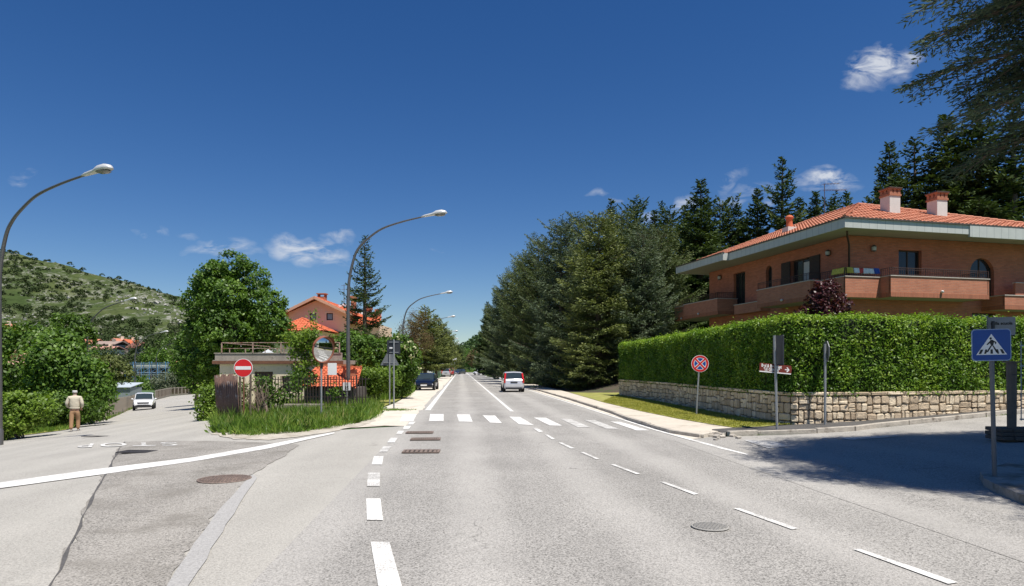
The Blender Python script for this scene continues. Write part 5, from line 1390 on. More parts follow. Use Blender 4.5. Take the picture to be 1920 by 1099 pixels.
    for s in (1, -1):
        h = MB(); h.lathe([(.001, .05), (.07, .04), (.10, 0), (.08, -.03)], 12, Matrix.Translation((xf - .135, s * Wd * .66, zs - .10)) @ Matrix.Rotation(R(82), 4, 'Y') @ Matrix.Diagonal((1.0, 2.1, 1.6, 1))); h.build('headlight', M_head, e)
        t = MB(); z0, z1 = (.62, K['st'][3][3] - .12) if tall_lights else (.66, .90)
        if tall_lights:
            t.b6(xr - .006, xr + .12, s * Wd * .80, s * Wd * .955, .70, .93)
            t.bar((xr + .055, s * Wd * .86, .94), (xr + .26, s * Wd * .78, 1.42), .11, .12)
        else: t.b6(xr - .008, xr + .12, s * Wd * .70, s * Wd * .93, z0, z1)
        t.build('tail_light', M_tail, e)
        mr = MB(); mr.lathe([(.001, -.10), (.06, -.08), (.075, 0), (.06, .08), (.001, .10)], 10, Matrix.Translation(((K['st'][10][0] - .5) * L - .22, s * (Wd + .10), K['st'][10][2] + .06)) @ Matrix.Rotation(R(90), 4, 'X')); mr.bar(((K['st'][10][0] - .5) * L - .22, s * (Wd - .04), K['st'][10][2] + .02), ((K['st'][10][0] - .5) * L - .22, s * (Wd + .06), K['st'][10][2] + .05), .05); mr.build('wing_mirror', paint, e)
    p = MB(); p.b6(xf + .008, xf + .022, -.26, .26, .38, .49); p.build('number_plate', M_wht, e)
    b = MB(); b.b6(xr - .02, xr + .10, -Wd * .80, Wd * .80, .24, .33); b.build('rear_bumper', M_plastic, e)
    p = MB(); p.b6(xr - .016, xr + .05, -.26, .26, .70, .80); p.build('number_plate', M_wht if not tall_lights else M_plastic, e)
    b = MB(); b.bar((xf - .0 - (1 - K['st'][10][0]) * L * .99, -.2, K['st'][10][3] + .04), (xf - (1 - K['st'][10][0]) * L * 1.1, .42, K['st'][10][3] + .11), .015); b.build('wiper', M_plastic, e)
    return e
AH = math.atan2(1, -.0768)       # heading along the main road
g0 = (0 + .04, 48, hgt(.04, 49.5))
car('hatch', 'hatchback_car', Vector((.02, 49.6, .006)), AH, car_paint('silver', (.60, .60, .62), .25), 'silver white hatchback with tall red tail lights driving away in the right lane', .95, tall_lights=True)
car('compact', 'hatchback_car', gx(800, 53.5, .012), AH + math.pi + R(-4), car_paint('navy', (.004, .006, .016), .1), 'dark blue hatchback parked on the pale shoulder, facing the viewer', .93)
p = gr(270, 769); p = gx(271, p.y + 1.8)
car('crossover', 'crossover_car', p + Vector((0, 0, .01)), math.atan2(-.9, .43) , car_paint('white', (.80, .80, .80)), 'white crossover with black lower trim driving towards the viewer on the side road', .90, cladding=True)
car('crossover', 'estate_car', gx(836.5, 131, .012), AH, car_paint('silverg', (.50, .51, .53), .3), 'silver estate car with red tail lights parked beyond the dark hatchback', 1.0, tall_lights=True)
car('van', 'parked_van', gx(844, 150, .012), AH, car_paint('red', (.30, .05, .04)), 'reddish van showing just right of the silver estate car', .95)
car('compact', 'parked_car', gx(855, 178, .012), AH + math.pi, car_paint('navy2', (.01, .02, .06)), 'dark car at the far end of the shoulder, left of the two', 1.0)
car('compact', 'parked_car', gx(863, 190, .012), AH + math.pi - .5, car_paint('black', (.012, .013, .014)), 'black car at the far end of the shoulder, right of the two', 1.0)
car('compact', 'parked_car', gx(902, 165, .05), AH + math.pi - 1.0, car_paint('white', (.8, .8, .8)), 'white car parked at the far right, leftmost of the group by the cedars', 1.0)
car('van', 'parked_van', gx(911, 172, .05), AH + math.pi - .9, car_paint('white', (.8, .8, .8)), 'white van parked behind the white car at the far right', 1.0)
car('crossover', 'parked_car', gx(917.5, 158, .05), AH + math.pi - .7, car_paint('black', (.012, .013, .014)), 'dark car beside the white van under the far right cedars', 1.0)

# ================================================================ WALKING MAN
M_skin = pm('skin', (.42, .23, .16), .6, .06, 8); M_jacket = pm('cream_jacket', (.56, .50, .38), .85, .08, 5, .5, 14); M_trous = pm('tan_trousers', (.36, .21, .11), .85, .1, 5, .5, 10); M_shoe = pm('pale_shoes', (.50, .46, .40), .7, .1, 5); M_hair = pm('white_hair', (.55, .53, .50), .9, .1, 20)
def skin(name, verts, edges, radii, mat, parent, root=0, sub=2):
    me = bpy.data.meshes.new(name); me.from_pydata([tuple(v) for v in verts], edges, []); me.materials.append(mat)
    o = bpy.data.objects.new(name, me); link(o, parent); o.modifiers.new('skin', 'SKIN')
    if not me.skin_vertices: return o
    for i, r in enumerate(radii):
        r = (r, r) if isinstance(r, (int, float)) else r
        me.skin_vertices[0].data[i].radius = r; me.skin_vertices[0].data[i].use_root = (i == root)
    o.modifiers['skin'].use_smooth_shade = True; s = o.modifiers.new('sub', 'SUBSURF'); s.levels = sub; s.render_levels = sub
    return o
def man():
    p = gr(140, 808.5); e = empty('person', p, R(20), 'man in a cream jacket and tan trousers walking away along the side road', 'person')
    k = 1.74 / 1.75; e.scale = (k, k, k)
    V = []; E = []; Rr = []
    def v(x, y, z, r, link_=None):
        V.append((x, y, z)); Rr.append(r)
        if link_ is not None: E.append((link_, len(V) - 1))
        return len(V) - 1
    pel = v(0, 0, .95, (.135, .10)); wst = v(0, .0, 1.08, (.13, .10), pel); ch = v(0, .01, 1.28, (.155, .11), wst); nk0 = v(0, .02, 1.43, (.10, .075), ch); nk = v(0, .035, 1.52, .052, nk0); hd0 = v(0, .05, 1.585, (.066, .075), nk); hd = v(0, .06, 1.655, (.074, .092), hd0); ht = v(0, .055, 1.715, (.055, .07), hd)
    for s in (1, -1):
        st = .10 * s    # stride
        hp = v(s * .09, 0, .88, .095, pel); kn = v(s * .10, st * .8 + .03, .49, .062, hp); an = v(s * .10, st * 1.1 - .02, .09, .042, kn); tt = v(s * .115, st * 1.1 + .13, .035, .034, an)
        sh = v(s * .18, .01, 1.41, .066, nk0); el = v(s * .255, -.04, 1.14, .046, sh); wr = v(s * .215, .12, .97, .032, el); pm_ = v(s * .19, .19, .93, (.038, .02), wr)
        # palm, four curled fingers and thumb
        for i, (dx, L) in enumerate(((-.028, .062), (-.009, .072), (.010, .068), (.028, .052))):
            a = v(s * .19 + dx, .235, .905, .0095, pm_); b = v(s * .19 + dx * 1.05, .235 + L * .45, .885, .009, a); v(s * .19 + dx * 1.05, .235 + L * .5, .885 - L * .6, .0075, b)
        th_ = v(s * .19 - s * .040, .205, .925, .011, pm_); v(s * .19 - s * .055, .235, .905, .009, th_)
    skin('body', V, E, Rr, M_skin, e)
    # face and ears on the far side of the head
    fc = MB(); fc.lathe([(.001, .03), (.012, .015), (.016, 0), (.001, -.02)], 8, Matrix.Translation((0, .155, 1.645)) @ Matrix.Rotation(R(-90), 4, 'X'))
    for s in (1, -1): fc.lathe([(.001, -.01), (.02, -.006), (.028, .004), (.02, .01), (.001, .008)], 10, Matrix.Translation((s * .079, .05, 1.645)) @ Matrix.Rotation(R(90), 4, 'Y') @ Matrix.Diagonal((1.2, .8, 1, 1)))
    fc.build('ears_and_nose', M_skin, e)
    ey = MB()
    for s in (1, -1): ey.lathe([(.001, .012), (.010, .006), (.012, 0)], 8, Matrix.Translation((s * .032, .142, 1.665)) @ Matrix.Rotation(R(-90), 4, 'X'))
    ey.b6(-.025, .025, .142, .148, 1.598, 1.604); ey.build('eyes_and_mouth', M_blk, e)
    hr = MB(); vs = []; n = 16; rowz = [1.60, 1.64, 1.68, 1.705]
    for j, z in enumerate(rowz):
        for i in range(n + 1):
            a = R(195 + 150 * i / n); rx = (.082, .088, .084, .072)[j]; ry = (.088, .100, .094, .080)[j]; vs.append((math.cos(a) * rx, .055 + math.sin(a) * ry, z))
    hr.add(vs, [(j * (n + 1) + i, j * (n + 1) + i + 1, (j + 1) * (n + 1) + i + 1, (j + 1) * (n + 1) + i) for j in range(3) for i in range(n)], True); ho = hr.build('hair', M_hair, e); so = ho.modifiers.new('solid', 'SOLIDIFY'); so.thickness = .012; so.offset = 1
    # jacket
    V.clear(); E.clear(); Rr.clear()
    a = v(0, 0, .965, (.185, .135)); b = v(0, 0, 1.02, (.20, .145), a); c = v(0, .0, 1.15, (.215, .15), b); d = v(0, .01, 1.30, (.215, .145), c); f = v(0, .015, 1.42, (.15, .11), d); g = v(0, .03, 1.49, (.075, .07), f)
    for s in (1, -1):
        sh = v(s * .195, .01, 1.40, .088, f); m1 = v(s * .255, -.02, 1.27, .078, sh); el = v(s * .285, -.045, 1.13, .07, m1); m2 = v(s * .265, .04, 1.05, .062, el); v(s * .225, .12, .985, .052, m2)
    skin('jacket', V, E, Rr, M_jacket, e)
    wb_ = MB(); wb_.lathe([(.178, .935), (.192, .95), (.192, 1.0), (.185, 1.01)], 24, Matrix.Diagonal((1.0, .72, 1, 1))); wb_.build('waistband', M_jacket, e)
    cl = MB(); cl.lathe([(.072, 1.475), (.078, 1.51), (.066, 1.53)], 16, Matrix.Translation((0, .035, 0))); cl.build('collar', M_jacket, e)
    V.clear(); E.clear(); Rr.clear()
    a = v(0, 0, .96, (.165, .12)); b = v(0, 0, .88, (.15, .12), a)
    for s in (1, -1):
        st = .10 * s; hp = v(s * .092, 0, .80, .112, b); m_ = v(s * .098, st * .4 + .01, .64, .102, hp); kn = v(s * .10, st * .8 + .02, .48, .086, m_); m2 = v(s * .10, st * .95, .28, .080, kn); v(s * .102, st * 1.1 - .02, .10, .078, m2)
    skin('trousers', V, E, Rr, M_trous, e)
    for s in (1, -1):
        st = .10 * s; V.clear(); E.clear(); Rr.clear(); a = v(s * .10, st * 1.1 - .06, .045, (.044, .040)); b = v(s * .105, st * 1.1 + .03, .05, (.048, .045), a); v(s * .112, st * 1.1 + .15, .035, (.040, .03), b); skin('shoe', V, E, Rr, M_shoe, e, sub=1)
man()
# ================================================================ LEFT SIDE: BUILDINGS AND FENCES
M_cream = pm('cream_render', (.78, .66, .47), .9, .12, 1.5, .15, 30, dirt=((.35, .29, .2), .6))
M_pink = pm('pink_render', (.84, .64, .46), .9, .06, 1.5)
M_pale = pm('pale_render', (.80, .68, .52), .9, .06, 1.5)
M_conc = pm('old_concrete', (.33, .29, .24), .9, .22, 2, .4, 20, dirt=((.15, .12, .09), .55))
M_rustrail = pm('rusty_white_rail', (.42, .30, .24), .8, .3, 7, dirt=((.22, .09, .05), .5))
def garage():
    y = 34.0; x0 = (412 - CX) / F * y; x1 = (640 - CX) / F * y; o = Vector((x0, y, hgt(x0, y))); w = x1 - x0
    e = empty('garage', o, R(-2), 'low cream garage with flat concrete terrace roof behind the no entry sign', 'garage')
    z = lambda py: zat(py, y) - o.z
    zs0, zs1, zp = z(683), z(679), z(663.5)
    d0 = (478 - 412) / F * y; d1 = (513 - 412) / F * y; zd = z(697)
    wb = MB(); MW = Matrix(((1, 0, 0, 0), (0, 0, 1, 0), (0, 1, 0, 0), (0, 0, 0, 1))); wall_holes(wb, MW, w, -.5, zs0, [(d0, d1, -.4, zd, False), (3.2, 4.3, z(735), z(705), False)], .2)
    wb.add([(0, 0, -.5), (0, 7, -.5), (0, 7, zs0), (0, 0, zs0)], [(0, 1, 2, 3)]); wb.add([(0, 7, -.5), (w, 7, -.5), (w, 7, zs0), (0, 7, zs0)], [(0, 1, 2, 3)]); wb.add([(w, 0, -.5), (w, 7, -.5), (w, 7, zs0), (w, 0, zs0)], [(0, 1, 2, 3)]); wb.build('wall', M_cream, e)
    dr = MB(); dr.b6(d0 + .002, d1 - .002, .12, .16, -.4, zd - .002)
    for i in range(6): dr.b6(d0 + .03 + i * (d1 - d0) / 6, d0 + .05 + i * (d1 - d0) / 6, .105, .118, -.4, zd - .02)
    dr.build('door', pm('door_brown', (.09, .06, .05), .7, .2, 3), e)
    g = MB(); g.b6(3.202, 4.298, .12, .14, z(735) + .002, z(705) - .002); g.build('window', M_glass, e)
    sl = MB(); sl.b6(-.30, w + .2, -.14, 7.2, zs0, zs1 + .10); sl.build('slab', M_conc, e)
    ed = MB(); ed.b6(-.32, w + .2, -.162, -.142, zs0 + .02, zs1 + .06); ed.build('drip_edge', M_rustpole, e)
    pa = MB(); pa.b6(-.2, w + .1, -.10, .05, zs1 + .102, zp); pa.b6(-.2, -.05, .052, 7, zs1 + .102, zp); po = pa.build('parapet', M_conc, e)
    c = MB(); c.b6(-.24, w + .1, -.13, .08, zp + .002, zp + .05); c.b6(-.24, -.02, .082, 7, zp + .002, zp + .05); c.build('coping', M_conc, po)
    r = MB(); zr = z(642.8); zm = z(653.5)
    xs = [(418 - 412) / F * y, (477 - 412) / F * y, (530 - 412) / F * y, (575 - 412) / F * y, w]
    for x in xs: r.bar((x, -.12, zp + .05), (x, -.12, zr), .05)
    for a in (433, 463, 500, 523, 536): x = (a - 412) / F * y; r.bar((x, -.12, zp + .05), (x, -.12, zm), .035)
    r.bar((xs[0], -.12, zr), (w, -.12, zr), .035); r.bar((xs[0], -.12, zm), (w, -.12, zm), .025); r.bar((xs[0], -.12, zr), (xs[0], 6, zr), .035)
    r.bar((xs[0], 6, zp), (xs[0], 6, zr), .05); r.build('railing', M_rustrail, e)
    # tarpaulin cover standing on the terrace, and blue tubs
    t = MB(); cx_ = (490 - 412) / F * y; t.add([(cx_ - .42, .5, zs1 + .1), (cx_ + .42, .5, zs1 + .1), (cx_ + .42, 1.3, zs1 + .1), (cx_ - .42, 1.3, zs1 + .1), (cx_ - .38, .55, zp - .05), (cx_ + .38, .55, zp - .05), (cx_ + .38, 1.25, zp - .05), (cx_ - .38, 1.25, zp - .05), (cx_ + .02, .9, z(654))], [(0, 1, 5, 4), (1, 2, 6, 5), (2, 3, 7, 6), (3, 0, 4, 7), (4, 5, 8), (5, 6, 8), (6, 7, 8), (7, 4, 8)])
    to = t.build('covered_parasol', pm('grey_tarp', (.48, .50, .50), .6, .1, 4), None); to.matrix_world = Matrix.Translation(o) @ Matrix.Rotation(R(-2), 4, 'Z'); tag(to, 'pale grey pointed cover standing on the garage terrace', 'cover')
    for a, lb in ((566, 'blue and white tub on the garage terrace, left of the two behind the young tree'), (576, 'blue and white tub on the garage terrace, right of the two behind the young tree')):
        b = MB(); x = (a - 412) / F * y; b.lathe([(.001, 0), (.13, 0), (.16, .42), (.17, .43), (.14, .44), (.12, .1), (.001, .1)], 14); b.mi = 1; b.lathe([(.161, .16), (.168, .28)], 14)
        q = b.build('tub', [pm('tub_blue', (.05, .30, .65), .4, .1, 3), M_wht], None); q.location = o + Vector((x, .5, zs1 + .11)); tag(q, lb, 'tub')
garage()
def pink_house():
    y = 68.0; px2x = lambda px: (px - 594) / F * y; o = gx(594, y); e = empty('pink_house', (o.x, o.y, -1.5), 0, 'pink gabled house with bright red tiled roofs behind the garage', 'house')
    Z = lambda py: zat(py, y) + 1.5
    xl, xr_ = px2x(541), px2x(652); ze = Z(588); za = Z(563)
    w = MB(); holes = []
    MW = Matrix(((1, 0, 0, xl), (0, 0, 1, 0), (0, 1, 0, 0), (0, 0, 0, 1))); W_ = xr_ - xl
    hs = [(px2x(581) - xl, px2x(593) - xl, Z(600), Z(587), False), (px2x(612) - xl, px2x(624.5) - xl, Z(600.5), Z(587), False)]
    zt = Z(586.5)
    wall_holes(w, MW, W_, 0, zt, hs, .25)
    w.add([(xl, 0, zt), (xr_, 0, zt), (0, 0, za + (zt - ze) * 0)], [(0, 1, 2)])
    w.add([(xl, 0, 0), (xl, 10, 0), (xl, 10, zt), (xl, 0, zt)], [(0, 1, 2, 3)]); w.add([(xr_, 0, 0), (xr_, 10, 0), (xr_, 10, zt), (xr_, 0, zt)], [(0, 1, 2, 3)])
    w.build('wall', M_pink, e)
    for h in hs:
        f = MB(); a, b, c, d = xl + h[0], xl + h[1], h[2], h[3]
        for (x0, x1, z0, z1) in ((a - .14, a - .002, c - .1, d + .14), (b + .002, b + .14, c - .1, d + .14), (a, b, d + .002, d + .14), (a, b, c - .1, c - .002)): f.b6(x0, x1, -.03, .02, z0, z1)
        fo = f.build('window', M_pale, e); g = MB(); g.b6(a, b, .1, .14, c, d); g.build('frame', M_wood, fo)
        g = MB(); g.b6(a + .1, b - .1, .08, .097, c + .1, d - .1); g.build('pane', pm('sky_pane', (.18, .24, .28), .1, .1, 3, spec=.8), fo)
    # main gable roof with deep verge
    rf = MB(); ov = .9; xa, xb = px2x(528), px2x(664); z_e = Z(590.5) ; z_a = Z(557.5)
    for s, xe in ((-1, xa), (1, xb)):
        A = Vector((xe, -ov, z_e)); B = Vector((0, -ov, z_a)); U = Vector((0, 1, 0)); S = (B - A).normalized(); L = (B - A).length
        slope(rf, A, U, S, [(0, 0), (11, 0), (11, L), (0, L)], tw=.3, tl=.45, amp=.05, sub=4)
        rf.add([A - Vector((0, 0, .06)), B - Vector((0, 0, .06)), B + Vector((0, 11, -.06)), A + Vector((0, 11, -.06))], [(0, 1, 2, 3)])
    ro = rf.build('roof', M_tile_red, e)
    bg = MB()
    for xe in (xa, xb):
        for k in range(2):
            a = Vector((xe, -ov - .03 - k * .02, z_e - .05 - k * .13)); b = Vector((0, -ov - .03 - k * .02, z_a - .05 - k * .13)); bg.bar(a, b, .06, .14)
    bg.build('barge_board', pm('barge_board', (.55, .33, .22), .8, .1, 3), ro)
    c = MB(); cz = z_a - .1; c.b6(-.4, .4, 1.6, 2.3, cz - .3, cz + .35); 
    for sx in (-1, 1):
        for sy in (0, 1): c.b6(sx * .34 - .07, sx * .34 + .07, 1.62 + sy * .5, 1.76 + sy * .5, cz + .352, cz + .6)
    c.b6(-.5, .5, 1.5, 2.4, cz + .602, cz + .70); c.build('chimney', M_chb, ro)
    # porch in front with hipped tiled roof
    pe = MB(); hip = empty('porch', (0, 0, 0)); hip.parent = e
    x0, x1 = px2x(545), px2x(636)
    ra = hip_roof(hip, (x0, -5.0, x1, -.05), ((x0 + x1) / 2 - .6, -2.2), ((x0 + x1) / 2 - .6, -2.0), zat(620, y - 5) + 1.5, zat(597.5, y - 2) + 1.5, M_tile_red, tw=.3, tl=.42, amp=.055, sub=4)
    pw = MB(); pw.b6(x0 + .6, x1 - .5, -4.4, -.02, 0, zat(621.5, y - 4) + 1.5); pw.build('porch_wall', M_pale, hip)
    pa = MB(); pa.b6(x1 - 3.2, x1 - 1.0, -4.45, -4.402, 1.0, zat(626, y - 4) + 1.4); pa.build('porch_shade_panel', pm('opening_shade', (.03, .022, .016), .9, .1, 3), hip)  # dark panel on the solid wall, painting the shade of a porch opening
    # left wing roof and right wing
    lw = MB(); A = Vector((px2x(512), 3.0, Z(584))); B = Vector((px2x(512), 6.5, Z(566))); S = (B - A).normalized(); L = (B - A).length
    slope(lw, A, Vector((1, 0, 0)), S, [(0, 0), (3.6, 0), (3.6, L), (0, L)], tw=.3, tl=.45, amp=.05, sub=4); lo = lw.build('roof', M_tile_red, e)
    l2 = MB(); l2.b6(px2x(514), xl - .01, 3.4, 9, 0, Z(585)); l2.build('wall', M_pale, e)
    rw = MB(); rx0, rx1 = xr_ + .01, px2x(705); rw.b6(rx0, rx1, 1.5, 9, 0, Z(606)); rw.build('wall', M_pink, e)
    r3 = MB(); A = Vector((px2x(650), .8, Z(608))); B = Vector((px2x(650), 4.5, Z(580))); S = (B - A).normalized(); L = (B - A).length
    slope(r3, A, Vector((1, 0, 0)), S, [(0, 0), (px2x(712) - px2x(650), 0), (px2x(700) - px2x(650), L), (0, L)], tw=.3, tl=.45, amp=.05, sub=4); r3.build('roof', M_tile_red, e)
    wh = MB()
    for (a, b) in (((px2x(622), 2.5, Z(571)), (px2x(634), 2.5, Z(567))), ((px2x(634), 2.5, Z(567)), (px2x(650), 2.5, Z(574))), ((px2x(660), .6, Z(581)), (px2x(694), .6, Z(593)))): wh.bar(a, b, .2, .2)
    wh.build('white_verge', M_wht, e)
    for (px_, pt, pb) in ((649, 549, 585), (679.5, 570, 592), (697, 575, 598)):
        c = MB(); x = px2x(px_); c.b6(x - .25, x + .25, 3.0, 3.5, Z(pb), Z(pt + 6)); c.b6(x - .32, x + .32, 2.93, 3.57, Z(pt + 6) + .002, Z(pt)); c.build('chimney', M_chb, e)
    an = MB(); x = px2x(622); an.tube([(x, 5, Z(575)), (x, 5, Z(522))], .03, 5)
    for zz in (524, 532, 556): an.tube([(x - .3, 5, Z(zz)), (x + .5, 5, Z(zz) + .05)], .015, 4)
    x = px2x(627); an.tube([(x, 5, Z(575)), (x, 5, Z(550))], .03, 5); an.tube([(x - .4, 5, Z(552)), (x + .4, 5, Z(552))], .015, 4); an.build('antenna', M_gutter, e)
pink_house()
def shed():
    y = 30.0; o = gx(610, y); e = empty('tiled_shed', o, 0, 'low outbuilding with an orange red tiled roof behind the iron fence', 'shed')
    X = lambda px, yy: (px - CX) / F * yy - o.x; z = lambda py, yy: zat(py, yy) - o.z
    a, b, c, d = Vector((X(553, 30), 0, z(726, 30))), Vector((X(668, 30), 0, z(719, 30))), Vector((X(679, 33), 3.0, z(687.5, 33))), Vector((X(594, 33), 3.0, z(687.5, 33)))
    b.z = a.z; c.z = d.z
    U = (b - a).normalized(); S = (d - a) - U * (d - a).dot(U); L = S.length; S.normalize(); poly = [((p - a).dot(U), (p - a).dot(S)) for p in (a, b, c, d)]
    rf = MB(); slope(rf, a, U, S, poly, tw=.2, tl=.33, amp=.04, sub=5); rf.add([p - Vector((0, 0, .04)) for p in (a, b, c, d)], [(0, 1, 2, 3)])
    bk = Vector((X(553, 30) + .3, 6.0, a.z)); rf.add([a, d, bk], [(0, 1, 2)]); rf.add([d, c, Vector((c.x, 6.2, a.z)), bk], [(0, 1, 2, 3)]); ro = rf.build('roof', M_tile_red, e)
    w = MB(); w.b6(a.x + .3, b.x - .2, .35, 5.6, -.4, a.z - .05); w.build('wall', pm('dark_wall', (.12, .10, .09), .9, .3, 3), e)
    ch = MB(); cx_ = X(656, 31.5); ch.b6(cx_ - .28, cx_ + .28, 1.3, 1.75, a.z + .3, z(693, 31.3)); ch.build('chimney', M_chb, ro)
    c2 = MB(); c2.b6(cx_ - .36, cx_ + .36, 1.22, 1.83, z(693, 31.3) + .08, z(693, 31.3) + .16)
    for s in (-1, 0, 1): c2.b6(cx_ + s * .24 - .04, cx_ + s * .24 + .04, 1.3, 1.4, z(693, 31.3), z(693, 31.3) + .08)
    c2.build('chimney_cap', M_tile_red, ro)
shed()
def iron_fence():
    y = 26.6; o = gx(505, y); e = empty('iron_fence', o, R(3), 'rusty dark iron picket fence on a low pale kerb wall above the grass', 'fence')
    X = lambda px: (px - 505) / F * y; zt = zat(706, y) - o.z; zb = zat(757, y) - o.z; L = X(692)
    m = MB(); rr = random.Random(2); n = int(L / .115)
    for i in range(n):
        x = i * .115; m.bar((x, 0, zb), (x + rr.uniform(-.02, .02), rr.uniform(-.02, .02), zt + rr.uniform(-.02, .03) + (.08 if i % 10 == 0 else 0)), .055 if i % 10 == 0 else .030)
    m.build('bars', M_rustiron, e); r = MB(); r.bar((0, .02, zt - .12), (L, .02, zt - .10), .03); r.bar((0, .02, zb + .28), (L, .02, zb + .25), .03); r.build('rails', M_rustiron, e)
    w = MB(); w.b6(-.3, X(605), -.12, .12, zb - .25, zb - .01); w.b6(X(605) + .01, L, -.10, .12, zb - .6, zb - .12); w.build('kerb_wall', M_conc, e, bevel=.02)
M_rustiron = pm('rusty_dark_iron', (.035, .024, .02), .8, .35, 12)
iron_fence()
def rusty_panel():
    y = 23.6; o = gx(432, y); e = empty('corrugated_fence', o, 0, 'leaning fence of rusty corrugated sheets at the left end of the grass island', 'fence')
    X = lambda px, yy: (px - CX) / F * yy - o.x
    M_cor = pm('corrugated_rust', (.13, .075, .055), .75, .4, 3, .2, 30, dirt=((.26, .25, .25), .55)); rr = random.Random(9)
    p0 = Vector((X(408, 25), 1.4, 0)); p1 = Vector((X(450, 22.6), -1.0, 0)); n = 84; m = MB(); vs = []
    d = (p1 - p0).normalized(); nn = Vector((d.y, -d.x, 0))
    for i in range(n + 1):
        t = i / n; p = p0.lerp(p1, t); w = .035 * math.sin(i * .9); top = zat(705 + rr.uniform(-1, 1) + (4 if int(t * 6) % 2 else 0), 23.6) - o.z + .1 * t
        vs += [p + nn * w + Vector((0, 0, -.25)), p + nn * (w + .10) + Vector((0, 0, top))]
    m.add(vs, [(2 * i, 2 * i + 2, 2 * i + 3, 2 * i + 1) for i in range(n)], True); so = m.build('sheets', M_cor, e); s = so.modifiers.new('solid', 'SOLIDIFY'); s.thickness = .004
    q = MB()
    for t in (0.02, .5, .97): p = p0.lerp(p1, t) - nn * .07; q.tube([p + Vector((0, 0, -.3)), p + nn * .05 + Vector((0, 0, zat(703, 23.6) - o.z))], .04, 6)
    q.build('post', M_bark, e)
    # thick leaning stakes and the dead vine beside the fence
    for px, y_, h, r_, lean, lb in ((469, 23.2, 1.75, .045, .02, 'thin dark wooden stake right of the no entry sign'), ):
        p = gx(px, y_); k = MB(); k.tube([(0, 0, -.2), (lean * .5, 0, h * .5), (lean, 0, h)], [r_, r_ * .9, r_ * .8], 7); q = k.build('stake', M_bark); q.location = p; tag(q, lb, 'stake')
    p = gx(490, 24.2); k = MB()
    for i in range(26):
        a = rr.uniform(0, 6.28); pts = [Vector((rr.uniform(-.22, .22), rr.uniform(-.2, .2), -.1))]
        for s_ in range(6): pts.append(pts[-1] + Vector((rr.uniform(-.16, .16) + (.02 if i % 2 else -.02), rr.uniform(-.12, .12), rr.uniform(.12, .34))))
        k.tube(pts, [.045 if i < 4 else .016] * 4 + [.012, .009, .005], 5)
    q = k.build('dead_vine', pm('dead_wood', (.20, .15, .11), .95, .35, 8, .5, 30)); q.location = p; tag(q, 'tangle of dead grey brown vine stems standing by the fence', 'dead vine')
rusty_panel()
def road_fence():
    M_cf = pm('fence_concrete', (.30, .26, .21), .9, .22, 3, .4, 20); M_cp = pm('fence_board', (.09, .06, .04), .9, .25, 3)
    def run(pts, label):
        line = [gr(*p) for p in pts]; o = line[0]; e = empty('road_fence', o, 0, label, 'fence', 'brown concrete fences along the left of the side road'); np_ = 0
        post_ = MB(); slab = MB(); rail = MB(); posts = []
        for a, b in zip(line, line[1:]):
            L = (b - a).length; n = max(1, int(L / 1.1))
            for i in range(n):
                p = a.lerp(b, i / n) - o; q = a.lerp(b, (i + 1) / n) - o; posts.append(p)
                rail.bar(p + Vector((0, 0, 1.12)), q + Vector((0, 0, 1.12)), .08, .09); rail.bar(p + Vector((0, 0, .12)), q + Vector((0, 0, .12)), .10, .2)
                for k in range(1, 6):
                    c = p.lerp(q, k / 6); slab.bar(c + Vector((0, 0, .22)), c + Vector((0, 0, 1.06)), .06, .03)
        for p in posts[:95]:
            m = MB(); m.b6(-.07, .07, -.07, .07, -.1, 1.22); q = m.build('post', M_cf, e); q.location = p
        slab.build('slats', M_cp, e); rail.build('rail', M_cf, e)
    run([(172, 794), (205, 784), (240, 769), (262, 759)], 'near run of brown fence between the brambles and the white car')
    run([(292, 749.5), (320, 742.5), (384, 737)], 'far run of brown fence following the bend beyond the white car')
road_fence()
def grey_shed():
    y = 72; o = gx(222, y); e = empty('metal_shed', (o.x, y, o.z), R(8), 'grey metal shed with pale roof behind the side road fence', 'shed')
    X = lambda px: (px - 222) / F * y; z = lambda py: zat(py, y) - o.z
    w = MB(); x0, x1, zt = X(190), X(243), z(727); w.b6(x0, x1, 0, 3, -.5, zt)
    for i in range(14): x = x0 + (x1 - x0) * (i + .5) / 14; w.b6(x - .02, x + .02, -.02, -.002, -.5, zt)
    w.build('wall', pm('shed_grey', (.22, .26, .27), .6, .1, 2), e)
    r = MB(); r.add([(x0 - .1, -.2, zt + .01), (x1 + .1, -.2, zt + .01), (x1 + .1, 3.2, z(719.5)), (x0 - .1, 3.2, z(719.5)), (x0 - .1, -.2, zt + .07), (x1 + .1, -.2, zt + .07), (x1 + .1, 3.2, z(719.5) + .06), (x0 - .1, 3.2, z(719.5) + .06)], [(0, 1, 2, 3), (4, 5, 6, 7), (0, 1, 5, 4), (1, 2, 6, 5), (2, 3, 7, 6), (3, 0, 4, 7)]); r.build('roof', pm('shed_roof', (.45, .50, .52), .5, .1, 2), e)
grey_shed()
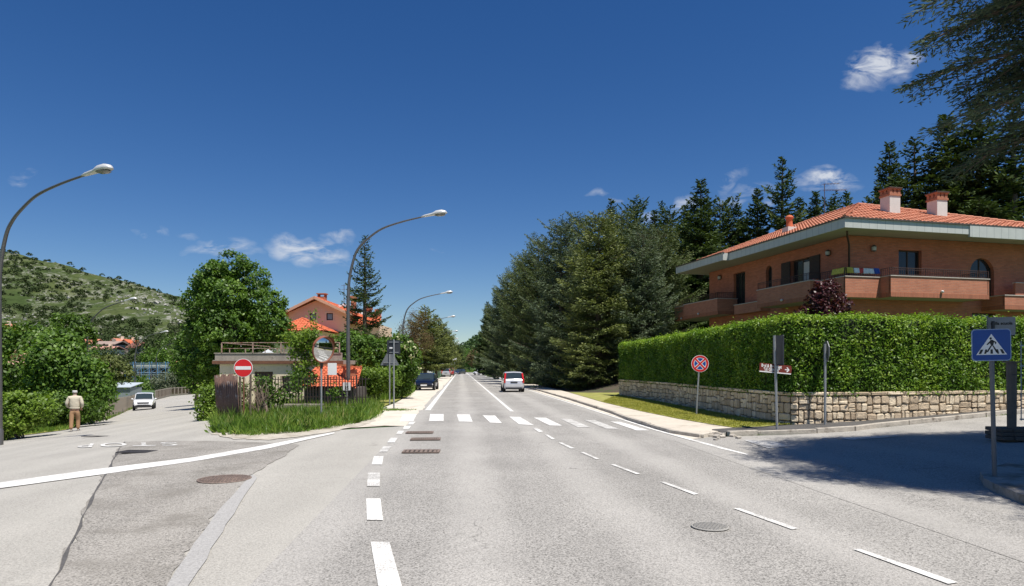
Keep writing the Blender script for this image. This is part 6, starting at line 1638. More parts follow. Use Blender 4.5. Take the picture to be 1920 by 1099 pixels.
def scaffold_building():
    y = 150; o = Vector(((290 - CX) / F * y, y, -2.3)); e = empty('unfinished_building', o, R(-4), 'unfinished concrete frame building wrapped in blue scaffolding', 'building')
    X = lambda px: (px - 290) / F * y; z = lambda py: zat(py, y) + 2.3; x0, x1 = X(240), X(358)
    s = MB()
    for py, t in ((687.5, .75), (702.5, .35), (717.5, .35)): s.b6(x0 + 1.2, x1, -.3, 9, z(py) - t / 2, z(py) + t / 2)
    s.build('floor_slab', pm('fresh_concrete', (.74, .72, .66), .9, .08, 1), e)
    c = MB()
    for i in range(6):
        x = x0 + 1.6 + i * (x1 - x0 - 2) / 5
        for yy in (.6, 5): c.b6(x - .2, x + .2, yy, yy + .4, 0, z(687.5))
    c.build('column', pm('fresh_concrete', (.74, .72, .66)), e)
    b = MB(); b.b6(x0 + 1.3, x1, 6, 6.2, 0, z(690)); b.build('back_wall', pm('hollow_brick', (.28, .16, .11), .9, .2, 1), e)
    k = MB(); n = 8; zt = z(680)
    for i in range(n):
        x = x0 + (x1 - x0 - 1) * i / (n - 1)
        for yy in (-1.4, -.5): k.bar((x, yy, 0), (x, yy, zt + (.2 if i % 2 else 0)), .07)
    for zz in (z(684), z(699), z(712), zt - .1):
        for yy in (-1.4, -.5): k.bar((x0, yy, zz), (x1 - 1, yy, zz), .05)
    for i in range(n - 1):
        xa = x0 + (x1 - x0 - 1) * i / (n - 1); xb = x0 + (x1 - x0 - 1) * (i + 1) / (n - 1)
        for za, zb in ((z(700), z(690)), (z(714), z(704))):
            k.bar((xa, -1.4, za), (xb, -1.4, zb), .05)
    k.build('scaffolding', pm('scaffold_blue', (.12, .33, .60), .5, .15, 1), e)
    d = MB()
    for zz in (z(698.5), z(711), z(681.5)): d.b6(x0, x1 - 1, -1.35, -.55, zz, zz + .08)
    d.build('walk_boards', M_alu, e)
scaffold_building()
def far_house(name, px0, px1, py_e, py_r, y, z0, wallm, roofm, label, d=8.0, rz=0.0, ridge='x'):
    o = Vector((((px0 + px1) / 2 - CX) / F * y, y, z0)); e = empty(name, o, rz, label, 'house', 'village houses at the foot of the hill'); w = (px1 - px0) / F * y / 2
    ze = zat(py_e, y) - z0; zr = zat(py_r, y) - z0; m = MB(); m.b6(-w, w, 0, d, -4, ze)
    if ridge == 'y': m.add([(-w, 0, ze), (w, 0, ze), (0, 0, zr - .2)], [(0, 1, 2)])
    m.build('wall', wallm, e); r = MB(); ov = .6
    if ridge == 'x':
        vs = [(-w - ov, -ov, ze - .1), (w + ov, -ov, ze - .1), (w + ov, d / 2, zr), (-w - ov, d / 2, zr), (-w - ov, d + ov, ze - .1), (w + ov, d + ov, ze - .1)]
        vs += [(a, b, c + .2) for a, b, c in vs]; r.add(vs, [(0, 1, 2, 3), (3, 2, 5, 4), (6, 7, 8, 9), (9, 8, 11, 10), (0, 1, 7, 6), (1, 2, 8, 7), (2, 5, 11, 8), (0, 3, 9, 6), (3, 4, 10, 9), (4, 5, 11, 10)])
    else:
        vs = [(-w - ov, -ov, ze - .1), (0, -ov, zr), (w + ov, -ov, ze - .1), (-w - ov, d, ze - .1), (0, d, zr), (w + ov, d, ze - .1)]; vs += [(a, b, c + .2) for a, b, c in vs]
        r.add(vs, [(0, 1, 4, 3), (1, 2, 5, 4), (6, 7, 10, 9), (7, 8, 11, 10), (0, 1, 7, 6), (1, 2, 8, 7), (0, 3, 9, 6), (2, 5, 11, 8), (3, 4, 10, 9), (4, 5, 11, 10)])
    ro = r.build('roof', roofm, e); c = MB(); c.b6(w * .3, w * .3 + .8, d * .4, d * .4 + .8, ze, zr + 1.0); c.build('chimney', wallm, ro)
    n = max(1, int(2 * w / 3.2)); rr = random.Random(int(px0))
    for i in range(n):
        x = -w + (i + .5) * 2 * w / n; g = MB(); g.b6(x - .5, x + .5, -.05, .02, ze - 2.1, ze - .8); g.build('window', M_wood, e)
    return e
FH = [('village_house', 148, 172, 646, 636, 232, 4.5, M_pale, M_tile, 'grey brown roofed village house, leftmost of the row right of the second side road lamp', 0), ('village_house', 172, 214, 646, 640, 226, 4.2, M_conc, pm('grey_tile', (.30, .22, .18), .8, .2, 1), 'long low village house with greyish roof at the hill foot', 0),
      ('village_house', 166, 206, 655, 649.5, 212, 2.6, M_pale, pm('pink_tile', (.52, .26, .20), .8, .2, 1), 'village house with long pinkish roof, nearest of the row', 0), ('village_house', 206, 222, 644, 635, 238, 4.5, M_pale, M_tile, 'small pale village house with gable towards the viewer', 1),
      ('village_house', 224, 244, 646, 637, 236, 4.5, M_pink, M_tile_red, 'pink village house with red roof at the right of the row', 1), ('village_house', 240, 256, 652, 642, 222, 3.4, M_conc, pm('maroon_tile', (.20, .08, .06), .8, .2, 1), 'dark red roofed village house at the right end of the row', 0),
      ('village_house', 32, 60, 624, 618, 230, 5.5, M_pale, M_tile_red, 'red roof showing above the bushes at far left', 0), ('village_house', -14, 8, 616, 606, 240, 6, M_pale, M_tile, 'house cut by the left edge of the photo, above the bushes', 1),
      ('village_house', 322, 346, 684, 677, 175, -2.2, pm('yellow_render', (.60, .46, .22), .9, .1, 1), M_tile, 'yellow house behind the right end of the scaffolding', 0)]
for (nm, a, b, c, d, y, z0, wm, rm_, lb, g) in FH: far_house(nm, a, b, c, d, y, z0, wm, rm_, lb, ridge='y' if g else 'x')
# distant roadside boards
def board(name, px, py, w, h, y, cols, label, posts=2, zmin=None):
    p = gx(px, y); e = empty(name, p, 0, label, 'sign'); zc_ = zat(py, y) - p.z; ww, hh = w / F * y, h / F * y
    for i in range(posts):
        x = (-ww / 2 + .1 + i * (ww - .2)) if posts > 1 else 0; m = MB(); m.tube([(x, .05, -.1), (x, .05, zc_)], .04, 6); m.build('post', M_galv, e)
    n = len(cols)
    for i, c in enumerate(cols):
        m = MB(); z1 = zc_ + hh / 2 - hh * i / n; m.b6(-ww / 2, ww / 2, -.04, .02, z1 - hh / n + .004, z1); m.build('panel', c, e)
board('advertising_board', 806, 696, 9.5, 16, 118, [M_wht], 'tall white poster stand between the dark hatchback and the lamps', 2)
board('bus_stop_board', 828, 687, 6, 11, 140, [M_wht, M_blue], 'white and blue board behind the silver estate car', 2)
board('advertising_board', 852.5, 674, 8, 7, 150, [M_wht], 'white board high on a post in front of the dark far tree', 1)
board('advertising_board', 846, 686, 10, 7, 170, [M_wht], 'low white board beside the far parked cars', 2)
board('yellow_sign', 853, 689, 4.5, 4, 165, [pm('sign_yellow', (.65, .42, .03), .5)], 'small yellow sign above the far dark cars', 1)
board('white_post', 378.5, 716, 3, 9, 100, [M_wht], 'short white post at the bend of the side road', 1)
# ================================================================ HILLS
def hill():
    cols = []; ridge = [(-1500, 25), (-900, 95), (-600, 112), (-420, 96), (-330, 78.5), (-310, 74), (-290, 68.5), (-261, 60), (-232, 52), (-213, 47), (-190, 41), (-165, 32), (-130, 18), (-90, 6), (-50, -2), (0, -4)]
    def rz_(x):
        for (a, za), (b, zb) in zip(ridge, ridge[1:]):
            if x <= b: return za + (zb - za) * max(0, (x - a)) / (b - a)
        return -4
    nx, ny = 260, 90; X0, X1 = -900, 0; v = []; f = []
    for j in range(ny):
        t = j / (ny - 1)
        for i in range(nx):
            x = X0 + (X1 - X0) * i / (nx - 1); y = 205 + t * 420; R_ = rz_(x * 430 / max(y, 205) if False else x)
            s = min(1, (y - 205) / 225); prof = (s ** 1.25) if s < 1 else 1
            if y > 430: prof = 1 - ((y - 430) / 195) ** 1.5 * .9
            z = -3.5 + (R_ + 3.5) * prof; am = min(1, prof * 1.4)
            z += am * (2.8 * noise.noise(Vector((x * .018, y * .018, 0))) + 1.6 * noise.noise(Vector((x * .06, y * .06, 3))) + .8 * noise.noise(Vector((x * .2, y * .2, 5))))
            v.append((x, y, z))
    for j in range(ny - 1):
        for i in range(nx - 1): f.append((j * nx + i, j * nx + i + 1, (j + 1) * nx + i + 1, (j + 1) * nx + i))
    me = bpy.data.meshes.new('hill'); me.from_pydata(v, [], f); me.materials.append(hill_mat('hill_grass', (.044, .068, .020), (.080, .098, .034), (.27, .265, .23), .75, 1.8)); me.polygons.foreach_set('use_smooth', [True] * len(f))
    o = bpy.data.objects.new('hill', me); link(o); o['kind'] = 'structure'
    # scrub on the hill
    rs = np.random.RandomState(12); r = random.Random(12); P = []; LV = []
    V = np.array(v).reshape(ny, nx, 3)
    def H(x, y):
        i = (x - X0) / (X1 - X0) * (nx - 1); j = (y - 205) / 420 * (ny - 1); i = min(max(i, 0), nx - 2); j = min(max(j, 0), ny - 2); return V[int(j), int(i), 2]
    cnt = 0
    while cnt < 4600:
        x = r.uniform(-420, -95); y = r.uniform(208, 436)
        low = (430 - y) / 225; dn = noise.noise(Vector((x * .014, y * .014, 9))) + .55 * noise.noise(Vector((x * .05, y * .05, 2)))
        if dn < .26 - low * .62 and not (y > 422 and r.random() < .5): 
            if r.random() > .035: continue
        s = r.uniform(.5, 1.6) ** 1.3 * (1 + 1.5 * max(0, low) ** 1.5); n = int(30 * s)
        c = np.array([x, y, H(x, y) + s * .35]); d = rand_dir(rs, n); d[:, 2] = np.abs(d[:, 2]) * 1.1 - .2
        P.append(c + d * s * (.75 + .35 * rs.rand(n, 1)) * np.array([1, 1, .9])); LV.append(np.clip(rs.rand() * .5 + rs.rand(n) * .5, 0, 1)); cnt += 1
    P = np.concatenate(P); n = len(P); D = rand_dir(rs, n); o = leaf_object('hillside_scrub', P, D, sides(D, rs), .85 * (.6 + .8 * rs.rand(n)), .65, ML_scrub, None, np.concatenate(LV), 3)
    tag(o, 'dark scrub and small trees scattered over the rocky hillside', 'scrub', kind='stuff')
    # boulders
    mb = MB(); cnt = 0
    while cnt < 1900:
        x = r.uniform(-420, -120); y = r.uniform(240, 432); dn = noise.noise(Vector((x * .012, y * .02, 4))) + .6 * noise.noise(Vector((x * .05, y * .05, 7)))
        if dn < .16 and r.random() > .05: continue
        s = r.uniform(.2, 1.0) ** 1.6 + .12; M = Matrix.Rotation(r.uniform(0, 6), 3, 'Z') @ Matrix.Rotation(r.uniform(-.6, .6), 3, 'X') @ Matrix.Rotation(r.uniform(-.6, .6), 3, 'Y')
        hx, hy, hz_ = s * r.uniform(.6, 1.3), s * r.uniform(.6, 1), s * r.uniform(.5, 1.1); c = Vector((x, y, H(x, y) + .1)); vs = [M @ Vector((a * hx * r.uniform(.5, 1), b * hy * r.uniform(.5, 1), k * hz_ * r.uniform(.5, 1))) + c for a in (-1, 1) for b in (-1, 1) for k in (-1, 1)]
        mb.add(vs, [(0, 1, 3, 2), (4, 6, 7, 5), (0, 4, 5, 1), (2, 3, 7, 6), (0, 2, 6, 4), (1, 5, 7, 3)]); cnt += 1
    o = mb.build('limestone_rocks', pm('limestone_outcrop', (.33, .32, .285), .95, .25, .4)); tag(o, 'pale limestone rocks strewn across the hillside', 'rocks', kind='stuff')
hill()
def far_hill():
    nx, ny = 150, 40; v = []; f = []
    pr = [(-420, -6), (-150, 6), (-100, 15), (-72, 26), (-55, 36), (-38, 44), (-20, 52), (30, 66), (120, 84), (300, 90), (600, 70)]
    def rz_(x):
        for (a, za), (b, zb) in zip(pr, pr[1:]):
            if x <= b: return za + (zb - za) * max(0, x - a) / (b - a)
        return 60
    for j in range(ny):
        y = 560 + j * 14; t = min(1, j / 24)
        for i in range(nx):
            x = -420 + i * 1020 / (nx - 1); z = -3 + (rz_(x) + 3) * t ** 1.1 + t * (3 * noise.noise(Vector((x * .03, y * .03, 1))) + 2 * noise.noise(Vector((x * .12, y * .12, 1)))); v.append((x, y, z))
    for j in range(ny - 1):
        for i in range(nx - 1): f.append((j * nx + i, j * nx + i + 1, (j + 1) * nx + i + 1, (j + 1) * nx + i))
    me = bpy.data.meshes.new('far_hill'); me.from_pydata(v, [], f); me.materials.append(hill_mat('far_wood', (.05, .09, .035), (.08, .12, .05), (.2, .2, .15), .1, .6)); me.polygons.foreach_set('use_smooth', [True] * len(f))
    o = bpy.data.objects.new('far_hill', me); link(o); o['kind'] = 'structure'
    rs = np.random.RandomState(2); r = random.Random(3); P = []; LV = []; V = np.array(v).reshape(ny, nx, 3)
    for c in range(1000):
        x = r.uniform(-150, 80); y = r.uniform(565, 905); i = int((x + 420) / 1020 * (nx - 1)); j = int((y - 560) / 14); z = V[min(j, ny - 1), i, 2]; s = r.uniform(3, 6.5); n = 46; d = rand_dir(rs, n); d[:, 2] = np.abs(d[:, 2])
        P.append(np.array([x, y, z + s * .4]) + d * s * (.8 + .3 * rs.rand(n, 1))); LV.append(np.clip(rs.rand() * .6 + rs.rand(n) * .4, 0, 1))
    P = np.concatenate(P); n = len(P); D = rand_dir(rs, n); o = leaf_object('far_wood', P, D, sides(D, rs), 2.8, 2.2, leaf_mat('leaves_farwood', [(.04, .08, .03), (.07, .12, .04), (.10, .16, .06)], .7, .1, .2, .1), None, np.concatenate(LV), 3)
    tag(o, 'green wood covering the distant hill at the end of the road', 'wood', kind='stuff')
far_hill()
# ================================================================ TREES AND PLANTS
conifer_kind('cedar_a', H=13, Rmax=3.9, mat=ML_cedar_blue, seed=21, whorl=.55, nper=8, droop=-.02, tip_up=.06, blade=(.25, .072), dens=1.6, base=.02, shape=.42, irregular=.24, twig=.5)
conifer_kind('cedar_b', H=13, Rmax=3.8, mat=ML_cedar_olive, seed=22, whorl=.52, nper=8, droop=-.10, tip_up=.0, blade=(.24, .078), dens=1.6, base=.02, shape=.42, irregular=.22, twig=.5)
conifer_kind('cedar_c', H=14, Rmax=3.9, mat=ML_cedar_grey, seed=23, whorl=.55, nper=8, droop=.02, tip_up=.10, blade=(.25, .075), dens=1.6, base=.02, shape=.42, irregular=.28, twig=.5)
conifer_kind('cedar_d', H=12, Rmax=3.2, mat=ML_cedar_olive, seed=28, whorl=.55, nper=8, droop=-.08, tip_up=.05, blade=(.34, .13), dens=1.0, base=.16, shape=.6, irregular=.25, twig=.5)
conifer_kind('spruce_a', H=19, Rmax=3.9, mat=ML_spruce, seed=24, whorl=.5, nper=7, droop=-.20, tip_up=.12, blade=(.36, .13), dens=1.25, base=.06, shape=.75, irregular=.22, twig=.5)
conifer_kind('spruce_b', H=20, Rmax=3.9, mat=ML_spruce, seed=25, whorl=.7, nper=6, droop=-.12, tip_up=.25, blade=(.36, .13), dens=1.2, base=.06, shape=.8, irregular=.4, twig=.42, bend=.3)
conifer_kind('pine', H=18, Rmax=3.6, mat=ML_spruce, seed=26, whorl=.75, nper=6, droop=.18, tip_up=.35, blade=(.40, .14), dens=1.2, base=.1, shape=.5, irregular=.5, twig=.38)
G1 = 'cedars lining the right side of the main road'; G2 = 'dark conifers rising behind the cedars and the brick house'
front = [('cedar_b', 1122, 51, 402, 1.0, 0, 'olive green cedar nearest the left end of the clipped hedge'), ('cedar_a', 1205, 50, 432, .92, 1.2, 'blue grey cedar rising just behind the left end of the hedge'),
         ('cedar_a', 1052, 58, 418, .95, 2.4, 'tall blue grey cedar left of the olive green one'), ('cedar_c', 1010, 70, 446, .95, .7, 'grey green cedar above the silver hatchback'),
         ('cedar_c', 982, 84, 478, 1.05, 3.1, 'grey green cedar third from the far end of the cedar row'), ('cedar_a', 956, 102, 512, 1.1, 4.0, 'bluish cedar near the far end of the cedar row'),
         ('cedar_c', 936, 124, 540, 1.0, 5.0, 'cedar beside the far parked white cars'), ('spruce_a', 914, 150, 566, 1.0, 1.0, 'narrow pointed spruce closing the far end of the cedar row'),
         ('cedar_c', 1165, 60, 396, 1.0, 2.0, 'tall grey green cedar between the olive one and the blue one, set back'), ('cedar_a', 1085, 70, 408, 1.0, .4, 'blue cedar set back behind the olive one, its top left of it'),
         ('cedar_c', 1240, 54, 425, .95, 1.8, 'grey green cedar left of the brick house, behind the hedge')]
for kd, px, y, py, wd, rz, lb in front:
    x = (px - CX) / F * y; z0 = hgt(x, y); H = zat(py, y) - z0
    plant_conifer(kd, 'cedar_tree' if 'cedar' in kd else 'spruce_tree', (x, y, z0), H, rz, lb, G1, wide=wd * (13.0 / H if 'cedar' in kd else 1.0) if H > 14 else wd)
back = [('spruce_b', 1141, 78, 368, 1.0, 'dark spruce top rising above the olive cedar'), ('pine', 1190, 80, 378, 1.0, 'dark pine with open whorled top behind the cedars'), ('spruce_a', 1228, 76, 394, 1.0, 'dark spruce right of the open topped pine'),
        ('pine', 1256, 78, 388, 1.0, 'dark pine with a tufted top left of the tall olive spruce'), ('spruce_a', 1314, 70, 338, 1.25, 'tall broad spruce above the left end of the brick house roof'), ('pine', 1350, 74, 374, 1.0, 'dark pine between the broad spruce and the crooked one'),
        ('spruce_a', 1384, 72, 384, 1.1, 'shorter spruce left of the flat topped one over the roof'), ('spruce_a', 1420, 70, 356, 1.1, 'dense pointed spruce left of the crooked tall spruce'), ('spruce_b', 1466, 68, 287, 1.0, 'tallest crooked spruce with ragged top over the brick house'),
        ('spruce_a', 1500, 72, 372, 1.0, 'spruce just right of the crooked tall one'), ('spruce_a', 1530, 70, 360, 1.0, 'spruce left of the roof antenna'), ('pine', 1562, 70, 372, 1.0, 'pine right of the roof antenna'), ('spruce_a', 1588, 74, 362, .9, 'small spruce tip above the roof corner of the brick house'),
        ('spruce_a', 1286, 82, 384, 1.1, 'spruce half hidden left of the broad spruce'), ('spruce_b', 1642, 62, 345, 1.0, 'low spruce behind the first chimney'), ('spruce_a', 1668, 58, 268, 1.0, 'pointed spruce above the first chimney of the brick house'),
        ('spruce_b', 1722, 58, 250, 1.2, 'broad dark spruce between the two chimneys'), ('spruce_a', 1775, 56, 215, 1.3, 'big dark spruce above the second chimney'), ('spruce_a', 1835, 54, 190, 1.3, 'big dark spruce behind the hanging cedar boughs'), ('spruce_b', 1900, 52, 180, 1.3, 'big dark spruce at the right edge behind the roof')]
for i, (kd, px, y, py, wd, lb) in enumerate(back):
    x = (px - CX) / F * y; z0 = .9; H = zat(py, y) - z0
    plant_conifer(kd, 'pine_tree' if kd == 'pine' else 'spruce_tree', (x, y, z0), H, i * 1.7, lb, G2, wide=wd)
# left spruce, olive conifers beyond
cr = conifer_mesh('spruce_open', H=13.5, Rmax=2.9, mat=ML_spruce, seed=31, whorl=.72, nper=7, droop=-.22, tip_up=.34, blade=(.28, .10), dens=1.3, base=.12, shape=.75, irregular=.22, twig=.42)
bpy.data.objects.remove(cr[2]); bpy.data.objects.remove(cr[3]); CON['open'] = (cr[0], cr[1], 13.5)
x = (684 - CX) / F * 50; plant_conifer('open', 'spruce_tree', (x, 50, hgt(x, 50)), zat(443, 50) - hgt(x, 50), .6, 'open tiered spruce standing alone behind the first street lamp', None, wide=.98)
for kd, px, y, py, wd, rz, lb in [('cedar_d', 797, 92, 572, 1.0, 1, 'olive brown conifer behind the second lamp, tallest of its group'), ('cedar_d', 818, 112, 588, 1.0, 2, 'olive conifer right of the tallest one beside the road'), ('cedar_d', 833, 135, 606, .95, 3, 'small olive conifer near the far parked cars'), ('cedar_c', 859, 205, 645, .9, 3, 'dark rounded conifer at the far left end of the shoulder'), ('cedar_d', 843, 160, 622, .9, 3, 'thin dark conifer between the olive ones and the rounded one')]:
    x = (px - CX) / F * y; z0 = hgt(x, y); H = zat(py, y) - z0; plant_conifer(kd, 'conifer_tree', (x, y, z0), H, rz, lb, 'conifers left of the main road', wide=wd * 13 / H * .95)

def lob(c, r): return (tuple(c), tuple(r) if isinstance(r, (tuple, list)) else (r, r, r))
# the big lime tree
def lime():
    y = 46; z0 = hgt((445 - CX) / F * y, y); o = ((445 - CX) / F * y, y, z0); s = y / F
    L = [((px - 445) * s, dy, zat(py, y) - z0, r) for px, py, dy, r in ((435, 500, 0, 1.15), (405, 530, -.4, 1.35), (465, 525, .3, 1.35), (385, 575, -.3, 1.35), (435, 565, -1.0, 1.6), (490, 575, 0, 1.45), (380, 625, .2, 1.4), (440, 625, -1.4, 1.9), (505, 610, -.4, 1.45), (525, 622, .3, 1.0), (410, 680, -.6, 1.6), (470, 670, -.6, 1.7), (370, 680, .6, 1.4), (430, 600, 1.5, 2.0), (400, 505, .4, .8), (510, 565, .4, .8), (372, 548, .2, .7))]
    lobes = [lob((a, b, c), (r, r * .95, r * .85)) for a, b, c, r in L]
    broadleaf('lime_tree', o, lobes, 1500, 34, (.16, .16, .13), (.20, .13), ML_linden, 'large dense lime tree with layered green crown left of the pink house', seed=7, trunk=(2.2, .26, 6.5))
lime()
def shrub(name, px, y, spec, leaf, mat, label, ncl, per=30, sig=(.13, .13, .11), cat='shrub', group=None, seed=1, trunk=None, z=None):
    x = (px - CX) / F * y; z0 = hgt(x, y) if z is None else z; s = y / F
    lobes = [lob(((a - px) * s, d, zat(b, y) - z0), (r, r * .95, r * .85) if not isinstance(r, tuple) else r) for a, b, d, r in spec]
    return broadleaf(name, (x, y, z0), lobes, ncl, per, sig, leaf, mat, label, cat, group, trunk, seed)
# left bank bushes
GB = 'bushes on the left bank of the side road'
shrub('bush', 60, 36, [(10, 640, 0, 1.2), (50, 650, .3, 1.4), (20, 690, -.5, 1.6), (70, 700, -.6, 1.5), (15, 735, -.4, 1.4), (60, 735, .2, 1.2), (-40, 660, 0, 1.6), (-40, 720, 0, 1.6)], (.20, .12), ML_bush, 'tall leafy bush with pinkish blossom at the left edge', 620, sig=(.22, .22, .18), group=GB, seed=3)
shrub('bush', 130, 34, [(100, 650, .4, .9), (112, 668, 0, .8), (100, 685, 0, 1.2), (145, 695, .2, .95), (120, 725, .2, 1.2), (165, 718, .3, .85), (185, 735, .3, .62), (90, 720, .2, 1.0), (150, 742, .3, .8)], (.20, .13), ML_linden, 'broad leaved bush behind the walking man', 640, sig=(.2, .2, .17), group=GB, seed=4)
shrub('small_tree', 125, 44, [(100, 622, 0, 1.1), (130, 615, 0, 1.2), (150, 635, 0, 1.0), (80, 640, 0, 1.0), (120, 645, 0, 1.3)], (.2, .12), ML_bush, 'small tree top rising behind the bush on the left bank', 280, cat='tree', seed=5, trunk=(2, .12, 5))
shrub('pine_bush', 205, 62, [(180, 695, 0, 1.2), (208, 688, 0, 1.2), (232, 702, 0, .9), (200, 710, -.4, 1.2), (222, 694, .3, 1.0), (178, 680, .2, .8)], (.26, .09), ML_cedar_olive, 'dark flat topped pine behind the left bank bushes', 420, per=26, cat='tree', seed=6, trunk=(1.5, .15, 4))
shrub('bramble', 40, 25.5, [(0, 775, 0, .8), (35, 768, 0, .7), (62, 770, .3, .6), (10, 792, -.4, .5), (45, 788, -.2, .45), (-50, 780, 0, 1.0)], (.13, .085), ML_light, 'light green bramble thicket at the left edge', 520, per=28, group=GB, seed=8)
shrub('bramble', 130, 31.5, [(90, 765, 0, .8), (115, 765, 0, .75), (145, 765, .2, .7), (105, 782, 0, .5), (172, 770, .4, .55)], (.13, .085), ML_bush, 'bramble thicket just left of the walking man', 320, per=28, group=GB, seed=9)
# blossoms
def blossom(name, spots, y, mat, label, n=12, s=.12):
    rs = np.random.RandomState(5); P = []
    for px, py in spots:
        c = np.array(tuple(at(px, py, y))); P.append(c + rs.normal(size=(n, 3)) * s)
    o_ = np.concatenate(P).mean(0); e = empty(name, tuple(o_), 0, label, 'flowers')
    for q in P: D = rand_dir(rs, len(q)); leaf_object('flower_head', q - o_, D, sides(D, rs), .15, .12, mat, e, None, 2)
    P = np.concatenate(P)
    k = MB(); 
    for i in range(0, len(P), n): c = Vector(P[i] - o_); k.tube([c - Vector((0, -.3, .3)), c], .012, 4)
    k.build('stem', M_bark, e)
blossom('blossoms', [(28, 668), (45, 665), (54, 672), (58, 681), (64, 682), (40, 671), (25, 676)], 34.2, leaf_mat('petals_pink', [(.5, .28, .2), (.7, .48, .38)], .7, .2, .2), 'cluster of salmon pink blossom in the left bush', 12)
blossom('blossoms', [(58, 641), (74, 639), (73, 659), (82, 661), (90, 664)], 34.2, leaf_mat('petals_white', [(.6, .58, .48), (.8, .78, .7)], .7, .2, .2), 'white blossom high in the left bush', 6, .1)
# around the garage
shrub('bush', 398, 27.5, [(400, 735, 0, .45), (398, 755, -.1, .5), (402, 775, -.2, .5), (408, 745, .5, .5), (412, 765, .5, .6)], (.12, .08), ML_light, 'bright green bush at the left corner of the garage', 300, per=26, seed=10)
shrub('small_tree', 368, 58, [(360, 640, 0, 1.3), (350, 680, 0, 1.4), (385, 690, 0, 1.3), (372, 715, 0, 1.1), (340, 655, .4, 1.0)], (.2, .12), ML_linden, 'leafy tree behind the lime tree beside the side road', 420, cat='tree', seed=11, trunk=(1.2, .15, 4))
shrub('young_tree', 574, 28, [(572, 640, 0, .42), (555, 655, 0, .40), (585, 672, 0, .36), (590, 588, 0, .06), (589, 606, 0, .10), (565, 690, 0, .38), (582, 625, 0, .28), (545, 632, 0, .3), (592, 650, 0, .3), (580, 710, 0, .3), (556, 715, 0, .25)], (.12, .075), ML_light, 'slender young tree with spring leaves between garage and mirror', 190, per=22, sig=(.11, .11, .10), cat='tree', seed=12, trunk=(1.0, .035, 3.6))
shrub('vine', 455, 25, [(425, 715, 0, .22), (490, 722, .3, .3), (445, 735, .2, .28), (510, 735, .4, .3), (540, 730, .3, .32), (530, 748, .2, .28), (500, 752, .2, .25), (440, 755, .2, .25), (415, 740, .2, .25), (620, 735, .5, .25), (548, 705, .4, .2)], (.11, .08), ML_bush, 'vine leaves climbing the fence before the garage', 150, per=14, cat='vine', seed=13)
shrub('elder_bush', 745, 38, [(715, 670, 0, 1.0), (745, 655, 0, .95), (760, 668, 0, .8), (735, 695, -.4, 1.0), (758, 695, -.1, .8), (700, 690, .2, .9), (748, 718, 0, .7)], (.17, .10), ML_bush, 'dark green elder bush with cream flower heads behind the square sign', 640, seed=14)
blossom('elder_flowers', [(748, 632), (768, 640), (760, 652), (778, 655), (735, 645), (790, 690), (772, 668), (715, 655)], 36.9, leaf_mat('petals_cream', [(.45, .45, .25), (.62, .6, .38)], .7, .2, .2), 'cream elder flower heads on the bush behind the square sign', 7, .07)
shrub('bush', 660, 37, [(635, 655, 0, .8), (665, 650, 0, .9), (690, 655, 0, .8), (650, 675, -.2, .8), (680, 680, -.2, .8), (625, 672, 0, .6)], (.17, .10), ML_linden, 'rounded green bush behind the first street lamp', 420, seed=15)
shrub('bush', 700, 33.5, [(690, 705, 0, .5), (712, 708, 0, .55), (700, 722, 0, .5), (728, 712, 0, .5)], (.12, .07), ML_light, 'low yellowish bush left of the square sign', 240, per=24, seed=16)
shrub('twiggy_tree', 778, 78, [(768, 620, 0, 1.3), (785, 600, 0, 1.3), (760, 650, 0, 1.3), (790, 640, 0, 1.4)], (.26, .05), ML_twig, 'brown half bare tree beside the olive conifers', 330, per=22, sig=(.25, .25, .25), cat='tree', seed=17, trunk=(2, .14, 7))
shrub('bush', 785, 58, [(768, 690, 0, .8), (772, 704, 0, .6), (760, 700, 0, .8)], (.16, .09), ML_bush, 'green bush behind the parked dark hatchback', 260, seed=18)
# far end of the road
for i, (px, y, py, r, m, lb) in enumerate([(893, 250, 668, 3.2, ML_twig, 'brown leafless tree at the far bend of the road'), (880, 280, 672, 3.0, ML_bush, 'green tree at the far bend, left of the brown one'), (908, 235, 672, 3.0, ML_silver, 'greyish tree at the far bend, right of the brown one'), (872, 300, 668, 4, ML_linden, 'far green tree above the end of the road'), (925, 240, 665, 4, ML_linden, 'far green tree behind the parked white cars'), (848, 230, 665, 3.5, ML_bush, 'far tree behind the white roadside board')]):
    shrub('roadside_tree', px, y, [(px, py, 0, r), (px + 5, py + 6, 0, r * .8), (px - 6, py + 7, 0, r * .8)], (.55, .4), m, lb, 130, per=14, sig=(.6, .6, .5), cat='tree', group='trees at the far bend', seed=40 + i, trunk=(2, .2, 5))
shrub('willow_bush', 312, 110, [(310, 712, 0, 1.6), (322, 716, 0, 1.4), (300, 720, 0, 1.3), (315, 728, 0, 1.4)], (.3, .12), ML_silver, 'silvery round bush in front of the scaffolded building', 240, per=22, sig=(.3, .3, .3), seed=20)
